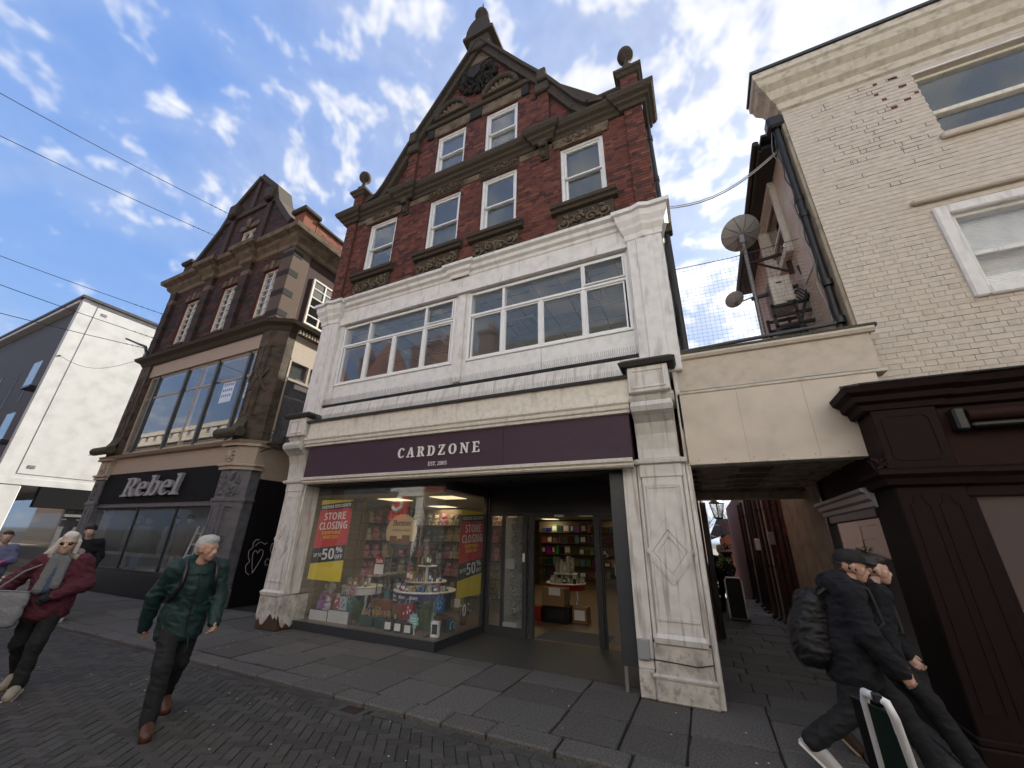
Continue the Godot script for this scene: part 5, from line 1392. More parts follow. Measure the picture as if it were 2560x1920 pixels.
func make_pink() -> void:
	rng.seed = 303
	var z := -6.25
	var x0 := 2.32
	var t := thing("painted_brick_building", "cream-pink painted brick building with moulded cornice above dark brown shopfront", "building", Vector3(5, 0, z))
	var win := [[4.05, 7.47, 6.6, 8.85], [3.66, 4.8, 6.2, 6.1]]
	brick_wall(t, "painted_brickwork", Transform3D(Basis(), Vector3(0, 0, z)), 3.5, 9.2, func(_y): return [x0, 9.0], win, PINK, 300, M.painted_brick, M.paint_gap, 0.225, 0.078, 0.006, 0.005, 0.003, 0.03)
	# open joints where the paint has cracked away, and bare red bricks under the cornice
	var oj := B.new()
	for i in 110:
		var cx := 3.3 + rng.randf_range(-0.9, 0.75) * (0.4 + rng.randf() * 0.6); var cy := 8.0 + rng.randf_range(-1.3, 0.95)
		var r := floorf((cy - 3.5) / 0.07808)
		cy = 3.5 + r * 0.07808
		if cx < 4.0 and cx > 2.45:
			oj.box(cx, cy - 0.004, z, minf(cx + rng.randf_range(0.06, 0.24), 4.02), cy + 0.004, z + 0.0068)
			if rng.randf() < 0.6: oj.box(cx, cy, z, cx + 0.007, cy + 0.075, z + 0.007)
	for i in 170:
		var cx := rng.randf_range(2.4, 6.0); var cy := 3.5 + floorf(rng.randf() * 73.0) * 0.07808
		if (cx > 3.4 and cy > 4.6 and cy < 6.4) or (cx > 3.85 and cy > 7.2): continue
		oj.box(cx, cy - 0.003, z, cx + rng.randf_range(0.05, 0.35), cy + 0.003, z + 0.0067)
	part(t, "open_joint", oj, M.mortar).set_meta("kind", "stuff")
	for i in 9:
		var bx := rng.randf_range(3.5, 3.98); var by := 3.5 + floorf((rng.randf_range(8.3, 9.0) - 3.5) / 0.07808) * 0.07808
		part(t, "bare_patch", B.new().cb(bx, by + 0.012, z, bx + rng.randf_range(0.05, 0.1), by + 0.06, z + 0.0085, 0.002), M.brick_side)
	# top window: two wide lights without frames, lower one with sash
	for q in win:
		part(t, "window_reveal", reveal(B.new(), q[0], q[1], q[2], q[3], z, 0.25), M.pale_render)
	var w := holder(t, "upper_window", Vector3(5.3, 7.47, z))
	part(w, "frame", frame4(B.new(), 4.05, 7.47, 6.6, 8.85, z - 0.2, z - 0.1, 0.05).cb(4.1, 7.98, z - 0.19, 6.55, 8.06, z - 0.08, 0.01), M.cream_paint)
	pane(w, 4.1, 8.06, 6.55, 8.8, z - 0.13); pane(w, 4.1, 7.52, 6.55, 7.98, z - 0.15)
	part(w, "blind", B.new().box(4.15, 7.55, z - 0.4, 6.5, 7.75, z - 0.38), M.white_panel)
	part(t, "window_sill", B.new().cb(3.98, 7.36, z, 6.7, 7.47, z + 0.08, 0.02), M.pale_render)
	var w2 := holder(t, "lower_window", Vector3(5.0, 4.8, z))
	part(w2, "architrave", frame4(B.new(), 3.52, 4.72, 6.3, 6.2, z - 0.05, z + 0.06, 0.15, 0.02), M.white_paint)
	part(w2, "sash", frame4(B.new(), 3.68, 4.86, 6.15, 6.06, z - 0.14, z - 0.03, 0.06).cb(3.74, 5.36, z - 0.13, 6.1, 5.43, z - 0.035, 0.01), M.white_paint)
	pane(w2, 3.72, 5.43, 6.1, 6.02, z - 0.08); pane(w2, 3.72, 4.9, 6.1, 5.36, z - 0.1)
	var bl := B.new()
	for i in 44: bl.box(3.7, 4.88 + i * 0.027, z - 0.22, 6.12, 4.9 + i * 0.027, z - 0.2)
	part(w2, "venetian_blind", bl, M.white_panel)
	part(t, "hood_mould", B.new().cb(3.35, 6.32, z, 6.5, 6.4, z + 0.09, 0.02), M.pale_render)
	# cornice with return on the alley side
	part(t, "cornice", B.new().sweep([Vector2(0, 9.05), Vector2(0.05, 9.08), Vector2(0.06, 9.22), Vector2(0.14, 9.28), Vector2(0.2, 9.42), Vector2(0.3, 9.5), Vector2(0.33, 9.62), Vector2(0.37, 9.65), Vector2(0.37, 9.78), Vector2(0.0, 9.85)], [Vector2(x0, z - 0.3), Vector2(x0, z), Vector2(9.0, z)]), M.pale_cornice)
	part(t, "roof_edge", B.new().sweep([Vector2(0, 9.84), Vector2(0.4, 9.79), Vector2(0.4, 9.85), Vector2(0.0, 9.95)], [Vector2(x0, z - 0.3), Vector2(x0, z), Vector2(9.0, z)]), M.slate)
	part(t, "quoin_pier", B.new().cb(x0 - 0.05, 3.4, z - 0.42, x0 + 0.12, 9.06, z - 0.02, 0.01), M.alley_render)
	# alley side
	var st := Transform3D(Basis(Vector3.UP, -PI / 2), Vector3(x0, 0, 0))
	brick_wall(t, "side_brickwork", st, 2.75, 8.9, func(_y): return [-12.0, z - 0.42 + 0.0], [[-9.1, 7.2, -7.7, 8.7]], PINK, 0, M.painted_brick, M.paint_gap, 0.225, 0.078, 0.006, 0.006, 0.003, 0.03)
	part(t, "side_render", B.new().box(x0 - 0.02, 6.2, -7.6, x0 - 0.008, 8.9, z - 0.42), M.beam_panel)
	var sw := holder(t, "side_window", Vector3(x0, 7.2, -8.4))
	part(sw, "frame", B.new().box(x0 - 0.16, 7.1, -9.25, x0 + 0.05, 8.85, -9.1).box(x0 - 0.1, 7.2, -7.75, x0 + 0.05, 8.7, -7.66).box(x0 - 0.12, 8.7, -9.1, x0 + 0.05, 8.85, -7.66).box(x0 - 0.14, 7.05, -9.1, x0 + 0.05, 7.2, -7.66).box(x0 - 0.02, 7.9, -9.1, x0 + 0.02, 7.97, -7.75), M.cream_paint)
	part(sw, "pane", B.new().box(x0 + 0.03, 7.2, -9.1, x0 + 0.036, 8.7, -7.75), M.glass_dark)
	part(t, "eaves_board", B.new().box(x0 - 0.34, 8.85, -12.0, x0 + 0.1, 8.93, z - 0.5).box(x0 - 0.36, 8.8, -12.0, x0 - 0.3, 9.02, z - 0.5), M.sill_dark)
	part(t, "gutter", B.new().tube([Vector3(x0 - 0.4, 8.95, z - 0.4), Vector3(x0 - 0.4, 8.9, -12.0)], 0.06, 8), M.black_metal)
	part(t, "room_shell", B.new().box(x0 + 0.05, 2.8, -12.0, 9.0, 9.05, -11.8).box(8.8, 0, -11.8, 9.0, 9.05, z - 0.02), M.room_paint)
	part(t, "room_floor", B.new().box(x0 + 0.05, 6.5, -11.8, 8.8, 6.7, z - 0.26).box(x0 + 0.05, 2.85, -11.8, 8.8, 3.4, z - 0.02), M.room_wall)
	part(t, "roof", B.new().box(x0 - 0.3, 9.0, -12.0, 9.0, 9.06, z - 0.35), M.slate)
	# black downpipe with its branch, brackets and clipped cables
	var dp := thing("downpipe", "thick black downpipe with hopper on corner of painted brick building", "pipe", Vector3(2.2, 5.0, z - 0.2))
	part(dp, "pipe", B.new().tube([Vector3(2.2, 9.0, z - 0.1), Vector3(2.2, 7.3, z - 0.14), Vector3(2.2, 4.6, z - 0.2)], 0.055, 10), M.black_metal)
	part(dp, "hopper", B.new().cb(2.06, 8.78, z - 0.24, 2.32, 9.05, z + 0.02, 0.04), M.black_metal)
	for y in [8.5, 7.1, 6.75, 5.4, 4.75]: part(dp, "collar", B.new().tube([Vector3(2.2, y, z - 0.15), Vector3(2.2, y + 0.1, z - 0.145)], 0.068, 10), M.black_metal)
	part(dp, "bracket", B.new().bar(Vector3(2.2, 6.72, z - 0.15), Vector3(2.5, 6.7, z - 0.02), 0.025), M.iron)
	var cb: Array = []; var cc: Array = []
	for i in 30:
		var y := 8.8 - i * 0.14
		cb.append(Vector3(2.12 + 0.02 * sin(i * 1.3), y, z - 0.1 + 0.03 * sin(i * 0.7))); cc.append(Vector3(2.1 + 0.03 * sin(i * 0.9 + 2.0), y, z - 0.16 + 0.03 * cos(i * 0.8)))
	part(dp, "clipped_cable", B.new().tube(cb, 0.009, 5), M.black_metal)
	part(dp, "clipped_cable", B.new().tube(cc, 0.007, 5), M.galvanised)

	# beam over the passage
	var bm := thing("passage_beam", "cream boarded beam with roof coping bridging the covered passage", "beam", Vector3(1.1, 2.75, -5.95))
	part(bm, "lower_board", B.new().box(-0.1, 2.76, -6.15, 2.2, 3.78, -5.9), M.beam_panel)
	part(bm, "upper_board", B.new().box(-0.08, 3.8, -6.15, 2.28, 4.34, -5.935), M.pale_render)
	part(bm, "trim", B.new().cb(-0.08, 3.775, -6.1, 2.32, 3.815, -5.885, 0.008).cb(-0.1, 2.745, -6.12, 2.1, 2.77, -5.89, 0.004), M.pale_cornice)
	part(bm, "coping", B.new().sweep([Vector2(0, 4.33), Vector2(0.04, 4.34), Vector2(0.06, 4.38), Vector2(0.05, 4.42), Vector2(-0.1, 4.44)], [Vector2(-0.06, -5.935), Vector2(2.34, -5.935)]), M.pale_render)
	part(bm, "coping_edge", B.new().cb(-0.08, 4.4, -6.4, 2.38, 4.46, -5.88, 0.015), M.stone_moss)
	part(bm, "gutter_pipe", B.new().tube([Vector3(-0.05, 4.5, -5.98), Vector3(0.9, 4.53, -5.97), Vector3(2.0, 4.56, -5.97)], 0.03, 8), M.lead)
	part(bm, "rear_face", B.new().box(-0.1, 2.76, -9.6, 2.3, 4.3, -9.45), M.alley_render)
	part(bm, "flat_roof", B.new().box(-0.1, 4.28, -9.6, 2.32, 4.34, -6.15), M.lead)
	for x in [0.66, 1.42]: part(bm, "board_joint", B.new().box(x - 0.002, 2.78, -5.9, x + 0.002, 3.77, -5.8985), M.alley_render)
	for i in 7: part(bm, "fixing", B.new().ell(Vector3(0.05 + i * 0.33, 2.81, -5.899), Vector3(0.008, 0.008, 0.004), 8), M.galvanised)
	part(bm, "clipped_cable", B.new().tube([Vector3(-0.06, 3.84, -5.925), Vector3(0.7, 3.835, -5.925), Vector3(1.5, 3.84, -5.925), Vector3(2.25, 3.835, -5.925)], 0.007, 5), M.dish_grey)
	# boarded ceiling of the passage
	var cl := holder(bm, "passage_ceiling", Vector3(1, 2.8, -7.5))
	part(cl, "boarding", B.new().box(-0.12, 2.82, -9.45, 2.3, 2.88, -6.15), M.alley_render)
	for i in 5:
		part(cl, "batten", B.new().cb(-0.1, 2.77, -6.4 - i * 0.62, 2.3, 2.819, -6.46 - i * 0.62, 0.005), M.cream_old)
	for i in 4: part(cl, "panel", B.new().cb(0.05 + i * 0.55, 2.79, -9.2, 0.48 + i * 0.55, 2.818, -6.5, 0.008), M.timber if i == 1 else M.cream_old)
	part(cl, "end_beam", B.new().cb(-0.1, 2.6, -9.62, 2.3, 2.76, -9.4, 0.01), M.cream_old)

func make_brown() -> void:
	var z := -5.5
	var t := thing("brown_shopfront", "dark brown panelled timber shopfront with moulded cornice beside the passage", "shopfront", Vector3(4, 0, z))
	part(t, "pilaster", B.new().cb(1.87, 0.0, -6.2, 2.42, 2.38, z, 0.015), M.brown_paint)
	part(t, "pilaster_base", B.new().cb(1.83, 0.0, -6.25, 2.46, 0.2, z + 0.04, 0.015).cb(1.85, 0.2, -6.22, 2.44, 0.26, z + 0.025, 0.01), M.brown_paint)
	for x in [1.98, 2.2]:
		var m := B.new()
		var a := 0.11
		moulding(m, [Vector2(x - 0.02, 0.42), Vector2(x + a + 0.02, 0.42), Vector2(x + a + 0.02, 2.16), Vector2(x + a - 0.01, 2.18), Vector2(x + a - 0.03, 2.26), Vector2(x + 0.03, 2.26), Vector2(x + 0.01, 2.18), Vector2(x - 0.02, 2.16)], z, 0.014, 0.008)
		part(t, "reeded_panel", m, M.brown_paint)
	part(t, "capital", B.new().sweep([Vector2(0, 2.34), Vector2(0.04, 2.36), Vector2(0.06, 2.42), Vector2(0.11, 2.46), Vector2(0.11, 2.5), Vector2(0.0, 2.54)], [Vector2(1.85, -6.1), Vector2(1.85, z + 0.02), Vector2(2.44, z + 0.02), Vector2(2.44, z - 0.02), Vector2(9.0, z - 0.02)]), M.brown_paint)
	part(t, "upper_pilaster", B.new().cb(1.87, 2.52, -6.2, 2.42, 3.2, z + 0.02, 0.01), M.brown_paint)
	var up := B.new()
	moulding(up, [Vector2(1.99, 2.62), Vector2(2.3, 2.62), Vector2(2.34, 2.66), Vector2(2.34, 3.06), Vector2(2.3, 3.1), Vector2(1.99, 3.1), Vector2(1.95, 3.06), Vector2(1.95, 2.66)], z + 0.02, 0.014, 0.01)
	part(t, "raised_panel", up, M.brown_paint)
	part(t, "fascia", B.new().box(2.42, 2.52, -6.1, 9.0, 3.2, z - 0.04), M.brown_sign)
	part(t, "cornice", B.new().sweep([Vector2(0, 3.16), Vector2(0.04, 3.18), Vector2(0.05, 3.24), Vector2(0.1, 3.27), Vector2(0.11, 3.33), Vector2(0.17, 3.37), Vector2(0.19, 3.44), Vector2(0.0, 3.47)], [Vector2(1.84, -6.1), Vector2(1.84, z), Vector2(2.46, z), Vector2(2.46, z - 0.03), Vector2(9.0, z - 0.03)]), M.brown_paint)
	part(t, "lead_flashing", B.new().sweep([Vector2(-0.4, 3.42), Vector2(0.2, 3.445), Vector2(0.21, 3.46), Vector2(-0.4, 3.64), Vector2(-0.7, 3.68)], [Vector2(1.8, z), Vector2(9.0, z)]), M.lead)
	var aw := holder(t, "awning_box", Vector3(2.6, 3.0, z))
	part(aw, "roller", B.new().tube([Vector3(2.6, 3.03, z + 0.06), Vector3(8.8, 3.03, z + 0.06)], 0.07, 12), M.brown_sign)
	part(aw, "end_bracket", B.new().cb(2.5, 2.88, z - 0.05, 2.6, 3.12, z + 0.1, 0.02), M.black_metal)
	part(aw, "front_bar", B.new().cb(2.6, 2.9, z - 0.02, 8.8, 2.95, z + 0.12, 0.015), M.black_metal)
	var w := holder(t, "shop_window", Vector3(5, 0.6, z))
	part(w, "frame", B.new().cb(2.42, 2.24, z - 0.15, 9.0, 2.36, z - 0.03, 0.01).cb(2.42, 0.26, z - 0.2, 9.0, 0.62, z - 0.02, 0.01).cb(2.42, 0.62, z - 0.14, 2.48, 2.24, z - 0.04, 0.008).cb(5.0, 0.62, z - 0.14, 5.08, 2.24, z - 0.04, 0.008), M.brown_paint)
	pane(w, 2.48, 0.62, 5.0, 2.24, z - 0.09); pane(w, 5.08, 0.62, 9.0, 2.24, z - 0.09)
	part(t, "plinth", B.new().cb(2.46, 0, z - 0.3, 9.0, 0.27, z + 0.0, 0.015), M.brown_paint)
	# side window to the passage
	var s := holder(t, "passage_window", Vector3(1.9, 0.3, -7.2))
	part(s, "frame", B.new().cb(1.86, 0.0, -8.35, 1.98, 0.34, -6.2, 0.01).cb(1.86, 2.08, -8.35, 1.98, 2.2, -6.2, 0.01).cb(1.84, 0.0, -8.42, 1.98, 2.8, -8.3, 0.01), M.black_paint)
	part(s, "moulding", B.new().sweep([Vector2(0, 2.18), Vector2(0.03, 2.2), Vector2(0.035, 2.25), Vector2(0.07, 2.28), Vector2(0.08, 2.34), Vector2(0.12, 2.36), Vector2(0.12, 2.4), Vector2(0, 2.42)], [Vector2(1.86, -8.45), Vector2(1.86, -6.05)]), M.letter_grey)
	part(s, "upper_board", B.new().box(1.88, 2.4, -8.3, 1.96, 2.82, -6.2), M.brown_sign)
	part(s, "pane", B.new().box(1.9, 0.34, -8.3, 1.906, 2.08, -6.2), M.glass)
	part(t, "interior", B.new().box(2.0, 0, -11.5, 9.0, 2.8, -11.4).box(1.95, 2.56, -11.4, 9.0, 2.7, z - 0.16).box(1.95, 0.0, -11.4, 9.0, 0.02, z - 0.31).box(8.9, 0, -11.4, 9.0, 2.8, z - 0.2), M.timber)  # dark timber colour on the walls stands in for a dim room
	part(t, "counter", B.new().cb(3.4, 0.02, -7.4, 6.0, 0.95, -6.9, 0.02), M.timber)
	var pot := thing("window_pot", "white box of green leaves standing in the brown shop window", "plant", Vector3(3.05, 0.62, -5.85))
	part(pot, "box", B.new().cb(2.92, 0.85, -5.95, 3.18, 1.0, -5.75, 0.01), M.white_plastic)
	part(pot, "stand", B.new().cb(2.95, 0.28, -5.93, 3.15, 0.85, -5.77, 0.01), M.timber)
	var lf := B.new()
	rng.seed = 5
	for i in 60:
		var c := Vector3(3.05 + rng.randf_range(-0.13, 0.13), 1.02 + rng.randf() * 0.1, -5.85 + rng.randf_range(-0.1, 0.1))
		var d := Vector3(rng.randf_range(-1, 1), rng.randf_range(0.2, 1), rng.randf_range(-1, 1)).normalized() * 0.05
		var e := d.cross(Vector3.UP).normalized() * 0.02
		lf.quad(c, c + d * 0.5 + e, c + d, c + d * 0.5 - e)
	part(pot, "leaves", lf, paint(0.1, 0.3, 0.03))

func wall_strip(t: Node3D, called: String, a: Vector2, b: Vector2, y0: float, y1: float, th: float, m: Material) -> void:
	# an upright wall along a, b in plan, th thick to the right of the way
	var d := (b - a).normalized(); var nr := Vector2(-d.y, d.x) * th
	part(t, called, B.new().slab(PackedVector2Array([a, b, b + nr, a + nr]), y0, y1), m)

func make_alley() -> void:
	rng.seed = 404
	var t := thing("alley_wall", "row of narrow rendered and brick backs along the alley with many pipes", "wall", Vector3(1.8, 0, -10))
	wall_strip(t, "rendered_wall", Vector2(1.95, -8.4), Vector2(1.72, -11.45), 0, 4.6, 0.3, M.alley_render)
	wall_strip(t, "door_edge", Vector2(1.68, -11.46), Vector2(1.66, -11.62), 0, 1.95, 0.2, M.rust)
	brick_strip_side(t, Vector2(1.71, -11.46), Vector2(1.5, -12.6), 0.0, 4.6)
	wall_strip(t, "cream_wall", Vector2(1.5, -12.6), Vector2(1.37, -13.6), 0, 4.4, 0.3, M.pale_render)
	wall_strip(t, "dark_wall", Vector2(1.36, -13.9), Vector2(1.32, -15.0), -0.1, 4.0, 0.3, M.brick_side)
	wall_strip(t, "cream_wall", Vector2(1.36, -15.0), Vector2(1.28, -17.0), -0.6, 4.0, 0.3, M.alley_render)
	wall_strip(t, "brick_wall", Vector2(1.3, -17.0), Vector2(1.22, -26.0), -3, 3.6, 0.3, M.brick_side)
	var pg := "downpipes on the alley wall"
	for q in [[1.64, -11.7, 0.035], [1.56, -12.1, 0.03], [1.5, -12.5, 0.045], [1.43, -12.9, 0.03], [1.36, -13.25, 0.05], [1.32, -14.0, 0.04], [1.3, -14.5, 0.05], [1.29, -15.2, 0.04], [1.24, -16.2, 0.05], [1.22, -17.2, 0.05]]:
		var o := thing("alley_downpipe", "dark drainpipe running down the narrow alley wall", "pipe", Vector3(q[0], 0, q[1]), pg)
		part(o, "pipe", B.new().tube([Vector3(q[0], 0.12, q[1]), Vector3(q[0], 3.1, q[1])], q[2], 8), M.black_metal if q[2] < 0.045 else M.grey_dark)
		part(o, "shoe", B.new().tube([Vector3(q[0], 0.14, q[1]), Vector3(q[0] - 0.02, 0.06, q[1]), Vector3(q[0] - 0.1, 0.02, q[1] + 0.01)], q[2], 8), M.black_metal)
		for y in [1.2, 2.6]: part(o, "collar", B.new().tube([Vector3(q[0], y, q[1]), Vector3(q[0], y + 0.06, q[1])], q[2] + 0.012, 8), M.black_metal)
	for q in [[1.52, 1.75, -12.3, "grey"], [1.33, 1.6, -13.6, "white"]]:
		var o := thing("meter_box", q[3] + " meter box fixed to the alley wall among pipes", "box", Vector3(q[0], q[1], q[2]))
		part(o, "case", B.new().cb(q[0] - 0.1, q[1], q[2] - 0.15, q[0] + 0.03, q[1] + 0.3, q[2] + 0.12, 0.015), M.letter_grey if q[3] == "grey" else M.white_plastic)
		part(o, "door", B.new().cb(q[0] - 0.11, q[1] + 0.03, q[2] - 0.12, q[0] - 0.099, q[1] + 0.27, q[2] + 0.09, 0.004), M.galvanised)
	# left side beyond the passage
	var l := thing("alley_left_wall", "dark brick rear wall with black door posts on the alley's other side", "wall", Vector3(0, 0, -13))
	wall_strip(l, "brick_wall", Vector2(0.22, -26.0), Vector2(-0.06, -9.7), -3, 3.2, 0.25, M.brick_side)
	part(l, "door_post", B.new().cb(-0.04, 0, -10.15, 0.08, 2.6, -10.0, 0.01), M.black_paint)
	part(l, "door_post", B.new().cb(-0.02, 0, -11.3, 0.08, 2.4, -11.2, 0.01), M.black_paint)
	# lantern
	var la := thing("alley_lantern", "black glazed lantern hanging where the passage opens to the alley", "lantern", Vector3(0.3, 2.25, -9.9))
	var lx := 0.3; var lz := -9.9
	part(la, "bracket", B.new().tube([Vector3(-0.02, 2.66, lz), Vector3(lx, 2.7, lz)], 0.02, 6), M.black_metal)
	part(la, "cap", B.new().lathe([Vector2(0.15, 2.56), Vector2(0.15, 2.58), Vector2(0.05, 2.66), Vector2(0.03, 2.7), Vector2(0, 2.72)], Vector3(lx, 0, lz), 4), M.black_metal)
	part(la, "glazing", B.new().lathe([Vector2(0.075, 2.27), Vector2(0.135, 2.555)], Vector3(lx, 0, lz), 4), M.glass)
	part(la, "rim", B.new().lathe([Vector2(0.07, 2.24), Vector2(0.085, 2.25), Vector2(0.085, 2.275), Vector2(0.07, 2.28)], Vector3(lx, 0, lz), 4), M.black_metal)
	for k in 4:
		var a := TAU * k / 4
		part(la, "rib", B.new().bar(Vector3(lx + cos(a) * 0.08, 2.26, lz + sin(a) * 0.08), Vector3(lx + cos(a) * 0.14, 2.57, lz + sin(a) * 0.14), 0.012), M.black_metal)
	part(la, "lamp_holder", B.new().tube([Vector3(lx, 2.56, lz), Vector3(lx, 2.4, lz)], 0.015, 6), M.iron)
	# hanging baskets
	for q in [[0.42, 1.5, -12.6, "dark trailing green", Color(0.02, 0.05, 0.012)], [0.36, 1.2, -12.9, "bright yellow-green", Color(0.25, 0.34, 0.03)]]:
		var hb := thing("hanging_basket", "%s plants in a hanging basket in the alley" % q[3], "plant", Vector3(q[0], q[1], q[2]))
		part(hb, "bowl", B.new().lathe([Vector2(0, q[1] - 0.1), Vector2(0.1, q[1] - 0.06), Vector2(0.15, q[1] + 0.04), Vector2(0.13, q[1] + 0.05)], Vector3(q[0], 0, q[2]), 12), M.iron)
		var lf := B.new()
		for i in 140:
			var d := Vector3(rng.randf_range(-1, 1), rng.randf_range(-0.7, 1), rng.randf_range(-1, 1)).normalized() * rng.randf_range(0.08, 0.22)
			var c := Vector3(q[0], q[1] + 0.06, q[2]) + d
			var e := d.cross(Vector3(0.3, 1, 0.2)).normalized() * 0.022
			var f := d.normalized() * 0.05
			lf.quad(c - e, c - f * 0.2, c + e, c + f)
		var lm := paint(q[4].r, q[4].g, q[4].b)
		lm.cull_mode = BaseMaterial3D.CULL_DISABLED
		part(hb, "leaves", lf, lm)
		part(hb, "chain", B.new().tube([Vector3(q[0], q[1] + 0.05, q[2]), Vector3(q[0] - 0.02, q[1] + 0.7, q[2]), Vector3(0.1, q[1] + 0.75, q[2])], 0.008, 5), M.iron)
	# A-board in the alley
	var ab := thing("alley_sign_board", "dark chalk A-board with rounded white frame standing in the alley", "sign board", Vector3(0.45, 0, -12.5))
	for s in [-1.0, 1.0]:
		var b := B.new()
		b.T = Transform3D(Basis(Vector3.RIGHT, -0.16 * s), Vector3(0.46, 0.0, -12.5 + 0.2 * s))
		b.cb(-0.17, 0.06, -0.012, 0.17, 0.92, 0.012, 0.004)
		part(ab, "chalk_panel", b, M.chalk)
		var f := B.new(); f.T = b.T
		f.tube([Vector3(-0.19, 0, 0), Vector3(-0.19, 0.88, 0), Vector3(-0.15, 0.95, 0), Vector3(0.15, 0.95, 0), Vector3(0.19, 0.88, 0), Vector3(0.19, 0, 0)], 0.018, 6)
		part(ab, "frame", f, M.white_plastic)
	part(ab, "base", B.new().cb(0.26, 0.0, -12.78, 0.7, 0.06, -12.22, 0.02), M.black_metal)
	# the court at the alley's foot
	struct("alley_slope", B.new().prism(PackedVector2Array([Vector2(17.0, -0.004), Vector2(27.0, -2.6), Vector2(27.0, -3.0), Vector2(17.0, -0.6)]), -0.4, 3.4), M.alley_render).transform = Transform3D(Basis(Vector3.UP, PI / 2), Vector3(0, 0, 0))
	struct("court", B.new().box(-30, -3.0, -60, 30, -2.6, -27), M.alley_render)
	var fs := thing("far_shop", "small shop with blue fascia facing up the alley", "shop", Vector3(2.0, -2.6, -31))
	part(fs, "wall", B.new().box(0.9, -2.6, -33, 4.0, 2.2, -31.05), M.brick_side)
	part(fs, "fascia", B.new().cb(0.95, -0.1, -31.05, 3.9, 0.3, -30.95, 0.02), paint(0.02, 0.06, 0.2))
	part(fs, "shop_glazing", B.new().box(1.0, -2.4, -31.04, 3.9, -0.15, -31.0), M.glass_dark)
	part(fs, "glazing_bar", B.new().box(1.55, -2.4, -31.0, 1.6, -0.15, -30.96).box(2.1, -2.4, -31.0, 2.15, -0.15, -30.96).box(1.0, -1.0, -31.0, 3.9, -0.95, -30.96), M.white_plastic)
	part(fs, "roof", B.new().prism(PackedVector2Array([Vector2(0.2, 2.2), Vector2(4.4, 2.2), Vector2(3.6, 3.3), Vector2(0.8, 3.3)]), -33.5, -30.9), M.slate)
	var og := thing("orange_gable_house", "sunlit orange brick gabled house with chimney beyond the alley", "house", Vector3(1.1, -2.6, -28))
	part(og, "wall", B.new().prism(PackedVector2Array([Vector2(0.75, -2.6), Vector2(1.5, -2.6), Vector2(1.5, 1.7), Vector2(1.2, 2.3), Vector2(0.75, 2.0)]), -30.5, -28), M.brick_orange)
	part(og, "roof", B.new().prism(PackedVector2Array([Vector2(0.1, 1.9), Vector2(1.25, 2.35), Vector2(1.2, 2.5), Vector2(0.1, 2.1)]), -31, -28.05), M.slate)
	part(og, "chimney", B.new().cb(1.0, 2.3, -29.0, 1.22, 3.0, -28.7, 0.02), M.brick_side)
	part(og, "red_door", B.new().box(1.5, -2.6, -29.5, 1.55, 0.3, -28.6), paint(0.2, 0.02, 0.02))
	var bs := thing("banner_sign", "black hanging banner with round white emblem above the alley", "sign", Vector3(1.5, 1.5, -19))
	part(bs, "cloth", B.new().box(1.32, 1.37, -19.02, 1.68, 1.9, -19.0), M.black_paint)
	var rg: Array = []
	for i in 19: rg.append(Vector3(1.51 + cos(TAU * i / 18.0) * 0.12, 1.62 + sin(TAU * i / 18.0) * 0.14, -18.995))
	part(bs, "emblem_ring", B.new().tube(rg, 0.012, 5), M.sign_white)
	part(bs, "emblem_centre", B.new().ell(Vector3(1.51, 1.62, -18.998), Vector3(0.07, 0.06, 0.008), 12), M.sign_white)
	part(bs, "arm", B.new().tube([Vector3(1.3, 1.92, -19.01), Vector3(1.75, 1.92, -19.01)], 0.012, 5), M.iron)
	# bare trees on the slope behind
	for q in [[-0.5, -40.0, 8.2], [2.2, -43.0, 8.6], [4.2, -39.0, 7.4]]:
		bare_tree(Vector3(q[0], -2.6, q[1]), q[2])
func brick_strip_side(t: Node3D, a: Vector2, b: Vector2, y0: float, y1: float) -> void:
	var d := Vector3(b.x - a.x, 0, b.y - a.y)
	var x := d.normalized()
	var T := Transform3D(Basis(x, Vector3.UP, x.cross(Vector3.UP)), Vector3(a.x, 0, a.y))
	if T.basis.z.x > 0: T = Transform3D(Basis(-x, Vector3.UP, (-x).cross(Vector3.UP)), Vector3(b.x, 0, b.y))
	brick_wall(t, "brick_pier", T, y0, y1, func(_y): return [0.0, d.length()], [], RED, 0, M.brick_red, M.mortar)
	wall_strip(t, "pier_core", a + Vector2(0.01, 0), b + Vector2(0.01, 0), y0, y1, 0.3, M.brick_side)
func bare_tree(at: Vector3, h: float) -> void:
	var t := thing("bare_tree", "leafless tree with fine twigs on the skyline beyond the alley", "tree", at, "bare trees beyond the alley")
	part(t, "trunk", B.new().tube([at, at + Vector3(0.1, h * 0.3, 0), at + Vector3(0.0, h * 0.55, 0.1)], 0.16, 8, 0.09), M.timber)
	var tw := B.new()
	var grow := func(p: Vector3, d: Vector3, l: float, r: float, n: int, me: Callable) -> void:
		var q := p + d * l
		tw.tube([p, p + d * l * 0.5 + Vector3(rng.randf_range(-0.05, 0.05), 0, rng.randf_range(-0.05, 0.05)) * l, q], r, 4, r * 0.6)
		if n == 0: return
		for i in (3 if n > 1 else 4):
			var e := (d + Vector3(rng.randf_range(-0.8, 0.8), rng.randf_range(-0.1, 0.7), rng.randf_range(-0.8, 0.8))).normalized()
			me.call(p.lerp(q, rng.randf_range(0.5, 1.0)), e, l * rng.randf_range(0.55, 0.8), r * 0.55, n - 1, me)
	for i in 5: grow.call(at + Vector3(0, h * rng.randf_range(0.3, 0.55), 0), Vector3(rng.randf_range(-0.7, 0.7), 1, rng.randf_range(-0.7, 0.7)).normalized(), h * 0.22, 0.06, 3, grow)
	part(t, "crown", tw, M.timber)
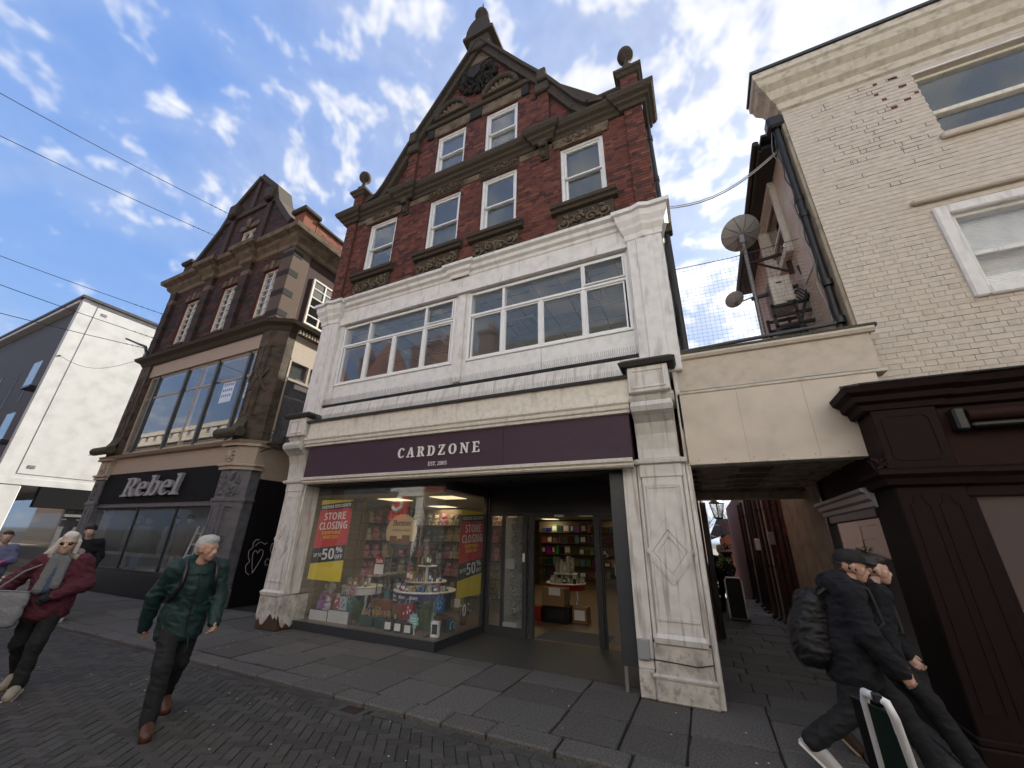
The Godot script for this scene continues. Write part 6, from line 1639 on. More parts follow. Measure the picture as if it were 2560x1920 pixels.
func make_opposite() -> void:
	# the other side of the street, behind the camera: seen only in the glass
	rng.seed = 505
	var z := 5.3
	var a := thing("gabled_brick_terrace", "sunlit orange brick terrace with gables and chimneys across the street", "building", Vector3(-17, 0, z))
	part(a, "wall", B.new().box(-26, 3.9, z, -9, 10.8, z + 0.3).box(-26, 0, z + 9, -9, 10.8, z + 9.3).box(-26, 0, z + 0.3, -25.7, 10.8, z + 9).box(-9.3, 0, z + 0.3, -9, 10.8, z + 9), M.brick_orange)
	part(a, "parapet", B.new().cb(-26.1, 10.8, z - 0.15, -8.9, 11.1, z + 0.4, 0.03), M.pale_cornice)
	for x in [-22.8, -17.6, -12.3]:
		part(a, "gable", B.new().prism(PackedVector2Array([Vector2(x - 2.0, 11.1), Vector2(x + 2.0, 11.1), Vector2(x + 0.6, 13.4), Vector2(x, 13.9), Vector2(x - 0.6, 13.4)]), z, z + 0.35), M.brick_orange)
		part(a, "gable_window", B.new().box(x - 0.4, 11.4, z - 0.02, x + 0.4, 12.6, z - 0.005), M.glass_dark)
	for x in [-20.2, -15.6, -14.4, -10.4]:
		var c := holder(a, "chimney", Vector3(x, 11, z + 1))
		part(c, "stack", B.new().cb(x - 0.5, 10.9, z + 0.6, x + 0.5, 13.3, z + 1.6, 0.02).cb(x - 0.6, 13.3, z + 0.5, x + 0.6, 13.6, z + 1.7, 0.03), M.brick_side)
		part(c, "pot", B.new().lathe([Vector2(0.18, 13.6), Vector2(0.14, 14.2), Vector2(0.17, 14.3), Vector2(0, 14.3)], Vector3(x, 0, z + 1.1), 10), M.brick_orange)
	for r in [[4.6, 6.6], [7.6, 9.7]]:
		for i in 8:
			var x := -25.0 + i * 2.05
			var w := holder(a, "window", Vector3(x, r[0], z))
			part(w, "frame", B.new().cb(x, r[0], z - 0.05, x + 1.0, r[1], z - 0.02, 0.01), M.white_frame)
			part(w, "pane", B.new().box(x + 0.08, r[0] + 0.08, z - 0.055, x + 0.92, r[1] - 0.08, z - 0.051), M.glass_dark)
	part(a, "shop_surround", B.new().cb(-19.5, 0, z - 0.1, -18.9, 3.9, z + 0.2, 0.02).cb(-14.1, 0, z - 0.1, -13.6, 3.9, z + 0.2, 0.02).cb(-19.5, 3.8, z - 0.2, -13.6, 4.3, z + 0.2, 0.02), M.white_paint)
	part(a, "shop_glazing", B.new().box(-26, 0.5, z + 0.1, -9, 3.1, z + 0.12), M.glass_dark)
	part(a, "stall_riser", B.new().box(-26, 0, z, -9, 0.5, z + 0.2), M.grey_dark)
	part(a, "shop_room", B.new().box(-26, 0, z + 3.0, -9, 3.9, z + 3.1), M.room_paint)
	var s := holder(a, "shop_sign", Vector3(-16.5, 3.1, z))
	part(s, "board", B.new().box(-18.9, 3.05, z - 0.12, -16.0, 3.8, z - 0.02).box(-26, 3.05, z - 0.1, -19.5, 3.85, z).box(-13.6, 3.05, z - 0.1, -9.0, 3.85, z), M.rebel_grey)
	part(s, "red_panel", B.new().box(-16.0, 2.6, z - 0.16, -14.6, 4.0, z - 0.02), paint(0.55, 0.008, 0.01))
	letters(s, "lettering", "vodafone", Transform3D(Basis(Vector3.UP, PI), Vector3(-17.3, 3.42, z - 0.14)), 2.1, 0.34, M.sign_white, "Droid Sans", true, 0.03)
	var ring: Array = []
	for i in 25: ring.append(Vector3(-15.3 + cos(TAU * i / 24.0) * 0.33, 3.4 + sin(TAU * i / 24.0) * 0.33, z - 0.17))
	part(s, "emblem", B.new().tube(ring, 0.11, 6).ell(Vector3(-15.2, 3.72, z - 0.17), Vector3(0.2, 0.14, 0.05), 10), M.sign_white)
	var b := thing("arched_building", "building over brick arches across the street, white upper wall added to bounce light", "building", Vector3(2, 0, z))
	part(b, "rendered_wall", B.new().box(-9, 4.0, z, 16, 11.5, z + 0.3), M.bounce_white)  # upper wall made white and tall to throw sunlight onto the shops
	part(b, "wall", B.new().box(-9, 0, z, -3, 4.0, z + 0.3).box(0.6, 0, z, 3.4, 4.0, z + 0.3).box(7.0, 0, z, 16, 4.0, z + 0.3).box(-9, 0, z + 9, 16, 11.5, z + 9.3).box(15.7, 0, z, 16, 11.5, z + 9), M.brick_side)
	for x in [-1.2, 5.2]:
		var arc: Array = []
		for i in 15: arc.append(Vector3(x - cos(PI * i / 14.0) * 1.9, 2.3 + sin(PI * i / 14.0) * 1.7, z - 0.05))
		part(b, "arch_ring", B.new().tube(arc, 0.2, 6), M.stone)
	part(b, "cornice", B.new().cb(-9.1, 11.3, z - 0.3, 16.1, 11.8, z + 0.3, 0.05), M.stone)
	for r in [[4.8, 6.8], [8.0, 10.2]]:
		for i in 10:
			var x := -8.2 + i * 2.4
			var w := holder(b, "window", Vector3(x, r[0], z))
			part(w, "frame", B.new().cb(x, r[0], z - 0.05, x + 1.2, r[1], z - 0.02, 0.01), M.white_frame)
			part(w, "pane", B.new().box(x + 0.08, r[0] + 0.08, z - 0.055, x + 1.12, r[1] - 0.08, z - 0.051), M.glass_dark)
	part(b, "rear_rooms", B.new().box(-9, 0, z + 4.0, 16, 4.0, z + 4.1), M.room_paint)
	var c := thing("concrete_parade", "pale concrete shop parade with slotted parapet across the street", "building", Vector3(-45, 0, z))
	part(c, "wall", B.new().box(-75, 0, z + 0.5, -26, 9.6, z + 9), M.brick_pale)
	var pb := B.new()
	for i in 33: pb.cb(-75 + i * 1.5, 9.9, z + 0.4, -74.1 + i * 1.5, 10.5, z + 0.6, 0.02)
	pb.box(-75, 9.55, z + 0.3, -26, 9.9, z + 0.6).box(-75, 10.5, z + 0.3, -26, 10.9, z + 0.65)
	part(c, "parapet", pb, M.pale_render)
	for i in 16:
		part(c, "window", B.new().box(-74 + i * 3.0, 5.0, z + 0.45, -72 + i * 3.0, 8.6, z + 0.49), M.glass_dark)
	part(c, "shop_glazing", B.new().box(-75, 0.3, z + 0.44, -26, 3.4, z + 0.48), M.glass_dark)
	struct("opposite_pavement", B.new().box(-90, -0.12, 3.2, 60, 0.0, 5.29), M.alley_render)
func plush(label: String, at: Vector3, s: float, m: Material, m2: Material, turn: float, group: String) -> Node3D:
	var t := thing("soft_toy", label, "soft toy", at, group)
	t.rotation.y = turn; t.scale = Vector3.ONE * s
	lpart(t, "body", B.new().ell(Vector3(0, 0.1, 0), Vector3(0.085, 0.1, 0.075), 12), m)
	lpart(t, "head", B.new().ell(Vector3(0, 0.25, 0.01), Vector3(0.08, 0.075, 0.07), 12), m)
	lpart(t, "muzzle", B.new().ell(Vector3(0, 0.235, 0.07), Vector3(0.035, 0.028, 0.025), 8), m2)
	for k in [-1, 1]:
		lpart(t, "ear", B.new().ell(Vector3(k * 0.06, 0.32, 0), Vector3(0.028, 0.03, 0.015), 8), m)
		lpart(t, "arm", B.new().ell(Vector3(k * 0.09, 0.13, 0.03), Vector3(0.03, 0.06, 0.03), 8), m)
		lpart(t, "leg", B.new().ell(Vector3(k * 0.06, 0.03, 0.08), Vector3(0.035, 0.033, 0.06), 8), m)
		lpart(t, "eye", B.new().ell(Vector3(k * 0.028, 0.268, 0.074), Vector3(0.008, 0.008, 0.006), 6), M.black_metal)
	return t
func again(o: Node3D, at: Vector3, turn: float) -> Node3D:
	var c: Node3D = o.duplicate()
	c.name = numbered(base_name(String(o.name)))
	add_child(c)
	c.position = at; c.rotation.y = turn
	return c
func base_name(s: String) -> String:
	var k := s.rfind("_")
	return s.left(k) if k > 0 and s.substr(k + 1).is_valid_int() else s
func carton(called: String, label: String, cat: String, x: float, y: float, z: float, w: float, h: float, d: float, m: Material, band: Material = null, group := "", turn := 0.0) -> Node3D:
	# a printed box with a lid or a band
	var t := thing(called, label, cat, Vector3(x, y, z), group)
	t.rotation.y = turn
	lpart(t, "box", B.new().cb(-w / 2, 0, -d / 2, w / 2, h, d / 2, 0.006), m)
	if band: lpart(t, "printed_face", B.new().box(-w * 0.36, h * 0.2, d / 2, w * 0.36, h * 0.82, d / 2 + 0.003), band)
	return t
func gift_bag(label: String, x: float, y: float, z: float, w: float, h: float, m: Material, m2: Material, turn := 0.0) -> void:
	var t := thing("gift_bag", label, "gift bag", Vector3(x, y, z))
	t.rotation.y = turn
	var d := w * 0.35
	lpart(t, "bag", B.new().cb(-w / 2, 0, -d / 2, w / 2, h, d / 2, 0.004), m)
	for k in [-1, 1]: lpart(t, "handle", B.new().tube([Vector3(-w * 0.2, h, k * d * 0.4), Vector3(-w * 0.15, h + 0.08, k * d * 0.3), Vector3(w * 0.15, h + 0.08, k * d * 0.3), Vector3(w * 0.2, h, k * d * 0.4)], 0.006, 6), m2)
	var st := B.new()
	for k in 6: st.ell(Vector3(rng.randf_range(-0.35, 0.35) * w, rng.randf_range(0.2, 0.85) * h, d / 2), Vector3(0.016, 0.02, 0.004), 8)
	lpart(t, "printed_motif", st, m2)
func sale_poster(label: String, T: Transform3D) -> void:
	# yellow, red and black poster, origin at the lower left corner
	var t := thing("sale_poster", label, "poster", T.origin)
	var w := 0.93
	var q := func(y0: float, y1: float, y2: float, y3: float, z: float, called: String, m: Material) -> void:
		var b := B.new(); b.T = T
		b.prism(PackedVector2Array([Vector2(0, y0), Vector2(w, y1), Vector2(w, y3), Vector2(0, y2)]), z - 0.001, z)
		part(t, called, b, m)
	q.call(0.0, 0.0, 1.56, 1.56, 0.0, "sheet", paint(0.78, 0.62, 0.01, 0.4))
	q.call(0.58, 0.68, 1.35, 1.40, 0.002, "red_field", paint(0.62, 0.02, 0.02, 0.4))
	q.call(0.29, 0.39, 0.58, 0.68, 0.004, "black_band", paint(0.012, 0.012, 0.012, 0.4))
	q.call(1.34, 1.39, 1.46, 1.53, 0.004, "black_band", paint(0.012, 0.012, 0.012, 0.4))
	var tx := func(s: String, x: float, y: float, ww: float, h: float, m: Material, tilt := 0.08) -> void:
		letters(t, "lettering", s, T * Transform3D(Basis(Vector3.BACK, tilt), Vector3(x, y, 0.006)), ww, h, m, "Droid Sans", true, 0.002)
	tx.call("FURTHER DISCOUNTS", 0.465, 1.43, 0.84, 0.065, M.sign_white, 0.07)
	tx.call("STORE", 0.48, 1.23, 0.62, 0.15, M.sign_white, 0.05)
	tx.call("CLOSING", 0.47, 1.04, 0.8, 0.15, M.sign_white, 0.05)
	tx.call("EVERYTHING", 0.45, 0.9, 0.52, 0.062, paint(0.78, 0.62, 0.01, 0.4), 0.05)
	tx.call("MUST GO!", 0.45, 0.815, 0.42, 0.062, paint(0.78, 0.62, 0.01, 0.4), 0.05)
	tx.call("UP TO", 0.17, 0.46, 0.22, 0.07, M.sign_white, 0.09)
	tx.call("50", 0.47, 0.49, 0.34, 0.21, M.sign_white, 0.09)
	tx.call("%", 0.76, 0.58, 0.18, 0.11, M.sign_white, 0.09)
	tx.call("OFF", 0.77, 0.45, 0.2, 0.075, M.sign_white, 0.09)
func grass_pot(label: String, x: float, z: float, h: float) -> void:
	var t := thing("artificial_grass", label, "plant", Vector3(x, 0.15, z))
	part(t, "pot", B.new().lathe([Vector2(0.05, 0.15), Vector2(0.07, 0.22), Vector2(0, 0.22)], Vector3(x, 0, z), 12), M.timber)
	var b := B.new()
	for i in 90:
		var a := rng.randf() * TAU; var r := rng.randf_range(0.01, 0.06)
		var p := Vector3(x + cos(a) * r, 0.2, z + sin(a) * r)
		var q := p + Vector3(cos(a) * r * 1.6, h * rng.randf_range(0.6, 1.0), sin(a) * r * 1.6)
		b.bar(p, q, 0.004)
	part(t, "blades", b, paint(0.08, 0.12, 0.02))
func round_table(label: String, x: float, z: float, y: float, r: float, band: Material, tiers: Array, fl := 0.148) -> Node3D:
	var t := thing("display_table", label, "table", Vector3(x, fl, z))
	part(t, "top", B.new().lathe([Vector2(0, y - 0.03), Vector2(r, y - 0.03), Vector2(r + 0.01, y - 0.015), Vector2(r, y), Vector2(0, y)], Vector3(x, 0, z), 32), M.white_panel)
	part(t, "edge_band", B.new().lathe([Vector2(r - 0.01, y - 0.15), Vector2(r - 0.005, y - 0.03)], Vector3(x, 0, z), 32), band)
	for k in 3:
		var a := TAU * k / 3 + 0.5
		var p := Vector3(x + cos(a) * r * 0.7, 0, z + sin(a) * r * 0.7)
		part(t, "leg", B.new().tube([p + Vector3(0, y - 0.03, 0), p + Vector3(cos(a) * 0.06, y * 0.6, sin(a) * 0.06), p + Vector3(-cos(a) * 0.04, fl, -sin(a) * 0.04)], 0.025, 8), M.white_panel)
	for q in tiers:
		part(t, "tier", B.new().lathe([Vector2(0, q[0] - 0.025), Vector2(q[1], q[0] - 0.025), Vector2(q[1], q[0]), Vector2(0, q[0])], Vector3(x, 0, z), 28), M.white_panel)
		part(t, "tier_post", B.new().tube([Vector3(x, y, z), Vector3(x, q[0], z)], 0.03, 8), M.white_panel)
	return t
func small_goods(label: String, group: String, x: float, y: float, z: float, n: int, r0: float, r1: float, hmin: float, hmax: float, cols: Array, from := 0.0, to := TAU) -> void:
	# little boxed gifts set round on a table top
	for i in n:
		var a := lerpf(from, to, (i + rng.randf() * 0.4) / n); var r := rng.randf_range(r0, r1)
		var w := rng.randf_range(0.05, 0.09); var h := rng.randf_range(hmin, hmax)
		var c: Array = cols[rng.randi() % cols.size()]
		var t := thing("gift_item", label, "gift", Vector3(x + cos(a) * r, y, z + sin(a) * r), group)
		t.rotation.y = rng.randf() * 1.2
		if rng.randf() < 0.55:
			lpart(t, "box", B.new().cb(-w / 2, 0, -w / 2, w / 2, h, w / 2, 0.004), paint(c[0], c[1], c[2]))
			lpart(t, "label_patch", B.new().box(-w * 0.35, h * 0.3, w / 2, w * 0.35, h * 0.7, w / 2 + 0.002), M.sign_white)
		else:
			lpart(t, "jar", B.new().lathe([Vector2(0, 0), Vector2(w * 0.5, 0), Vector2(w * 0.52, h * 0.6), Vector2(w * 0.3, h * 0.8), Vector2(w * 0.3, h * 0.9), Vector2(0, h * 0.9)], Vector3.ZERO, 12), paint(c[0], c[1], c[2], 0.25))
			lpart(t, "lid", B.new().lathe([Vector2(0, h * 0.9), Vector2(w * 0.33, h * 0.9), Vector2(w * 0.33, h), Vector2(0, h)], Vector3.ZERO, 12), M.galvanised)

func make_shop_inside() -> void:
	rng.seed = 606
	var sh := thing("shop_interior", "lit shop room with beige slatted walls and wooden floor behind the glass", "room", Vector3(-4.2, 0, -12))
	part(sh, "floor", B.new().box(-8.14, -0.04, -17.6, -0.36, 0.008, -7.9), M.shop_floor)
	part(sh, "door_mat", B.new().box(-3.2, 0.008, -8.9, -1.9, 0.02, -7.95), M.room_carpet)
	part(sh, "display_floor", B.new().box(-7.84, 0.0, -7.8, -4.36, 0.148, -6.31), M.shop_floor)
	part(sh, "ceiling", B.new().box(-8.14, 2.56, -17.6, -0.36, 2.6, -7.93).box(-8.14, 2.56, -7.93, -4.36, 2.6, -6.32), M.shop_ceiling)
	part(sh, "bulkhead", B.new().box(-7.85, 2.56, -6.34, -4.36, 2.8, -6.3), M.grey_dark)
	part(sh, "wall", B.new().box(-8.14, 0, -17.7, -0.36, 2.6, -17.6).box(-0.42, 0, -17.6, -0.36, 2.6, -7.93).box(-8.14, 0, -17.6, -8.1, 2.6, -6.35), M.shop_wall)
	for i in 20: part(sh, "slat", B.new().cb(-8.1, 0.2 + i * 0.12, -9.0, -8.085, 0.31 + i * 0.12, -6.36, 0.003), M.slat)
	# lit ceiling panels
	for q in [[-6.6, -7.5], [-5.0, -7.35], [-6.7, -9.6], [-4.9, -9.9], [-5.6, -13.6], [-3.7, -13.8], [-5.9, -16.4], [-3.2, -11.4], [-2.0, -14.6], [-2.9, -16.6], [-1.4, -11.6]]:
		var p := holder(sh, "ceiling_light", Vector3(q[0], 2.55, q[1]))
		part(p, "lamp_panel", B.new().box(q[0] - 0.29, 2.548, q[1] - 0.29, q[0] + 0.29, 2.556, q[1] + 0.29), M.lamp_panel)
		var l := AreaLight3D.new()
		l.name = "panel_light"
		l.area_size = Vector2(0.58, 0.58)
		l.light_energy = 0.22; l.light_color = Color(1.0, 0.92, 0.76)
		l.area_range = 20.0; l.area_attenuation = 2.0
		l.shadow_enabled = true
		add_child(l)
		l.global_position = Vector3(q[0], 2.54, q[1])
		l.rotation.x = -PI / 2
	# shelving with toys and cards
	var tints := [["cream", [0.5, 0.42, 0.3]], ["brown", [0.16, 0.08, 0.04]], ["pink", [0.5, 0.22, 0.28]], ["grey", [0.22, 0.21, 0.2]]]
	for u in [[-7.9, -4.5, -9.9, "rear shelves behind the shop window"], [-6.6, -1.0, -16.9, "rear wall shelves seen through the open door"]]:
		var un := thing("wall_shelves", "tall stocked wall shelving, " + u[3], "shelves", Vector3((u[0] + u[1]) / 2, 0, u[2]))
		part(un, "back_panel", B.new().box(u[0], 0, u[2] - 0.05, u[1], 2.5, u[2] - 0.02), M.slat)
		for k in 5: part(un, "shelf", B.new().cb(u[0], 0.35 + k * 0.42, u[2] - 0.02, u[1], 0.37 + k * 0.42, u[2] + 0.32, 0.003), M.timber)
	for k in 5:
		var proto := {}
		var x := -7.7
		while x < -4.7:
			var ti: Array = tints[rng.randi() % 4]
			var at := Vector3(x, 0.37 + k * 0.42, -9.75)
			if not proto.has(ti[0]):
				var c: Array = ti[1]
				proto[ti[0]] = plush("%s soft toy on %s shelf behind the shop window" % [ti[0], ["lowest", "second", "middle", "fourth", "top"][k]], at, rng.randf_range(0.8, 1.1), paint(c[0], c[1], c[2], 0.95), paint(c[0] * 1.3, c[1] * 1.3, c[2] * 1.3, 0.95), 0.0, "soft toys on the rear shelves")
			else: again(proto[ti[0]], at, rng.randf_range(-0.4, 0.4))
			x += rng.randf_range(0.2, 0.3)
	var su := thing("side_shelves", "stocked shelving along the slatted side wall of the shop", "shelves", Vector3(-8.0, 0, -9.8))
	for k in 5: part(su, "shelf", B.new().cb(-8.085, 0.35 + k * 0.42, -12.2, -7.78, 0.37 + k * 0.42, -7.95, 0.003), M.timber)
	for k in 5: part(su, "upright", B.new().cb(-8.085, 0.0, -7.98 - k * 1.04, -7.8, 2.3, -7.95 - k * 1.04, 0.003), M.slat)
	for k in 5:
		var proto := {}
		var zz := -8.12
		while zz > -12.0:
			var ti: Array = tints[rng.randi() % 4]
			var at := Vector3(-7.92, 0.37 + k * 0.42, zz)
			if not proto.has(ti[0]):
				var c: Array = ti[1]
				proto[ti[0]] = plush("%s soft toy on %s shelf along the slatted side wall" % [ti[0], ["lowest", "second", "middle", "fourth", "top"][k]], at, rng.randf_range(0.85, 1.2), paint(c[0], c[1], c[2], 0.95), paint(c[0] * 1.3, c[1] * 1.3, c[2] * 1.3, 0.95), PI / 2, "soft toys on the side shelves")
			else: again(proto[ti[0]], at, PI / 2 + rng.randf_range(-0.4, 0.4))
			zz -= rng.randf_range(0.24, 0.42)
	var cg := "boxed goods on the far wall shelves"
	for k in 5:
		var x := -6.4
		while x < -1.2:
			var w := rng.randf_range(0.12, 0.3)
			var c := Color.from_hsv(rng.randf(), rng.randf_range(0.2, 0.8), rng.randf_range(0.15, 0.6))
			carton("boxed_gift", "boxed gift on the far wall shelves of the shop", "gift box", x + w / 2, 0.37 + k * 0.42, -16.75, w, rng.randf_range(0.15, 0.34), 0.15, paint(snappedf(c.r * c.r, 0.05), snappedf(c.g * c.g, 0.05), snappedf(c.b * c.b, 0.05)), M.sign_white if rng.randf() < 0.4 else null, cg)
			x += w + 0.03
	# goods hung behind the narrow window beside the door
	for r in 7:
		for i in 2: plush("grey hanging toy in narrow window beside the doorway", Vector3(-3.78 + i * 0.22, 0.3 + r * 0.27, -8.25), 0.75, paint(0.2, 0.2, 0.2, 0.9), paint(0.4, 0.38, 0.36, 0.9), rng.randf_range(-0.3, 0.3), "toys hung in the narrow window") if r == 0 and i == 0 else again(get_node("soft_toy_%03d" % (taken["soft_toy"] - 1)), Vector3(-3.78 + i * 0.22, 0.3 + r * 0.27, -8.25), rng.randf_range(-0.4, 0.4))
	var pr := thing("peg_rack", "wire peg rack of toys behind the narrow window", "rack", Vector3(-3.7, 0, -8.4))
	part(pr, "panel", B.new().box(-4.2, 0.02, -8.45, -3.42, 2.2, -8.42), M.galvanised)
	for k in 7: part(pr, "peg", B.new().tube([Vector3(-4.1, 0.29 + k * 0.27, -8.4), Vector3(-3.45, 0.29 + k * 0.27, -8.4)], 0.008, 5), M.galvanised)
	# posters and signs
	sale_poster("store closing poster hung in the main shop window", Transform3D(Basis(), Vector3(-7.57, 0.89, -6.26)))
	sale_poster("store closing poster on the glass turned to the doorway", Transform3D(Basis(Vector3.UP, PI / 2), Vector3(-4.32, 0.70, -6.86)))
	var ov := thing("oval_sign", "cream oval toffee sign with dark foot hanging in shop window", "sign", Vector3(-5.56, 1.5, -6.6))
	var el := PackedVector2Array(); var lowp := PackedVector2Array()
	for i in 36:
		var p := Vector2(-5.56 + cos(TAU * i / 36.0) * 0.385, 1.83 + sin(TAU * i / 36.0) * 0.34)
		el.push_back(p)
		if p.y < 1.665: lowp.push_back(p)
	part(ov, "board", B.new().prism(el, -6.61, -6.6), paint(0.62, 0.45, 0.24))
	part(ov, "dark_foot", B.new().prism(lowp, -6.6, -6.597), paint(0.03, 0.03, 0.035))
	letters(ov, "lettering", "Thorntons", Transform3D(Basis(), Vector3(-5.56, 2.0, -6.596)), 0.46, 0.11, paint(0.1, 0.03, 0.015), "Droid Serif", true, 0.003, 0.25)
	letters(ov, "lettering", "TOFFEE & FUDGE", Transform3D(Basis(), Vector3(-5.56, 1.86, -6.596)), 0.44, 0.04, paint(0.1, 0.03, 0.015), "Droid Sans", false, 0.003)
	for q in [[-5.74, 1.6, 0.09], [-5.58, 1.6, 0.06], [-5.42, 1.6, 0.1]]: part(ov, "printed_fudge", B.new().cb(q[0] - q[2], q[1], -6.597, q[0] + q[2], q[1] + q[2] * 1.7, -6.59, 0.01), paint(0.2, 0.07, 0.03))
	for k in [-0.2, 0.2]: part(ov, "cord", B.new().tube([Vector3(-5.56 + k, 2.1, -6.605), Vector3(-5.56 + k, 2.56, -6.605)], 0.003, 4), M.sign_white)
	var sa := thing("sale_sign", "small red and white sale card on a stem in shop window", "sign", Vector3(-6.1, 1.0, -6.7))
	part(sa, "card", B.new().box(-6.22, 1.03, -6.705, -5.99, 1.33, -6.7), M.sign_white)
	part(sa, "red_band", B.new().box(-6.22, 1.21, -6.7, -5.99, 1.34, -6.697), paint(0.45, 0.015, 0.03))
	letters(sa, "lettering", "Sale", Transform3D(Basis(), Vector3(-6.105, 1.275, -6.695)), 0.17, 0.07, M.sign_white)
	part(sa, "stem", B.new().tube([Vector3(-6.1, 0.15, -6.71), Vector3(-6.1, 1.05, -6.71)], 0.01, 6), M.timber)
	part(sa, "foot", B.new().lathe([Vector2(0, 0.148), Vector2(0.12, 0.148), Vector2(0.12, 0.16), Vector2(0, 0.165)], Vector3(-6.1, 0, -6.71), 14), M.timber)
	for q in [-6.95, -5.3]:
		var o := thing("display_pole", "slim copper display pole standing from floor to ceiling in window", "pole", Vector3(q, 0.15, -6.9), "display poles in the shop window")
		part(o, "pole", B.new().tube([Vector3(q, 0.148, -6.9), Vector3(q, 2.56, -6.9)], 0.012, 8), paint(0.3, 0.14, 0.06, 0.3))
		part(o, "foot", B.new().lathe([Vector2(0, 0.148), Vector2(0.05, 0.148), Vector2(0.04, 0.165), Vector2(0, 0.17)], Vector3(q, 0, -6.9), 12), paint(0.3, 0.14, 0.06, 0.3))
	# fluted plinths with soft toys and bags
	for q in [[-7.33, 0.5, 0.27, "narrow"], [-6.76, 0.6, 0.3, "wide"]]:
		var o := thing("fluted_plinth", "%s white fluted display plinth on the window floor" % q[3], "plinth", Vector3(q[0], 0.15, -6.6))
		part(o, "core", B.new().box(q[0] - q[1] / 2, 0.148, -6.75, q[0] + q[1] / 2, 0.15 + q[2] - 0.1, -6.49), paint(0.14, 0.13, 0.12))  # core coloured dark to paint shade into the gaps between flutes
		for i in int(q[1] / 0.05): part(o, "flute", B.new().tube([Vector3(q[0] - q[1] / 2 + 0.025 + i * 0.05, 0.148, -6.485), Vector3(q[0] - q[1] / 2 + 0.025 + i * 0.05, 0.15 + q[2] - 0.1, -6.485)], 0.018, 8), M.white_panel)
	plush("white soft toy sitting high on a stand beside slatted wall", Vector3(-7.62, 0.55, -6.95), 1.1, paint(0.6, 0.58, 0.52, 0.95), paint(0.6, 0.4, 0.4), 0.3, "")
	var sb := thing("toy_stand", "pink cloth covered stand under the white soft toy", "stand", Vector3(-7.62, 0.15, -6.95))
	part(sb, "stand", B.new().cb(-7.75, 0.148, -7.1, -7.49, 0.5, -6.82, 0.02), paint(0.4, 0.2, 0.22))
	part(sb, "top", B.new().cb(-7.77, 0.5, -7.12, -7.47, 0.55, -6.8, 0.01), paint(0.45, 0.25, 0.28))
	var hb := thing("hair_bow_bag", "lilac arched handbag on the narrow fluted plinth", "bag", Vector3(-7.42, 0.32, -6.62))
	part(hb, "bag", B.new().cb(-7.52, 0.32, -6.68, -7.32, 0.48, -6.56, 0.02), paint(0.36, 0.18, 0.42))
	part(hb, "handle", B.new().tube([Vector3(-7.5, 0.46, -6.62), Vector3(-7.49, 0.58, -6.62), Vector3(-7.42, 0.63, -6.62), Vector3(-7.35, 0.58, -6.62), Vector3(-7.34, 0.46, -6.62)], 0.02, 8), paint(0.36, 0.18, 0.42))
	plush("white unicorn soft toy on the narrow fluted plinth", Vector3(-7.22, 0.32, -6.6), 0.7, paint(0.6, 0.55, 0.6, 0.95), paint(0.6, 0.3, 0.4), 0.0, "")
	gift_bag("red spotted gift bag on the wide fluted plinth", -7.0, 0.35, -6.62, 0.13, 0.2, paint(0.4, 0.08, 0.09), M.sign_white)
	gift_bag("white and blue starred gift bag on the wide plinth", -6.82, 0.35, -6.62, 0.19, 0.24, paint(0.45, 0.5, 0.56), paint(0.05, 0.12, 0.3))
	gift_bag("teal gift bag on the wide plinth's end", -6.6, 0.35, -6.62, 0.17, 0.22, paint(0.02, 0.16, 0.2), paint(0.4, 0.3, 0.1))
	plush("pink soft toy lying above the starred gift bags", Vector3(-6.72, 0.6, -6.7), 0.6, paint(0.5, 0.25, 0.35, 0.95), paint(0.5, 0.4, 0.4), 0.4, "")
	grass_pot("tuft of artificial grass between plinth and green boxes", -6.38, -6.55, 0.4)
	grass_pot("tall tuft of artificial grass at the window corner", -4.62, -6.45, 0.5)
	# green boxes with ornaments, orange boards, red bag, boxed mugs
	for q in [[-6.08, 0.32, "larger"], [-5.72, 0.26, "smaller"]]: carton("gift_hamper", "%s dark green hamper box with gilded ornaments inside" % q[2], "hamper", q[0], 0.15, -6.62, q[1], 0.17, 0.24, paint(0.006, 0.035, 0.03))
	for i in 7:
		var o := thing("gilded_ornament", "small gilded ornament standing in the green hamper boxes", "ornament", Vector3(-6.2 + i * 0.1, 0.315, -6.6), "gilded ornaments in the hampers")
		lpart(o, "figure", B.new().lathe([Vector2(0, 0), Vector2(0.028, 0), Vector2(0.02, 0.05), Vector2(0.03, 0.08), Vector2(0.012, 0.12), Vector2(0, 0.13)], Vector3.ZERO, 10), paint(0.35, 0.2, 0.05, 0.3))
		lpart(o, "cap", B.new().ell(Vector3(0, 0.135, 0), Vector3(0.016, 0.016, 0.016), 8), paint(0.02, 0.02, 0.02))
	for q in [[-6.15, 0.55, "left"], [-5.55, 0.5, "right"]]:
		var o := thing("copper_board", "copper coloured backing board beside the %s" % ("white table leg" if q[2] == "left" else "red gift bag"), "board", Vector3(q[0], 0.15, -6.95))
		part(o, "board", B.new().cb(q[0] - 0.27, 0.148, -6.97, q[0] + 0.27, q[1], -6.94, 0.006), paint(0.24, 0.07, 0.03, 0.35))
		part(o, "edge", B.new().box(q[0] - 0.275, q[1], -6.972, q[0] + 0.275, q[1] + 0.008, -6.938), paint(0.35, 0.15, 0.08, 0.35))
	gift_bag("deep red gift bag with white writing on boxed mugs", -5.27, 0.33, -6.72, 0.26, 0.24, paint(0.25, 0.012, 0.015), M.sign_white)
	for i in 3:
		carton("boxed_mug", "black and white boxed mug in window's front row", "gift box", -5.46 + i * 0.24, 0.15, -6.48 + i * 0.02, 0.17, 0.18, 0.14, M.black_paint, M.sign_white, "boxed mugs in the front row", 0.1)
	var stn := thing("star_card", "pale turquoise star-shaped card in front of the boxed mugs", "sign", Vector3(-4.88, 0.15, -6.4))
	var sp := PackedVector2Array()
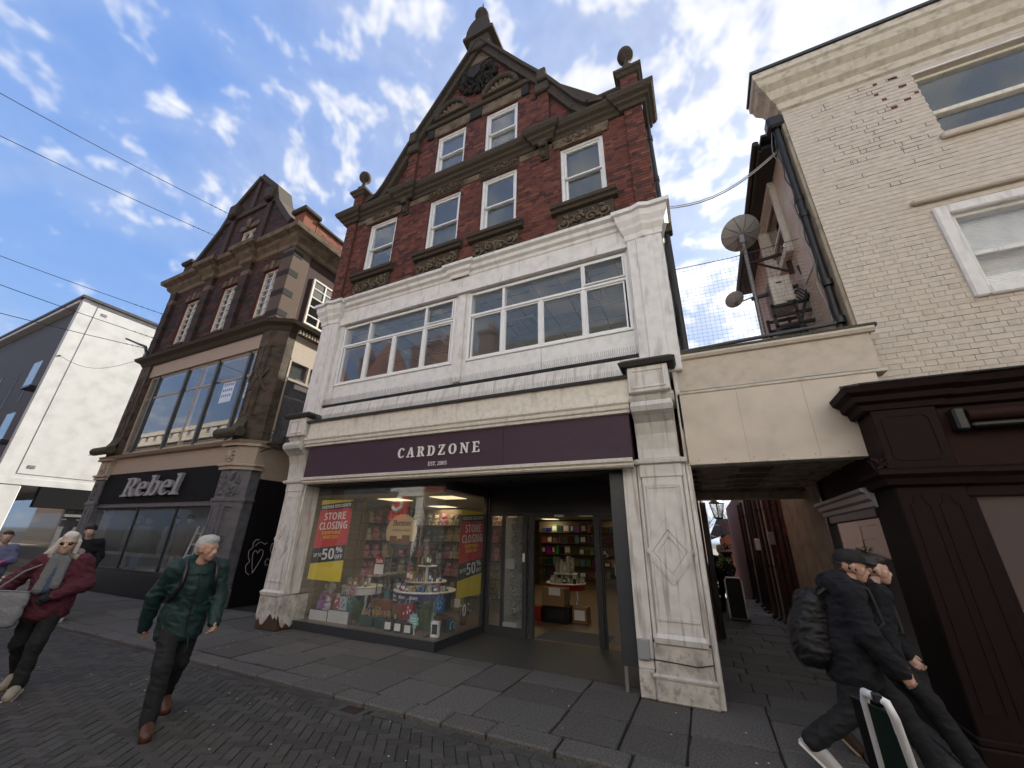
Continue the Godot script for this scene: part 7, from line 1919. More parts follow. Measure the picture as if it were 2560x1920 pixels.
	for i in 18: sp.push_back(Vector2(-4.88 + cos(TAU * i / 18.0) * (0.125 if i % 2 else 0.09), 0.37 + sin(TAU * i / 18.0) * (0.14 if i % 2 else 0.1)))
	part(stn, "card", B.new().prism(sp, -6.406, -6.4), paint(0.25, 0.5, 0.52))
	for k in 3: part(stn, "printed_line", B.new().box(-4.94, 0.32 + k * 0.04, -6.4, -4.82, 0.335 + k * 0.04, -6.398), M.sign_white)
	part(stn, "strut", B.new().bar(Vector3(-4.88, 0.148, -6.45), Vector3(-4.88, 0.35, -6.41), 0.02), M.sign_white)
	carton("phone_box", "white gadget box with black screen picture in window corner", "gift box", -4.47, 0.15, -6.5, 0.14, 0.24, 0.09, M.white_plastic, M.black_paint, "", 0.2)
	gift_bag("blue printed gift bag hung above the white gadget box", -4.66, 0.45, -6.85, 0.2, 0.24, paint(0.02, 0.09, 0.25), paint(0.2, 0.4, 0.5))
	carton("headphone_box", "dark boxed headphones printed in glowing blue", "gift box", -4.5, 0.15, -6.95, 0.2, 0.22, 0.12, paint(0.02, 0.02, 0.03), null, "", PI / 2 - 0.3)
	var hp: Array = []
	for i in 11: hp.append(Vector3(-4.42 , 0.25 + sin(PI * i / 10.0) * 0.08, -6.95 + cos(PI * i / 10.0) * 0.06))
	part(get_node("headphone_box"), "printed_headphones", B.new().tube(hp, 0.008, 6).ell(Vector3(-4.42, 0.23, -6.89), Vector3(0.01, 0.03, 0.02), 8).ell(Vector3(-4.42, 0.23, -7.01), Vector3(0.01, 0.03, 0.02), 8), paint(0.1, 0.5, 0.7))
	for i in 3:
		var o := thing("cable_loop", "black and white coiled cable hung by the return glass", "cable", Vector3(-4.42, 0.45, -7.2 - i * 0.14), "coiled cables by the return glass")
		var lp: Array = []
		for k in 17: lp.append(Vector3(0, sin(TAU * k / 16.0) * 0.09, cos(TAU * k / 16.0) * 0.05))
		lpart(o, "coil", B.new().tube(lp, 0.01, 6), M.black_paint if i != 1 else M.white_plastic)
		lpart(o, "tie", B.new().cb(-0.012, 0.075, -0.02, 0.012, 0.105, 0.02, 0.004), M.sign_white)
	# the two display tables
	var t1 := round_table("white two-tier display table with purple printed edge band", -5.35, -7.3, 0.76, 0.62, paint(0.03, 0.015, 0.11), [[0.92, 0.42], [1.2, 0.2]])
	for i in 3:
		var a := PI / 2 - 0.55 + i * 0.42 + 0.25
		letters(t1, "lettering", "Disney", Transform3D(Basis(Vector3.UP, PI / 2 - a), Vector3(-5.35 + cos(a) * 0.625, 0.665, -7.3 + sin(a) * 0.625)), 0.17, 0.07, M.sign_white, "Droid Serif", true, 0.003, 0.2)
	round_table("white half-round display table behind the sale card", -6.95, -7.2, 0.74, 0.42, M.white_panel, [])
	var mix := [[0.3, 0.22, 0.1], [0.05, 0.1, 0.2], [0.35, 0.05, 0.06], [0.4, 0.38, 0.34], [0.02, 0.02, 0.03], [0.12, 0.25, 0.3], [0.3, 0.12, 0.25]]
	small_goods("small boxed gift on the purple-banded table", "gifts on the banded table", -5.35, 0.76, -7.3, 16, 0.46, 0.56, 0.08, 0.14, mix, 0.0, PI)
	small_goods("small gift on the middle tier of banded table", "gifts on the middle tier", -5.35, 0.92, -7.3, 9, 0.27, 0.37, 0.1, 0.22, mix, 0.0, PI)
	small_goods("tall boxed gift on the top tier of banded table", "gifts on the top tier", -5.35, 1.2, -7.3, 4, 0.05, 0.14, 0.15, 0.24, [[0.02, 0.02, 0.03], [0.3, 0.25, 0.05], [0.3, 0.12, 0.05]], 0.0, PI)
	small_goods("gold wrapped sweet box on the half-round table", "sweets on the half-round table", -6.95, 0.74, -7.2, 12, 0.12, 0.36, 0.12, 0.26, [[0.4, 0.28, 0.12], [0.3, 0.16, 0.05], [0.45, 0.4, 0.3]], 0.0, PI)
	small_goods("boxed egg on the window floor before the tables", "boxed eggs before the tables", -6.1, 0.148, -7.0, 5, 0.05, 0.3, 0.18, 0.3, [[0.35, 0.25, 0.12], [0.06, 0.07, 0.2], [0.4, 0.38, 0.36]], 0.2, 2.9)
	for i in 22:
		var c := Color.from_hsv(rng.randf(), rng.randf_range(0.4, 0.9), rng.randf_range(0.25, 0.7))
		var w := rng.randf_range(0.1, 0.2)
		carton("stacked_gift", "bright boxed gift piled on the window floor behind the front row", "gift box", -7.4 + (i % 11) * 0.27 + rng.randf_range(-0.05, 0.05), 0.148 if i < 11 else 0.4, -7.0 - 0.25 * (i % 2) if i < 11 else -7.6, w, rng.randf_range(0.16, 0.3) if i < 11 else 0.25, 0.12, paint(snappedf(c.r * c.r, 0.04), snappedf(c.g * c.g, 0.04), snappedf(c.b * c.b, 0.04)), M.sign_white if i % 3 == 0 else null, "boxed gifts piled behind the front row", rng.randf_range(-0.4, 0.4))
	var bn := thing("display_bench", "low dark bench at the back of the window carrying boxed gifts", "bench", Vector3(-6.0, 0.148, -7.62))
	part(bn, "top", B.new().cb(-7.6, 0.37, -7.74, -4.5, 0.4, -7.48, 0.005), M.timber)
	for x in [-7.5, -6.0, -4.6]: part(bn, "leg", B.new().cb(x - 0.03, 0.148, -7.68, x + 0.03, 0.37, -7.54, 0.005), M.timber)
	# seen through the open door
	round_table("white round table with red edge band facing the door", -3.45, -10.7, 0.74, 0.5, paint(0.25, 0.015, 0.015), [[0.95, 0.3]], 0.008)
	small_goods("white ornament on the red-banded round table", "ornaments on the red-banded table", -3.45, 0.74, -10.7, 18, 0.3, 0.46, 0.1, 0.2, [[0.5, 0.48, 0.44], [0.4, 0.36, 0.3], [0.05, 0.05, 0.05]], 0.0, PI * 1.2)
	small_goods("white ornament on upper tier of red-banded table", "ornaments on the upper tier", -3.45, 0.95, -10.7, 10, 0.08, 0.26, 0.2, 0.42, [[0.5, 0.48, 0.44], [0.35, 0.33, 0.3]], 0.0, TAU)
	carton("cardboard_box", "large brown cardboard box with white notice stacked on black crate", "box", -3.4, 0.34, -9.75, 0.55, 0.36, 0.4, M.cardboard, null)
	part(get_node("cardboard_box"), "paper_notice", B.new().box(-3.5, 0.56, -9.548, -3.22, 0.72, -9.544), M.sign_white)
	carton("storage_crate", "black storage crate on the floor below the cardboard box", "crate", -3.35, 0.008, -9.75, 0.6, 0.33, 0.42, M.black_paint, M.grey_dark)
	carton("red_bin", "plain red bin beside the black storage crate", "bin", -3.85, 0.008, -9.7, 0.3, 0.3, 0.3, paint(0.25, 0.01, 0.012), null)
	carton("parcel", "low cardboard parcel with pinned papers beside the black crate", "box", -2.85, 0.008, -9.95, 0.34, 0.32, 0.34, M.cardboard, M.sign_white)
	# mannequins in the clothes shop
	for q in [[-17.4, "navy jacket and straw hat", [0.02, 0.025, 0.05]], [-16.7, "olive hooded coat with pale patch", [0.04, 0.04, 0.025]], [-15.1, "slate blue coat and dark cap", [0.06, 0.08, 0.1]], [-14.3, "brown parka with yellow drawcord", [0.06, 0.04, 0.025]]]:
		var o := thing("mannequin", "shop mannequin in " + q[1], "mannequin", Vector3(q[0], 0.5, -7.2))
		var c: Array = q[2]
		lpart(o, "coat", B.new().lathe([Vector2(0.2, 0.55), Vector2(0.24, 0.75), Vector2(0.21, 1.0), Vector2(0.24, 1.25), Vector2(0.17, 1.38), Vector2(0.06, 1.42)], Vector3.ZERO, 16), paint(c[0], c[1], c[2], 0.9))
		for k in [-1, 1]:
			lpart(o, "sleeve", B.new().tube([Vector3(k * 0.2, 1.3, 0), Vector3(k * 0.29, 1.0, 0.02), Vector3(k * 0.27, 0.72, 0.08)], 0.075, 10, 0.055), paint(c[0], c[1], c[2], 0.9))
			lpart(o, "leg", B.new().tube([Vector3(k * 0.09, 0.6, 0), Vector3(k * 0.1, 0.02, 0.02)], 0.085, 10, 0.06), paint(0.05, 0.08, 0.14, 0.9))
		lpart(o, "head", B.new().ell(Vector3(0, 1.55, 0), Vector3(0.08, 0.11, 0.095), 14), paint(0.3, 0.22, 0.16))
		lpart(o, "hat", B.new().lathe([Vector2(0.15, 1.6), Vector2(0.1, 1.615), Vector2(0.09, 1.7), Vector2(0, 1.72)], Vector3.ZERO, 16), paint(0.4, 0.3, 0.15) if q[0] < -17 else paint(0.02, 0.02, 0.02))
		lpart(o, "stand", B.new().lathe([Vector2(0, 0), Vector2(0.18, 0), Vector2(0.18, 0.015), Vector2(0, 0.02)], Vector3.ZERO, 16), M.galvanised)
	var lad := thing("white_ladder", "small white painted step ladder displayed in the clothes shop", "ladder", Vector3(-13.6, 0.5, -7.1))
	for k in [-1, 1]: part(lad, "rail", B.new().bar(Vector3(-13.6 + k * 0.2, 0.5, -7.0), Vector3(-13.6 + k * 0.15, 1.9, -7.2), 0.04), M.white_panel)
	for k in 4: part(lad, "rung", B.new().bar(Vector3(-13.78, 0.8 + k * 0.3, -7.04 - k * 0.04), Vector3(-13.42, 0.8 + k * 0.3, -7.04 - k * 0.04), 0.035), M.white_panel)
func blob(b: B, caps: Array, h: float, k: float, wr := 0.0, wf := 5.0, skip = null) -> B:
	# one smooth surface round tapered capsules [a, b, ra, rb, squeeze]: their distances joined with a smooth minimum, meshed as surface nets
	var lo := Vector3(1e9, 1e9, 1e9); var hi := -lo
	for c in caps:
		var m: float = maxf(c[2], c[3])
		var sq: Vector3 = c[4] if c.size() > 4 else Vector3.ONE
		var e := Vector3(m / minf(sq.x, 1.0), m / minf(sq.y, 1.0), m / minf(sq.z, 1.0)) + Vector3.ONE * (4.0 * k + 3.0 * h)
		for p in [c[0], c[1]]:
			lo = lo.min(p - e); hi = hi.max(p + e)
	var nx := int((hi.x - lo.x) / h) + 2; var ny := int((hi.y - lo.y) / h) + 2; var nz := int((hi.z - lo.z) / h) + 2
	var acc := PackedFloat32Array(); acc.resize(nx * ny * nz)
	var act := PackedByteArray(); act.resize(nx * ny * nz)
	var reach := 3.5 * k + 2.0 * h
	for c in caps:
		var a: Vector3 = c[0]; var d: Vector3 = c[1] - a
		var ra: float = c[2]; var dr: float = c[3] - ra
		var sq: Vector3 = c[4] if c.size() > 4 else Vector3.ONE
		var m: float = maxf(c[2], c[3]) + reach
		var e := Vector3(m / sq.x, m / sq.y, m / sq.z)
		var l := (a.min(c[1]) - e - lo) / h; var u := (a.max(c[1]) + e - lo) / h
		var dd := maxf(d.length_squared(), 1e-9)
		for z in range(maxi(0, int(l.z)), mini(nz, int(u.z) + 2)):
			for y in range(maxi(0, int(l.y)), mini(ny, int(u.y) + 2)):
				var row := (z * ny + y) * nx
				for x in range(maxi(0, int(l.x)), mini(nx, int(u.x) + 2)):
					var p := lo + Vector3(x, y, z) * h - a
					var t := clampf(p.dot(d) / dd, 0.0, 1.0)
					var f := ((p - d * t) * sq).length() - ra - dr * t
					if f > reach: continue
					acc[row + x] += exp(-maxf(f, -8.0 * k) / k)
					act[row + x] = 1
	var nn := FastNoiseLite.new()
	nn.seed = 9; nn.frequency = wf; nn.fractal_octaves = 2
	var val := PackedFloat32Array(); val.resize(acc.size())
	for i in acc.size():
		if act[i] == 0: val[i] = 1.0
		else:
			var f := -k * log(acc[i])
			if wr > 0.0 and f > -0.08:
				var x := i % nx; var y := (i / nx) % ny; var z := i / (nx * ny)
				f += wr * absf(nn.get_noise_3d(lo.x + x * h, (lo.y + y * h) * 1.7 + (lo.x + x * h) * 0.8, lo.z + z * h)) - wr * 0.3
			val[i] = f
	var id := PackedInt32Array(); id.resize(acc.size()); id.fill(-1)
	var off := [0, 1, nx, nx + 1, nx * ny, nx * ny + 1, nx * ny + nx, nx * ny + nx + 1]
	var edges := [[0, 1], [2, 3], [4, 5], [6, 7], [0, 2], [1, 3], [4, 6], [5, 7], [0, 4], [1, 5], [2, 6], [3, 7]]
	var cells := PackedInt32Array()
	for z in nz - 1:
		for y in ny - 1:
			var row := (z * ny + y) * nx
			for x in nx - 1:
				var i := row + x
				if act[i] == 0: continue
				var s := 0
				for q in 8:
					if val[i + off[q]] < 0.0: s += 1
				if s == 0 or s == 8: continue
				var sum := Vector3(); var n := 0
				for ed in edges:
					var f0 := val[i + off[ed[0]]]; var f1 := val[i + off[ed[1]]]
					if (f0 < 0.0) == (f1 < 0.0): continue
					var t := f0 / (f0 - f1)
					var p0 := Vector3(ed[0] & 1, (ed[0] >> 1) & 1, ed[0] >> 2); var p1 := Vector3(ed[1] & 1, (ed[1] >> 1) & 1, ed[1] >> 2)
					sum += p0.lerp(p1, t); n += 1
				var g := Vector3(val[i + 1] + val[i + off[3]] + val[i + off[5]] + val[i + off[7]] - val[i] - val[i + off[2]] - val[i + off[4]] - val[i + off[6]],
					val[i + off[2]] + val[i + off[3]] + val[i + off[6]] + val[i + off[7]] - val[i] - val[i + 1] - val[i + off[4]] - val[i + off[5]],
					val[i + off[4]] + val[i + off[5]] + val[i + off[6]] + val[i + off[7]] - val[i] - val[i + 1] - val[i + off[2]] - val[i + off[3]])
				id[i] = b.v.size()
				cells.push_back(i)
				b.v.push_back(b.T * (lo + (Vector3(x, y, z) + sum / n) * h)); b.n.push_back((b.T.basis * g).normalized()); b.c.push_back(b.col)
	for i in cells:
		for ax in 3:
			var st: int = [1, nx, nx * ny][ax]
			var s1: int = [nx, nx * ny, 1][ax]
			var s2: int = [nx * ny, 1, nx][ax]
			if (val[i] < 0.0) == (val[i + st] < 0.0): continue
			if i - s1 - s2 < 0: continue
			var a := id[i]; var c := id[i - s1]; var d := id[i - s1 - s2]; var e := id[i - s2]
			if a < 0 or c < 0 or d < 0 or e < 0: continue
			if skip != null and skip.call(b.v[a]): continue
			if val[i] < 0.0: 
				for q in [a, d, c, a, e, d]: b.ix.push_back(q)
			else:
				for q in [a, c, d, a, d, e]: b.ix.push_back(q)
	return b

func hand(b: B, w: Vector3, dir: Vector3, palm: Vector3, side: float, s := 1.0, h := 0.005) -> void:
	# palm and five curled fingers; dir runs from wrist to knuckles, palm is the way the palm faces
	var x := dir.cross(palm).normalized() * side
	var p := w + dir * 0.085 * s
	var caps := [[w, p, 0.024 * s, 0.03 * s, Vector3(1, 1, 1)], [w + x * 0.018 * s, p + x * 0.024 * s, 0.02 * s, 0.018 * s], [w - x * 0.018 * s, p - x * 0.024 * s, 0.02 * s, 0.016 * s]]
	for f in 4:
		var o := p + x * (0.03 - f * 0.02) * s
		var l: float = [0.038, 0.043, 0.04, 0.031][f] * s
		var q := o + (dir * 0.85 + palm * 0.5).normalized() * l
		var r := q + (dir * 0.2 + palm).normalized() * l * 0.8
		var u := r + (palm - dir * 0.6).normalized() * l * 0.5
		caps += [[o - dir * 0.02 * s, q, 0.0095 * s, 0.0088 * s], [q, r, 0.0088 * s, 0.008 * s], [r, u, 0.008 * s, 0.007 * s]]
	var t0 := w + dir * 0.03 * s + x * 0.03 * s
	var t1 := t0 + (dir * 0.7 + x * 0.5 + palm * 0.35).normalized() * 0.036 * s
	var t2 := t1 + (dir + palm * 0.5).normalized() * 0.028 * s
	caps += [[t0, t1, 0.013 * s, 0.0105 * s], [t1, t2, 0.0105 * s, 0.008 * s]]
	blob(b, caps, h, 0.003)
func head_caps(T: Transform3D, s: float) -> Array:
	var P := func(x: float, y: float, z: float) -> Vector3: return T * (Vector3(x, y, z) * s)
	return [[P.call(0, 0.035, -0.02), P.call(0, 0.045, 0.01), 0.088 * s, 0.084 * s], [P.call(0, -0.01, 0.03), P.call(0, -0.055, 0.045), 0.066 * s, 0.048 * s], [P.call(0, -0.085, 0.065), P.call(0, -0.088, 0.07), 0.026 * s, 0.024 * s],
		[P.call(0, 0.015, 0.092), P.call(0, -0.022, 0.113), 0.011 * s, 0.0145 * s], [P.call(-0.012, -0.028, 0.1), P.call(0.012, -0.028, 0.1), 0.011 * s, 0.011 * s], [P.call(-0.035, 0.034, 0.083), P.call(0.035, 0.034, 0.083), 0.014 * s, 0.014 * s],
		[P.call(-0.018, -0.052, 0.09), P.call(0.018, -0.052, 0.09), 0.009 * s, 0.009 * s], [P.call(-0.016, -0.064, 0.087), P.call(0.016, -0.064, 0.087), 0.009 * s, 0.009 * s],
		[P.call(-0.045, -0.01, 0.065), P.call(-0.043, -0.03, 0.055), 0.021 * s, 0.02 * s], [P.call(0.045, -0.01, 0.065), P.call(0.043, -0.03, 0.055), 0.021 * s, 0.02 * s],
		[P.call(-0.082, 0.02, -0.005), P.call(-0.08, -0.02, 0.005), 0.017 * s, 0.011 * s], [P.call(0.082, 0.02, -0.005), P.call(0.08, -0.02, 0.005), 0.017 * s, 0.011 * s]]

func person(called_label: String, at: Vector3, turn: float, d: Dictionary) -> Node3D:
	# d: joints in the figure's own axes (it faces +z, its left is +x), colours and cell sizes
	var t := thing("person", called_label, "person", at)
	t.rotation.y = turn
	if d.has("scale"): t.scale = Vector3.ONE * d.scale
	var h: float = d.get("h", 0.014)
	var J: Dictionary = d.J
	var skin: Material = d.skin
	var hy: float = d.get("head_turn", 0.0); var hp: float = d.get("head_nod", 0.0)
	var HT := Transform3D(Basis(Vector3.UP, hy) * Basis(Vector3.RIGHT, hp), J.head)
	# body: one continuous figure, with finer head and hands
	var b := B.new()
	var caps := [[J.pelvis, J.chest, 0.115, 0.125, Vector3(0.85, 1, 1.1)], [J.chest, J.neck, 0.11, 0.055], [J.neck, J.head + Vector3(0, -0.03, 0), 0.052, 0.05]]
	for s in ["l", "r"]:
		caps += [[J[s + "sh"], J[s + "el"], 0.05, 0.04], [J[s + "el"], J[s + "wr"], 0.04, 0.028], [J.chest, J[s + "sh"], 0.09, 0.055], [J.pelvis, J[s + "hip"], 0.1, 0.09], [J[s + "hip"], J[s + "kn"], 0.08, 0.055], [J[s + "kn"], J[s + "an"], 0.052, 0.038], [J[s + "an"], J[s + "to"], 0.038, 0.03]]
	blob(b, caps, maxf(h, 0.016), 0.012)
	blob(b, head_caps(HT, d.get("head_size", 1.0)), minf(h, 0.007), 0.0085)
	for s in ["l", "r"]:
		if d.get("gloves", "").contains(s): continue
		var dir: Vector3 = (J[s + "wr"] - J[s + "el"]).normalized()
		hand(b, J[s + "wr"], dir, d.get(s + "palm", Vector3(1 if s == "r" else -1, 0, 0.2)).normalized(), 1.0 if s == "r" else -1.0, 1.0, 0.006 if h < 0.02 else 0.01)
	lpart(t, "body", b, skin)
	# face details
	for k in [-1, 1]:
		var e := B.new(); e.T = HT
		e.ell(Vector3(k * 0.032, 0.016, 0.083), Vector3(0.0135, 0.008, 0.008), 10)
		lpart(t, "eye", e, paint(0.6, 0.58, 0.55, 0.2))
		var p := B.new(); p.T = HT
		p.ell(Vector3(k * 0.032, 0.016, 0.0895), Vector3(0.0055, 0.006, 0.003), 8)
		lpart(t, "pupil", p, paint(0.03, 0.02, 0.015, 0.2))
		var w := B.new(); w.T = HT
		w.tube([Vector3(k * 0.014, 0.037, 0.095), Vector3(k * 0.034, 0.042, 0.093), Vector3(k * 0.052, 0.036, 0.078)], 0.004, 5)
		lpart(t, "eyebrow", w, d.hair_m)
	var mo := B.new(); mo.T = HT
	mo.tube([Vector3(-0.024, -0.058, 0.086), Vector3(0, -0.057, 0.0985), Vector3(0.024, -0.058, 0.086)], 0.0045, 6)
	lpart(t, "lips", mo, paint(0.32, 0.13, 0.1))
	# hair
	if d.has("hair"):
		var hb := B.new()
		blob(hb, d.hair.map(func(c): return [HT * c[0], HT * c[1], c[2], c[3]]), minf(h, 0.008), 0.007, 0.012, 26.0)
		lpart(t, "hair", hb, d.hair_m)
	# trousers and shoes
	var tr := B.new()
	var tc := [[J.pelvis + Vector3(0, 0.1, 0), J.pelvis, 0.13, 0.145, Vector3(0.88, 1, 1.1)]]
	var tw: float = d.get("leg_w", 1.0)
	for s in ["l", "r"]: tc += [[J[s + "hip"], J[s + "kn"], 0.1 * tw, 0.078 * tw], [J[s + "kn"], J[s + "an"] + Vector3(0, 0.015, 0), 0.076 * tw, 0.07 * tw]]
	blob(tr, tc, h, 0.012, 0.02, 5.0)
	lpart(t, "trousers", tr, d.trousers)
	for s in ["l", "r"]:
		var so := B.new()
		var a: Vector3 = J[s + "an"]; var q: Vector3 = J[s + "to"]
		var fd := (q - a).normalized()
		var up := Vector3(0, 1, 0) - fd * fd.y
		var sole := a - up.normalized() * 0.05
		blob(so, [[a + Vector3(0, 0.03, 0), a - fd * 0.03 - up * 0.02, 0.05, 0.045], [sole - fd * 0.03, q - up.normalized() * 0.01, 0.038, 0.04], [a, q, 0.044, 0.034], [sole, q + fd * 0.01 - up.normalized() * 0.02, 0.042, 0.034], [a + fd * 0.08, q, 0.042, 0.036, Vector3(0.8, 1, 1)]], minf(h, 0.01), 0.008)
		lpart(t, "shoe", so, d.shoes)
		var sl := B.new()
		var z := fd; var x := up.cross(z).normalized()
		var c0 := sole - fd * 0.06 - up.normalized() * 0.035
		for i in 2: sl.bar(c0 + x * (0.02 - 0.04 * i), q + fd * 0.03 - up.normalized() * 0.045 + x * (0.02 - 0.04 * i), 0.05, 0.018)
		lpart(t, "sole", sl, d.get("soles", M.black_paint))
	# coat
	if d.has("coat"):
		var cb := B.new()
		var g: float = d.get("girth", 1.0)
		var hem: Vector3 = d.hem
		var cc := [[J.neck + Vector3(0, -0.09, -0.005), J.chest, 0.1 * g, 0.155 * g, Vector3(0.8, 1, 1.1)], [J.chest, J.pelvis + Vector3(0, 0.04, 0), 0.16 * g, 0.165 * g, Vector3(0.84, 1, 1.05)], [J.pelvis + Vector3(0, 0.04, 0), hem, 0.165 * g, 0.17 * g, Vector3(0.82, 1.6, 1.0)]]
		for s in ["l", "r"]: cc += [[J.chest + Vector3(0, 0.1, 0), J[s + "sh"], 0.11 * g, 0.085 * g], [J[s + "sh"], J[s + "el"], 0.086 * g, 0.075 * g], [J[s + "el"], J[s + "wr"] - (J[s + "wr"] - J[s + "el"]).normalized() * d.get("cuff", 0.0), 0.076 * g, 0.056 * g]]
		cc += d.get("coat_more", [])
		blob(cb, cc, h, 0.016, d.get("folds", 0.035), 4.5)
		lpart(t, "coat", cb, d.coat)
	return t

func stride(pelvis_y: float, lz: float, rz: float, lk: Vector3, rk: Vector3, lift_l := 0.0, lift_r := 0.0) -> Dictionary:
	# legs of a walking figure
	var J := {"pelvis": Vector3(0, pelvis_y, 0)}
	J.lhip = Vector3(0.095, pelvis_y - 0.03, 0); J.rhip = Vector3(-0.095, pelvis_y - 0.03, 0)
	J.lkn = lk; J.rkn = rk
	J.lan = Vector3(0.1, 0.1 + lift_l, lz); J.ran = Vector3(-0.1, 0.1 + lift_r, rz)
	J.lto = Vector3(0.12, 0.045, lz + 0.16 - lift_l * 0.25); J.rto = Vector3(-0.12, 0.045, rz + 0.16 - lift_r * 0.25)
	return J
func arms(J: Dictionary, l: Array, r: Array) -> Dictionary:
	J.lsh = l[0]; J.lel = l[1]; J.lwr = l[2]; J.rsh = r[0]; J.rel = r[1]; J.rwr = r[2]
	return J

func cloth(called: String, r: float, g: float, b: float, rough := 0.85) -> StandardMaterial3D:
	return mk(called, Color(r, g, b), rough, "weave", Vector3.ONE * 2.5, 0.08)
func make_people() -> void:
	rng.seed = 707
	var skin := mk("skin", Color(0.5, 0.29, 0.21), 0.5); skin.subsurf_scatter_enabled = true; skin.subsurf_scatter_strength = 0.15
	var pale := mk("skin_pale", Color(0.52, 0.33, 0.25), 0.5)
	var short := [[Vector3(0, 0.07, -0.045), Vector3(0, 0.085, 0.01), 0.082, 0.078], [Vector3(0, 0.03, -0.065), Vector3(0, -0.01, -0.075), 0.07, 0.055], [Vector3(-0.06, 0.05, -0.02), Vector3(-0.064, 0.01, -0.02), 0.035, 0.026], [Vector3(0.06, 0.05, -0.02), Vector3(0.064, 0.01, -0.02), 0.035, 0.026], [Vector3(0.03, 0.11, 0.05), Vector3(-0.03, 0.105, 0.05), 0.035, 0.035]]
	# man in a green jacket, walking right and looking at the shop
	var J := stride(0.93, -0.3, 0.3, Vector3(0.09, 0.5, -0.02), Vector3(-0.1, 0.53, 0.22), 0.06, 0.0)
	J.merge({"chest": Vector3(0, 1.24, 0.05), "neck": Vector3(0, 1.47, 0.1), "head": Vector3(0, 1.61, 0.16)})
	arms(J, [Vector3(0.2, 1.41, 0.07), Vector3(0.25, 1.13, 0.1), Vector3(0.24, 0.9, 0.24)], [Vector3(-0.2, 1.41, 0.07), Vector3(-0.28, 1.13, -0.1), Vector3(-0.27, 0.86, -0.22)])
	var gm: StandardMaterial3D = cloth("green_jacket", 0.006, 0.038, 0.035, 0.65)
	var man := person("man with grey hair in dark green jacket looking at the card shop", Vector3(-5.32, -0.05, -2.9), deg_to_rad(74), {"J": J, "h": 0.012, "skin": skin, "head_turn": deg_to_rad(38), "head_nod": 0.05, "hair": short, "hair_m": paint(0.42, 0.41, 0.4, 0.8), "trousers": cloth("dark_trousers", 0.012, 0.012, 0.013), "shoes": mk("brown_leather", Color(0.085, 0.03, 0.015), 0.45, "fine", Vector3.ONE * 4), "coat": gm, "hem": Vector3(0, 0.78, 0.0), "girth": 1.02, "cuff": -0.03, "folds": 0.024,
		"coat_more": [[Vector3(-0.1, 1.5, -0.02), Vector3(0.1, 1.5, -0.02), 0.05, 0.05], [Vector3(-0.12, 1.47, 0.04), Vector3(-0.05, 1.42, -0.08), 0.05, 0.06], [Vector3(0.12, 1.47, 0.04), Vector3(0.05, 1.42, -0.08), 0.05, 0.06], [Vector3(0.0, 1.44, -0.09), Vector3(0.0, 1.36, -0.11), 0.075, 0.06]]})
	for k in [-1, 1]:
		lpart(man, "rucksack_strap", B.new().tube([Vector3(k * 0.13, 1.5, 0.06), Vector3(k * 0.14, 1.42, 0.21), Vector3(k * 0.15, 1.25, 0.235), Vector3(k * 0.2, 1.1, 0.12)], 0.022, 8), M.black_paint)
	lpart(man, "zip", B.new().tube([Vector3(0, 1.42, 0.2), Vector3(0.0, 1.24, 0.245), Vector3(0, 1.0, 0.205), Vector3(0.02, 0.8, 0.19)], 0.007, 6), M.black_metal)
	lpart(man, "drawcord", B.new().tube([Vector3(0.05, 0.76, 0.19), Vector3(0.06, 0.68, 0.22), Vector3(0.05, 0.63, 0.22)], 0.006, 5), M.black_metal)
	lpart(man, "cuff", B.new().tube([Vector3(-0.268, 0.875, -0.212), Vector3(-0.267, 0.84, -0.232)], 0.06, 12), gm)
	# woman in a plum coat
	J = stride(0.92, 0.2, -0.24, Vector3(0.1, 0.52, 0.16), Vector3(-0.12, 0.5, -0.02), 0.0, 0.05)
	J.merge({"chest": Vector3(0, 1.24, 0.03), "neck": Vector3(0, 1.46, 0.05), "head": Vector3(0, 1.6, 0.09)})
	arms(J, [Vector3(0.19, 1.39, 0.03), Vector3(0.3, 1.13, 0.03), Vector3(0.1, 1.03, 0.2)], [Vector3(-0.19, 1.39, 0.03), Vector3(-0.42, 1.16, -0.04), Vector3(-0.5, 0.94, 0.08)])
	var plum: StandardMaterial3D = cloth("plum_coat", 0.11, 0.018, 0.035)
	var wom := person("woman in plum coat with white hair, sunglasses and grey scarf", Vector3(-7.66, -0.05, -2.56), deg_to_rad(52), {"J": J, "h": 0.013, "skin": pale, "head_turn": 0.1, "head_nod": -0.06, "hair_m": paint(0.6, 0.55, 0.5, 0.8),
		"hair": short + [[Vector3(-0.08, 0.05, -0.02), Vector3(-0.13, -0.09, -0.05), 0.045, 0.035], [Vector3(-0.1, -0.02, -0.04), Vector3(-0.2, -0.12, -0.06), 0.045, 0.02], [Vector3(0.085, 0.04, 0.0), Vector3(0.085, -0.1, -0.01), 0.03, 0.022], [Vector3(-0.02, 0.13, 0.02), Vector3(0.05, 0.12, 0.06), 0.04, 0.03], [Vector3(0, 0.0, -0.07), Vector3(-0.05, -0.11, -0.07), 0.07, 0.05]],
		"trousers": M.dark_trousers, "shoes": paint(0.3, 0.26, 0.2), "soles": M.sign_white, "coat": plum, "hem": Vector3(0, 0.82, 0.0), "girth": 1.1, "gloves": "lr"})
	for k in [-1, 1]:
		var g := B.new(); g.T = Transform3D(Basis(Vector3.UP, 0.1) * Basis(Vector3.RIGHT, -0.06), J.head)
		g.ell(Vector3(k * 0.034, 0.014, 0.094), Vector3(0.03, 0.022, 0.012), 12)
		lpart(wom, "sunglass_lens", g, paint(0.008, 0.008, 0.008, 0.1))
	var fr := B.new(); fr.T = Transform3D(Basis(Vector3.UP, 0.1) * Basis(Vector3.RIGHT, -0.06), J.head)
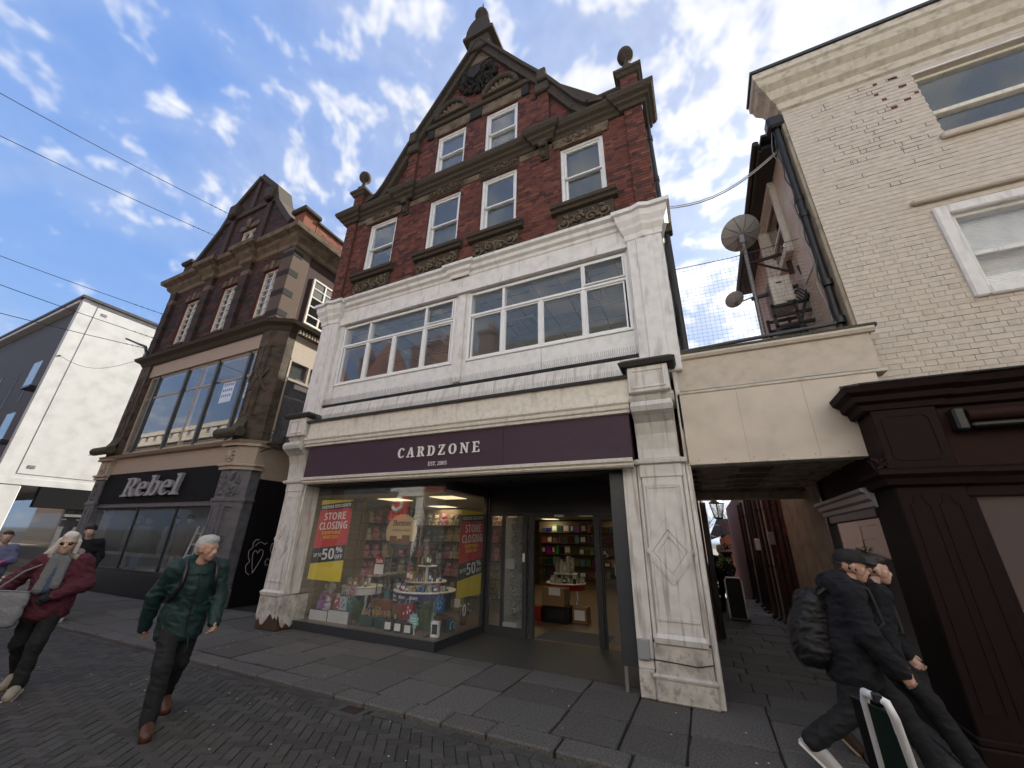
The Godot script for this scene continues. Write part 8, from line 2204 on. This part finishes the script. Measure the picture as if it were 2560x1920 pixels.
	fr.tube([Vector3(-0.09, 0.02, 0.0), Vector3(-0.064, 0.022, 0.08), Vector3(0, 0.024, 0.106), Vector3(0.064, 0.022, 0.08), Vector3(0.09, 0.02, 0.0)], 0.004, 6)
	lpart(wom, "sunglass_frame", fr, M.black_paint)
	var scarf: StandardMaterial3D = cloth("grey_scarf", 0.2, 0.2, 0.205)
	lpart(wom, "scarf", blob(B.new(), [[Vector3(-0.09, 1.47, 0.06), Vector3(0.0, 1.44, 0.13), 0.045, 0.045], [Vector3(0.09, 1.47, 0.06), Vector3(0.0, 1.44, 0.13), 0.045, 0.045], [Vector3(-0.09, 1.47, 0.04), Vector3(0.09, 1.47, 0.0), 0.05, 0.05], [Vector3(-0.05, 1.42, 0.16), Vector3(-0.06, 1.1, 0.225), 0.05, 0.055, Vector3(1, 1, 1.6)], [Vector3(0.06, 1.42, 0.16), Vector3(0.07, 1.14, 0.22), 0.05, 0.05, Vector3(1, 1, 1.6)]], 0.012, 0.01, 0.02, 14.0), scarf)
	lpart(wom, "jumper", blob(B.new(), [[Vector3(0, 1.4, 0.13), Vector3(0, 1.1, 0.19), 0.05, 0.06]], 0.014, 0.01), cloth("blue_jumper", 0.06, 0.1, 0.16))
	var gl := B.new()
	hand(gl, J.lwr, (J.lwr - J.lel).normalized(), Vector3(0, -0.3, -1).normalized(), -1.0, 1.15, 0.006)
	hand(gl, J.rwr, (J.rwr - J.rel).normalized(), Vector3(1, 0, 0.2).normalized(), 1.0, 1.15, 0.006)
	blob(gl, [[J.lwr - Vector3(0.05, -0.02, 0.05), J.lwr + Vector3(-0.03, 0, 0.02), 0.045, 0.04]], 0.01, 0.01)
	lpart(wom, "glove", gl, cloth("dark_wool", 0.015, 0.014, 0.018))
	lpart(wom, "hood_lining", blob(B.new(), [[Vector3(-0.12, 1.45, 0.08), Vector3(-0.08, 1.5, -0.05), 0.04, 0.045], [Vector3(0.12, 1.45, 0.08), Vector3(0.08, 1.5, -0.05), 0.04, 0.045], [Vector3(-0.08, 1.5, -0.06), Vector3(0.08, 1.5, -0.06), 0.05, 0.05]], 0.013, 0.012, 0.02, 12.0), cloth("fleece", 0.4, 0.33, 0.25))
	var bag := thing("shoulder_bag", "pale grey woven shoulder bag hanging at the plum-coated woman's hip", "bag", Vector3(-7.66, -0.05, -2.56))
	bag.rotation.y = deg_to_rad(52)
	lpart(bag, "pouch", blob(B.new(), [[Vector3(-0.44, 1.0, 0.2), Vector3(-0.14, 0.98, 0.25), 0.05, 0.05, Vector3(1, 0.5, 1.3)], [Vector3(-0.42, 0.86, 0.2), Vector3(-0.16, 0.84, 0.25), 0.06, 0.06, Vector3(1, 0.6, 1.2)], [Vector3(-0.4, 0.76, 0.2), Vector3(-0.18, 0.75, 0.24), 0.05, 0.05]], 0.013, 0.012, 0.012, 10.0), mk("bag_weave", Color(0.33, 0.33, 0.34), 0.9, "rough", Vector3.ONE * 5, 0.4))
	lpart(bag, "zip", B.new().tube([Vector3(-0.46, 1.1, 0.215), Vector3(-0.12, 1.08, 0.27)], 0.008, 6), M.galvanised)
	lpart(bag, "strap", B.new().tube([Vector3(-0.45, 1.08, 0.2), Vector3(-0.27, 1.3, 0.16), Vector3(0.06, 1.49, 0.1), Vector3(0.14, 1.44, -0.08), Vector3(-0.1, 1.15, -0.2), Vector3(-0.14, 1.08, 0.1), Vector3(-0.13, 1.06, 0.25)], 0.012, 6), M.bag_weave)
	# young man with cap and backpack, walking right
	J = stride(0.9, 0.42, -0.42, Vector3(0.1, 0.52, 0.27), Vector3(-0.1, 0.46, -0.1), 0.0, 0.1)
	J.merge({"chest": Vector3(0, 1.2, 0.06), "neck": Vector3(0, 1.42, 0.12), "head": Vector3(0, 1.56, 0.19)})
	arms(J, [Vector3(0.19, 1.35, 0.09), Vector3(0.26, 1.07, -0.02), Vector3(0.24, 0.83, 0.05)], [Vector3(-0.19, 1.35, 0.09), Vector3(-0.26, 1.07, 0.1), Vector3(-0.22, 0.82, 0.27)])
	var blk: StandardMaterial3D = cloth("black_hoodie", 0.008, 0.009, 0.014, 0.95)
	var boy := person("young man in black hooded jacket and cap striding past the passage", Vector3(1.0, 0.0, -4.98), PI / 2, {"J": J, "h": 0.013, "skin": skin, "head_turn": -0.05, "head_nod": 0.08, "hair": short.slice(1), "hair_m": paint(0.03, 0.02, 0.015), "trousers": cloth("black_jeans", 0.01, 0.01, 0.012), "shoes": paint(0.42, 0.4, 0.38), "soles": M.sign_white, "coat": blk, "hem": Vector3(0, 0.72, 0.0), "girth": 1.15, "leg_w": 1.12, "rpalm": Vector3(1, -0.2, 0),
		"coat_more": [[Vector3(-0.1, 1.46, 0.06), Vector3(0.1, 1.46, 0.06), 0.07, 0.07], [Vector3(-0.1, 1.42, 0.0), Vector3(0.1, 1.42, 0.0), 0.09, 0.09], [Vector3(0, 1.4, 0.2), Vector3(0, 1.44, 0.08), 0.06, 0.08]]})
	var cap := B.new(); cap.T = Transform3D(Basis(Vector3.UP, -0.05) * Basis(Vector3.RIGHT, 0.08), J.head)
	blob(cap, [[Vector3(0, 0.07, -0.03), Vector3(0, 0.075, 0.02), 0.1, 0.098]], 0.008, 0.006, 0.0, 5.0, func(p): return (cap.T.affine_inverse() * p).y < 0.055)
	lpart(boy, "cap", cap, cloth("cap_black", 0.012, 0.011, 0.012))
	var pk := B.new(); pk.T = cap.T
	blob(pk, [[Vector3(-0.05, 0.058, 0.1), Vector3(0.05, 0.058, 0.1), 0.035, 0.035, Vector3(1, 4, 1)], [Vector3(-0.03, 0.05, 0.15), Vector3(0.03, 0.05, 0.15), 0.035, 0.035, Vector3(1, 4, 1)]], 0.006, 0.006)
	lpart(boy, "cap_peak", pk, M.cap_black)
	lpart(boy, "earbud", B.new().ell(Vector3(-0.084, 1.555, 0.195), Vector3(0.014, 0.014, 0.014), 8), M.black_metal)
	var bp := thing("backpack", "round black backpack worn by the striding young man", "backpack", Vector3(1.0, 0, -4.98))
	bp.rotation.y = PI / 2
	lpart(bp, "pack", blob(B.new(), [[Vector3(0, 1.25, -0.2), Vector3(0, 0.9, -0.25), 0.13, 0.16, Vector3(0.8, 1, 1)], [Vector3(0, 1.05, -0.3), Vector3(0, 0.85, -0.29), 0.11, 0.12, Vector3(0.8, 1, 1)]], 0.014, 0.02, 0.025, 6.0), cloth("nylon_black", 0.007, 0.007, 0.008, 0.6))
	for k in [-1, 1]: lpart(bp, "strap", B.new().tube([Vector3(k * 0.12, 1.33, -0.14), Vector3(k * 0.14, 1.47, 0.02), Vector3(k * 0.15, 1.4, 0.23), Vector3(k * 0.2, 1.15, 0.26), Vector3(k * 0.2, 0.95, 0.02), Vector3(k * 0.12, 0.9, -0.18)], 0.018, 6), M.nylon_black)
	# his companion
	J = stride(0.9, -0.42, 0.42, Vector3(0.1, 0.48, -0.05), Vector3(-0.1, 0.53, 0.25), 0.12, 0.0)
	J.merge({"chest": Vector3(0, 1.19, 0.05), "neck": Vector3(0, 1.4, 0.11), "head": Vector3(0, 1.53, 0.17)})
	arms(J, [Vector3(0.19, 1.33, 0.09), Vector3(0.25, 1.06, 0.12), Vector3(0.22, 0.82, 0.28)], [Vector3(-0.19, 1.33, 0.09), Vector3(-0.25, 1.06, 0.0), Vector3(-0.22, 0.82, 0.08)])
	person("dark-haired young man in black beside the one with the cap", Vector3(1.28, 0.0, -5.32), PI / 2, {"J": J, "h": 0.016, "skin": pale, "hair": short + [[Vector3(-0.04, 0.1, 0.06), Vector3(0.04, 0.1, 0.06), 0.04, 0.04]], "hair_m": paint(0.02, 0.014, 0.01), "trousers": M.black_jeans, "shoes": paint(0.05, 0.03, 0.02), "soles": paint(0.35, 0.28, 0.2), "coat": M.black_hoodie, "hem": Vector3(0, 0.74, 0), "girth": 1.1,
		"coat_more": [[Vector3(-0.09, 1.43, 0.04), Vector3(0.09, 1.43, 0.04), 0.06, 0.06]]})
	# people further up the street
	J = stride(0.97, 0.22, -0.24, Vector3(0.1, 0.53, 0.16), Vector3(-0.1, 0.52, -0.02), 0.0, 0.05)
	J.merge({"chest": Vector3(0, 1.31, 0.02), "neck": Vector3(0, 1.54, 0.04), "head": Vector3(0, 1.69, 0.07)})
	arms(J, [Vector3(0.2, 1.46, 0.02), Vector3(0.28, 1.18, -0.02), Vector3(0.26, 0.95, 0.1)], [Vector3(-0.2, 1.46, 0.02), Vector3(-0.28, 1.18, 0.04), Vector3(-0.26, 0.95, 0.16)])
	var dm := person("man in dark jacket and black cap walking behind the plum-coated woman", Vector3(-12.35, 0.0, -4.35), deg_to_rad(60), {"J": J, "h": 0.02, "skin": pale, "hair": short, "hair_m": paint(0.02, 0.018, 0.015), "trousers": M.dark_trousers, "shoes": paint(0.45, 0.45, 0.45), "soles": M.sign_white, "coat": M.black_hoodie, "hem": Vector3(0, 0.85, 0), "girth": 1.05})
	lpart(dm, "cap", B.new().lathe([Vector2(0.1, 1.73), Vector2(0.1, 1.77), Vector2(0.08, 1.82), Vector2(0, 1.84)], Vector3(0, 0, 0.07), 14), M.cap_black)
	J = stride(0.9, 0.2, -0.22, Vector3(0.1, 0.5, 0.14), Vector3(-0.1, 0.5, -0.02), 0.0, 0.05)
	J.merge({"chest": Vector3(0, 1.2, 0.02), "neck": Vector3(0, 1.42, 0.04), "head": Vector3(0, 1.57, 0.07)})
	arms(J, [Vector3(0.17, 1.36, 0.02), Vector3(0.24, 1.1, 0.05), Vector3(0.12, 1.06, 0.26)], [Vector3(-0.17, 1.36, 0.02), Vector3(-0.25, 1.1, 0.0), Vector3(-0.24, 0.87, 0.1)])
	var gi := person("girl in lilac hooded top carrying a pink toy", Vector3(-14.6, -0.05, -3.75), deg_to_rad(66), {"J": J, "h": 0.018, "skin": pale, "hair": short + [[Vector3(0, 0.02, -0.07), Vector3(0, -0.1, -0.08), 0.06, 0.04]], "hair_m": paint(0.05, 0.03, 0.02), "trousers": cloth("grey_jeans", 0.14, 0.15, 0.17), "shoes": M.sign_white, "coat": cloth("lilac_top", 0.2, 0.21, 0.36), "hem": Vector3(0, 0.84, 0), "girth": 0.95})
	var toy := thing("toy_wand", "bright pink and yellow toy held by the lilac-topped girl", "toy", gi.position)
	toy.rotation = gi.rotation
	lpart(toy, "wand", B.new().tube([Vector3(0.05, 1.02, 0.36), Vector3(0.2, 1.1, 0.38)], 0.02, 8), paint(0.6, 0.04, 0.25))
	lpart(toy, "tip", B.new().ell(Vector3(0.04, 1.02, 0.36), Vector3(0.03, 0.03, 0.03), 8), paint(0.7, 0.5, 0.05))
	J = stride(0.9, 0.1, -0.1, Vector3(0.1, 0.5, 0.1), Vector3(-0.1, 0.5, 0.04))
	J.merge({"chest": Vector3(0, 1.15, 0.12), "neck": Vector3(0, 1.3, 0.25), "head": Vector3(0, 1.4, 0.35)})
	arms(J, [Vector3(0.18, 1.26, 0.2), Vector3(0.26, 1.0, 0.25), Vector3(0.2, 0.8, 0.35)], [Vector3(-0.18, 1.26, 0.2), Vector3(-0.26, 1.0, 0.25), Vector3(-0.2, 0.8, 0.35)])
	person("person in mustard yellow jacket bending outside the clothes shop", Vector3(-14.2, 0.0, -4.7), deg_to_rad(100), {"J": J, "h": 0.02, "skin": pale, "hair": short, "hair_m": paint(0.05, 0.03, 0.02), "trousers": M.grey_jeans, "shoes": M.black_paint, "coat": cloth("mustard_jacket", 0.24, 0.19, 0.03), "hem": Vector3(0, 0.8, 0), "girth": 1.0})
	J = stride(0.92, 0.15, -0.15, Vector3(0.1, 0.5, 0.12), Vector3(-0.1, 0.5, 0.0))
	J.merge({"chest": Vector3(0, 1.24, 0.02), "neck": Vector3(0, 1.46, 0.04), "head": Vector3(0, 1.6, 0.06)})
	arms(J, [Vector3(0.19, 1.38, 0.02), Vector3(0.25, 1.1, 0.0), Vector3(0.22, 0.88, 0.1)], [Vector3(-0.19, 1.38, 0.02), Vector3(-0.25, 1.1, 0.0), Vector3(-0.22, 0.88, 0.1)])
	person("person in black coat standing in the alley behind the A-board", Vector3(0.32, 0.0, -13.6), deg_to_rad(200), {"J": J, "h": 0.022, "skin": pale, "hair": short, "hair_m": paint(0.3, 0.27, 0.2), "trousers": M.dark_trousers, "shoes": M.black_paint, "coat": M.black_hoodie, "hem": Vector3(0, 0.6, 0), "girth": 1.0, "scale": 0.98})
func make_street_things() -> void:
	rng.seed = 808
	# overhead wires from the dark brick building across the street
	for q in [[-17.01, 14.74, -14.3, 11.2, "highest"], [-17.75, 13.85, -15.6, 10.9, "second"], [-19.77, 10.36, -20.7, 10.5, "third"], [-18.99, 8.93, -16.2, 8.2, "fourth"], [-19.47, 8.6, -13.6, 5.9, "lowest"]]:
		var pts: Array = []
		for i in 13:
			var u := i / 12.0
			pts.append(Vector3(lerpf(q[0], q[2], u), lerpf(q[1], q[3], u) - 0.25 * sin(PI * u), lerpf(-6.42, 5.25, u)))
		var w := thing("overhead_wire", "%s black wire strung over the street from the dark brick gable" % q[4], "wire", pts[0])
		part(w, "wire", B.new().tube(pts, 0.011, 5), M.black_metal)
		var iv := B.new()
		for k in 4: iv.ell(pts[0].lerp(pts[1], 0.25 + k * 0.2), Vector3(0.02, 0.02, 0.035), 8)
		part(w, "insulator", iv, M.black_metal)
		part(w, "eye_bolt", B.new().tube([pts[0], pts[0] + Vector3(0, 0, -0.12)], 0.02, 6), M.iron)
	var sl: Array = []
	for i in 11: sl.append(Vector3(lerpf(-23.95, -19.6, i / 10.0), lerpf(8.6, 8.15, i / 10.0) - 0.5 * sin(PI * i / 10.0), lerpf(-5.2, -6.35, i / 10.0)))
	var sw := thing("slack_cable", "thin slack cable looping from white block to the dark brick shop", "cable", sl[0])
	part(sw, "cable", B.new().tube(sl, 0.008, 5), M.black_metal)
	part(sw, "clip", B.new().cb(-24.02, 8.57, -5.23, -23.93, 8.63, -5.17, 0.01), M.black_metal)
	var fl := thing("street_light", "flat black street light on an arm at the dark brick corner", "street light", Vector3(-19.4, 8.3, -6.3))
	part(fl, "head", B.new().bar(Vector3(-20.9, 9.2, -6.1), Vector3(-19.75, 8.75, -6.2), 0.16, 0.07), M.grey_dark)
	part(fl, "arm", B.new().tube([Vector3(-19.75, 8.75, -6.2), Vector3(-19.4, 8.62, -6.25), Vector3(-19.3, 8.25, -6.35)], 0.05, 8), M.grey_dark)
	part(fl, "wall_bracket", B.new().cb(-19.42, 8.1, -6.52, -19.18, 8.35, -6.28, 0.02), M.grey_dark)
	# satellite dishes on a pole
	var sd := thing("satellite_dish", "large grey mesh satellite dish with ribs on tall wall pole", "satellite dish", Vector3(1.58, 5.9, -8.0))
	var dc := Vector3(1.62, 7.98, -8.0)
	var db := Basis(Vector3.RIGHT, deg_to_rad(-38)) * Basis(Vector3.BACK, 0.12)
	var bowl := B.new(); bowl.T = Transform3D(db, dc)
	bowl.lathe([Vector2(0.0, 0.0), Vector2(0.13, 0.012), Vector2(0.26, 0.05), Vector2(0.39, 0.12)], Vector3.ZERO, 28)
	part(sd, "bowl", bowl, M.dish_grey)
	for i in 10:
		var a := TAU * i / 10.0
		var rb := B.new(); rb.T = bowl.T
		rb.tube([Vector3(0, -0.012, 0), Vector3(cos(a) * 0.2, 0.018, sin(a) * 0.2), Vector3(cos(a) * 0.39, 0.112, sin(a) * 0.39)], 0.009, 5)
		part(sd, "rib", rb, M.galvanised)
	part(sd, "mount", B.new().cb(1.53, 7.72, -8.1, 1.65, 7.96, -7.94, 0.02).tube([Vector3(1.59, 7.6, -8.0), Vector3(1.52, 7.5, -7.95)], 0.035, 8), M.galvanised)
	part(sd, "pole", B.new().tube([Vector3(1.55, 5.2, -8.0), Vector3(1.58, 6.6, -8.0), Vector3(1.6, 7.75, -8.0)], 0.045, 10, 0.035), M.galvanised)
	part(sd, "wall_arm", B.new().bar(Vector3(1.58, 7.2, -8.0), Vector3(2.2, 7.25, -8.0), 0.05).bar(Vector3(1.75, 7.15, -8.0), Vector3(2.25, 6.8, -8.0), 0.035).bar(Vector3(2.27, 6.75, -8.0), Vector3(2.27, 7.4, -8.0), 0.09, 0.04), M.rust)
	part(sd, "lower_arm", B.new().bar(Vector3(1.5, 6.35, -8.0), Vector3(2.3, 6.45, -8.0), 0.06), M.iron)
	var d2 := thing("small_satellite_dish", "small pale satellite dish on an arm beside the tall pole", "satellite dish", Vector3(1.25, 6.3, -8.0))
	var b2 := B.new(); b2.T = Transform3D(Basis(Vector3.RIGHT, deg_to_rad(-35)) * Basis(Vector3.BACK, 0.2), Vector3(1.22, 6.4, -8.0))
	b2.lathe([Vector2(0, 0), Vector2(0.1, 0.012), Vector2(0.18, 0.045)], Vector3.ZERO, 22)
	part(d2, "bowl", b2, M.dish_grey)
	part(d2, "arm", B.new().tube([Vector3(1.25, 6.35, -8.05), Vector3(1.55, 6.4, -8.0)], 0.015, 6), M.galvanised)
	part(d2, "feed", B.new().tube([Vector3(1.25, 6.34, -8.0), Vector3(1.2, 6.22, -7.85), Vector3(1.17, 6.2, -7.8)], 0.013, 6), M.iron)
	# air conditioner on its black frame
	var ac := thing("air_conditioner", "cream outdoor air conditioning unit on a black steel frame", "air conditioner", Vector3(2.0, 5.4, -8.0))
	part(ac, "case", B.new().cb(1.8, 5.98, -8.3, 2.15, 6.6, -7.75, 0.015), M.cream_paint)
	part(ac, "side_cover", B.new().cb(1.98, 6.0, -7.75, 2.13, 6.22, -7.69, 0.01), M.cream_paint)
	part(ac, "handle_recess", B.new().box(1.9, 6.44, -7.752, 2.0, 6.47, -7.747), M.black_metal)
	var fin := B.new()
	for i in 14: fin.box(1.79, 6.02 + i * 0.04, -8.28, 1.797, 6.035 + i * 0.04, -7.8)
	part(ac, "grille", fin, M.galvanised)
	var fb := B.new()
	for y in [5.5, 5.72, 5.93]: fb.bar(Vector3(1.72, y, -7.72), Vector3(2.55, y + 0.03, -7.72), 0.05).bar(Vector3(1.72, y, -8.35), Vector3(2.55, y + 0.03, -8.35), 0.05)
	for x in [1.74, 2.1, 2.5]: fb.bar(Vector3(x, 4.4, -7.72), Vector3(x, 5.98, -7.72), 0.05).bar(Vector3(x, 4.4, -8.35), Vector3(x, 5.98, -8.35), 0.05)
	fb.bar(Vector3(2.1, 5.5, -7.7), Vector3(2.5, 6.6, -7.7), 0.05).bar(Vector3(2.5, 5.5, -7.7), Vector3(2.3, 6.7, -7.7), 0.04)
	part(ac, "steel_frame", fb, M.iron)
	part(ac, "dark_case", B.new().cb(1.76, 4.5, -8.32, 2.2, 5.5, -7.78, 0.02), M.black_paint)
	var hs := B.new()
	for k in 4:
		var p: Array = []
		for i in 12: p.append(Vector3(2.12 + i * 0.03, 6.1 - 0.04 * k + 0.08 * sin(i * 0.6 + k), -7.66 + 0.02 * k))
		hs.tube(p, 0.014, 6)
	part(ac, "hose", hs, M.black_metal)
	# bird net across the gap
	var net := B.new()
	for i in 26:
		var x := 0.05 + i * 0.073
		net.bar(Vector3(x, 4.5, -6.55), Vector3(x + 0.05, 6.6 + 0.02 * sin(i * 0.7), -6.75), 0.0022)
	for j in 29:
		var y := 4.5 + j * 0.073
		net.bar(Vector3(0.04, y, -6.56 - j * 0.005), Vector3(1.1, y - 0.03, -6.55 - j * 0.005), 0.0022).bar(Vector3(1.1, y - 0.03, -6.55 - j * 0.005), Vector3(2.1, y, -6.56 - j * 0.005), 0.0022)
	var nt := thing("bird_net", "fine black bird netting stretched across the gap above the passage", "net", Vector3(1.0, 4.5, -6.6))
	part(nt, "mesh", net, M.black_metal).set_meta("kind", "stuff")
	part(nt, "edge_wire", B.new().tube([Vector3(0.04, 6.6, -6.75), Vector3(1.1, 6.56, -6.75), Vector3(2.15, 6.62, -6.75)], 0.006, 5), M.iron)
	var cp: Array = []
	for i in 13: cp.append(Vector3(lerpf(-0.25, 2.18, i / 12.0), lerpf(7.52, 8.42, i / 12.0) - 0.42 * sin(PI * i / 12.0), lerpf(-5.95, -6.5, i / 12.0)))
	var cab := thing("twin_cable", "pair of pale cables sagging from white capital to the black downpipe", "cable", cp[0])
	part(cab, "cable", B.new().tube(cp, 0.011, 5), M.dish_grey)
	part(cab, "cable", B.new().tube(cp.map(func(p): return p + Vector3(0, 0.03, 0.01)), 0.008, 5), M.dish_grey)
	# downpipes on the flank of the brick shop
	for q in [[0.09, -6.45, 4.4, 10.3, "stout"], [0.07, -6.75, 4.4, 10.0, "slim"]]:
		var o := thing("flank_downpipe", "%s black downpipe on the flank of the red brick building" % q[4], "pipe", Vector3(q[0], q[2], q[1]))
		part(o, "pipe", B.new().tube([Vector3(q[0], q[2], q[1]), Vector3(q[0], q[3], q[1])], 0.055 if q[4] == "stout" else 0.035, 10), M.black_metal)
		for k in 5: part(o, "collar", B.new().tube([Vector3(q[0], q[2] + 0.6 + k * 1.2, q[1]), Vector3(q[0], q[2] + 0.72 + k * 1.2, q[1])], 0.068 if q[4] == "stout" else 0.048, 10), M.black_metal)
	var rw := thing("rainwater_head", "mossy black rainwater head beside the white pilaster capital", "pipe", Vector3(0.14, 6.5, -6.2))
	part(rw, "pipe", B.new().tube([Vector3(0.12, 4.4, -6.15), Vector3(0.12, 7.0, -6.15)], 0.05, 10), M.black_metal)
	part(rw, "head", B.new().cb(0.04, 6.95, -6.24, 0.22, 7.15, -6.06, 0.02), M.stone_moss)
	# sandwich board in the foreground
	var ab := thing("sandwich_board", "white framed sandwich board with dark green panels standing by the kerb", "sign board", Vector3(0.78, 0, -3.6))
	var tl := Vector3(0.67, 1.0, -3.24); var trr := Vector3(0.735, 1.0, -3.06)
	var bl := Vector3(0.80, ROAD, -3.77); var brr := Vector3(0.97, ROAD, -3.72)
	var ax := (trr - tl).normalized()
	part(ab, "frame", B.new().tube([bl, bl.lerp(tl, 0.95), tl + ax * 0.02, tl.lerp(trr, 0.5), trr - ax * 0.02, brr.lerp(trr, 0.93), brr], 0.021, 10), M.white_plastic)
	for s in [0, 1]:
		var o0: Vector3 = Vector3(-0.03, -0.02, -0.17) * s
		var pn := B.new()
		var c: Array = [bl.lerp(tl, 0.06) + o0, brr.lerp(trr, 0.06) + o0, brr.lerp(trr, 0.95) + o0, bl.lerp(tl, 0.95) + o0]
		var nn := ((brr - bl).cross(tl - bl)).normalized() * 0.009
		var mid: Vector3 = (c[0] + c[2]) * 0.5 + nn * 0.5
		pn.oq(c[0], c[1], c[2], c[3], mid); pn.oq(c[0] + nn, c[1] + nn, c[2] + nn, c[3] + nn, mid)
		for i in 4: pn.oq(c[i], c[(i + 1) % 4], c[(i + 1) % 4] + nn, c[i] + nn, mid)
		part(ab, "panel", pn, paint(0.008, 0.025, 0.018, 0.3) if s == 0 else M.black_paint)
	part(ab, "hinge_clip", B.new().cb(0.68, 0.985, -3.13, 0.72, 1.03, -3.09, 0.006), M.black_metal)
	# spikes on the brown capital
	var sp := B.new()
	for i in 26: sp.bar(Vector3(1.78 + rng.randf() * 0.14, 2.53, -5.45 - rng.randf() * 0.25), Vector3(1.75 + rng.randf() * 0.2, 2.64 + rng.randf() * 0.04, -5.4 - rng.randf() * 0.3), 0.004)
	part(get_node("brown_shopfront"), "bird_spikes", sp, M.rust).set_meta("kind", "stuff")
func _ready() -> void:
	rng.seed = 7
	carve.seed = 3; carve.frequency = 1.0; carve.fractal_octaves = 3
	make_materials()
	make_view()
	make_ground()
	make_card_shop()
	make_rebel()
	make_white_block()
	make_pink()
	make_brown()
	make_alley()
	make_opposite()
	make_shop_inside()
	make_people()
	make_street_things()
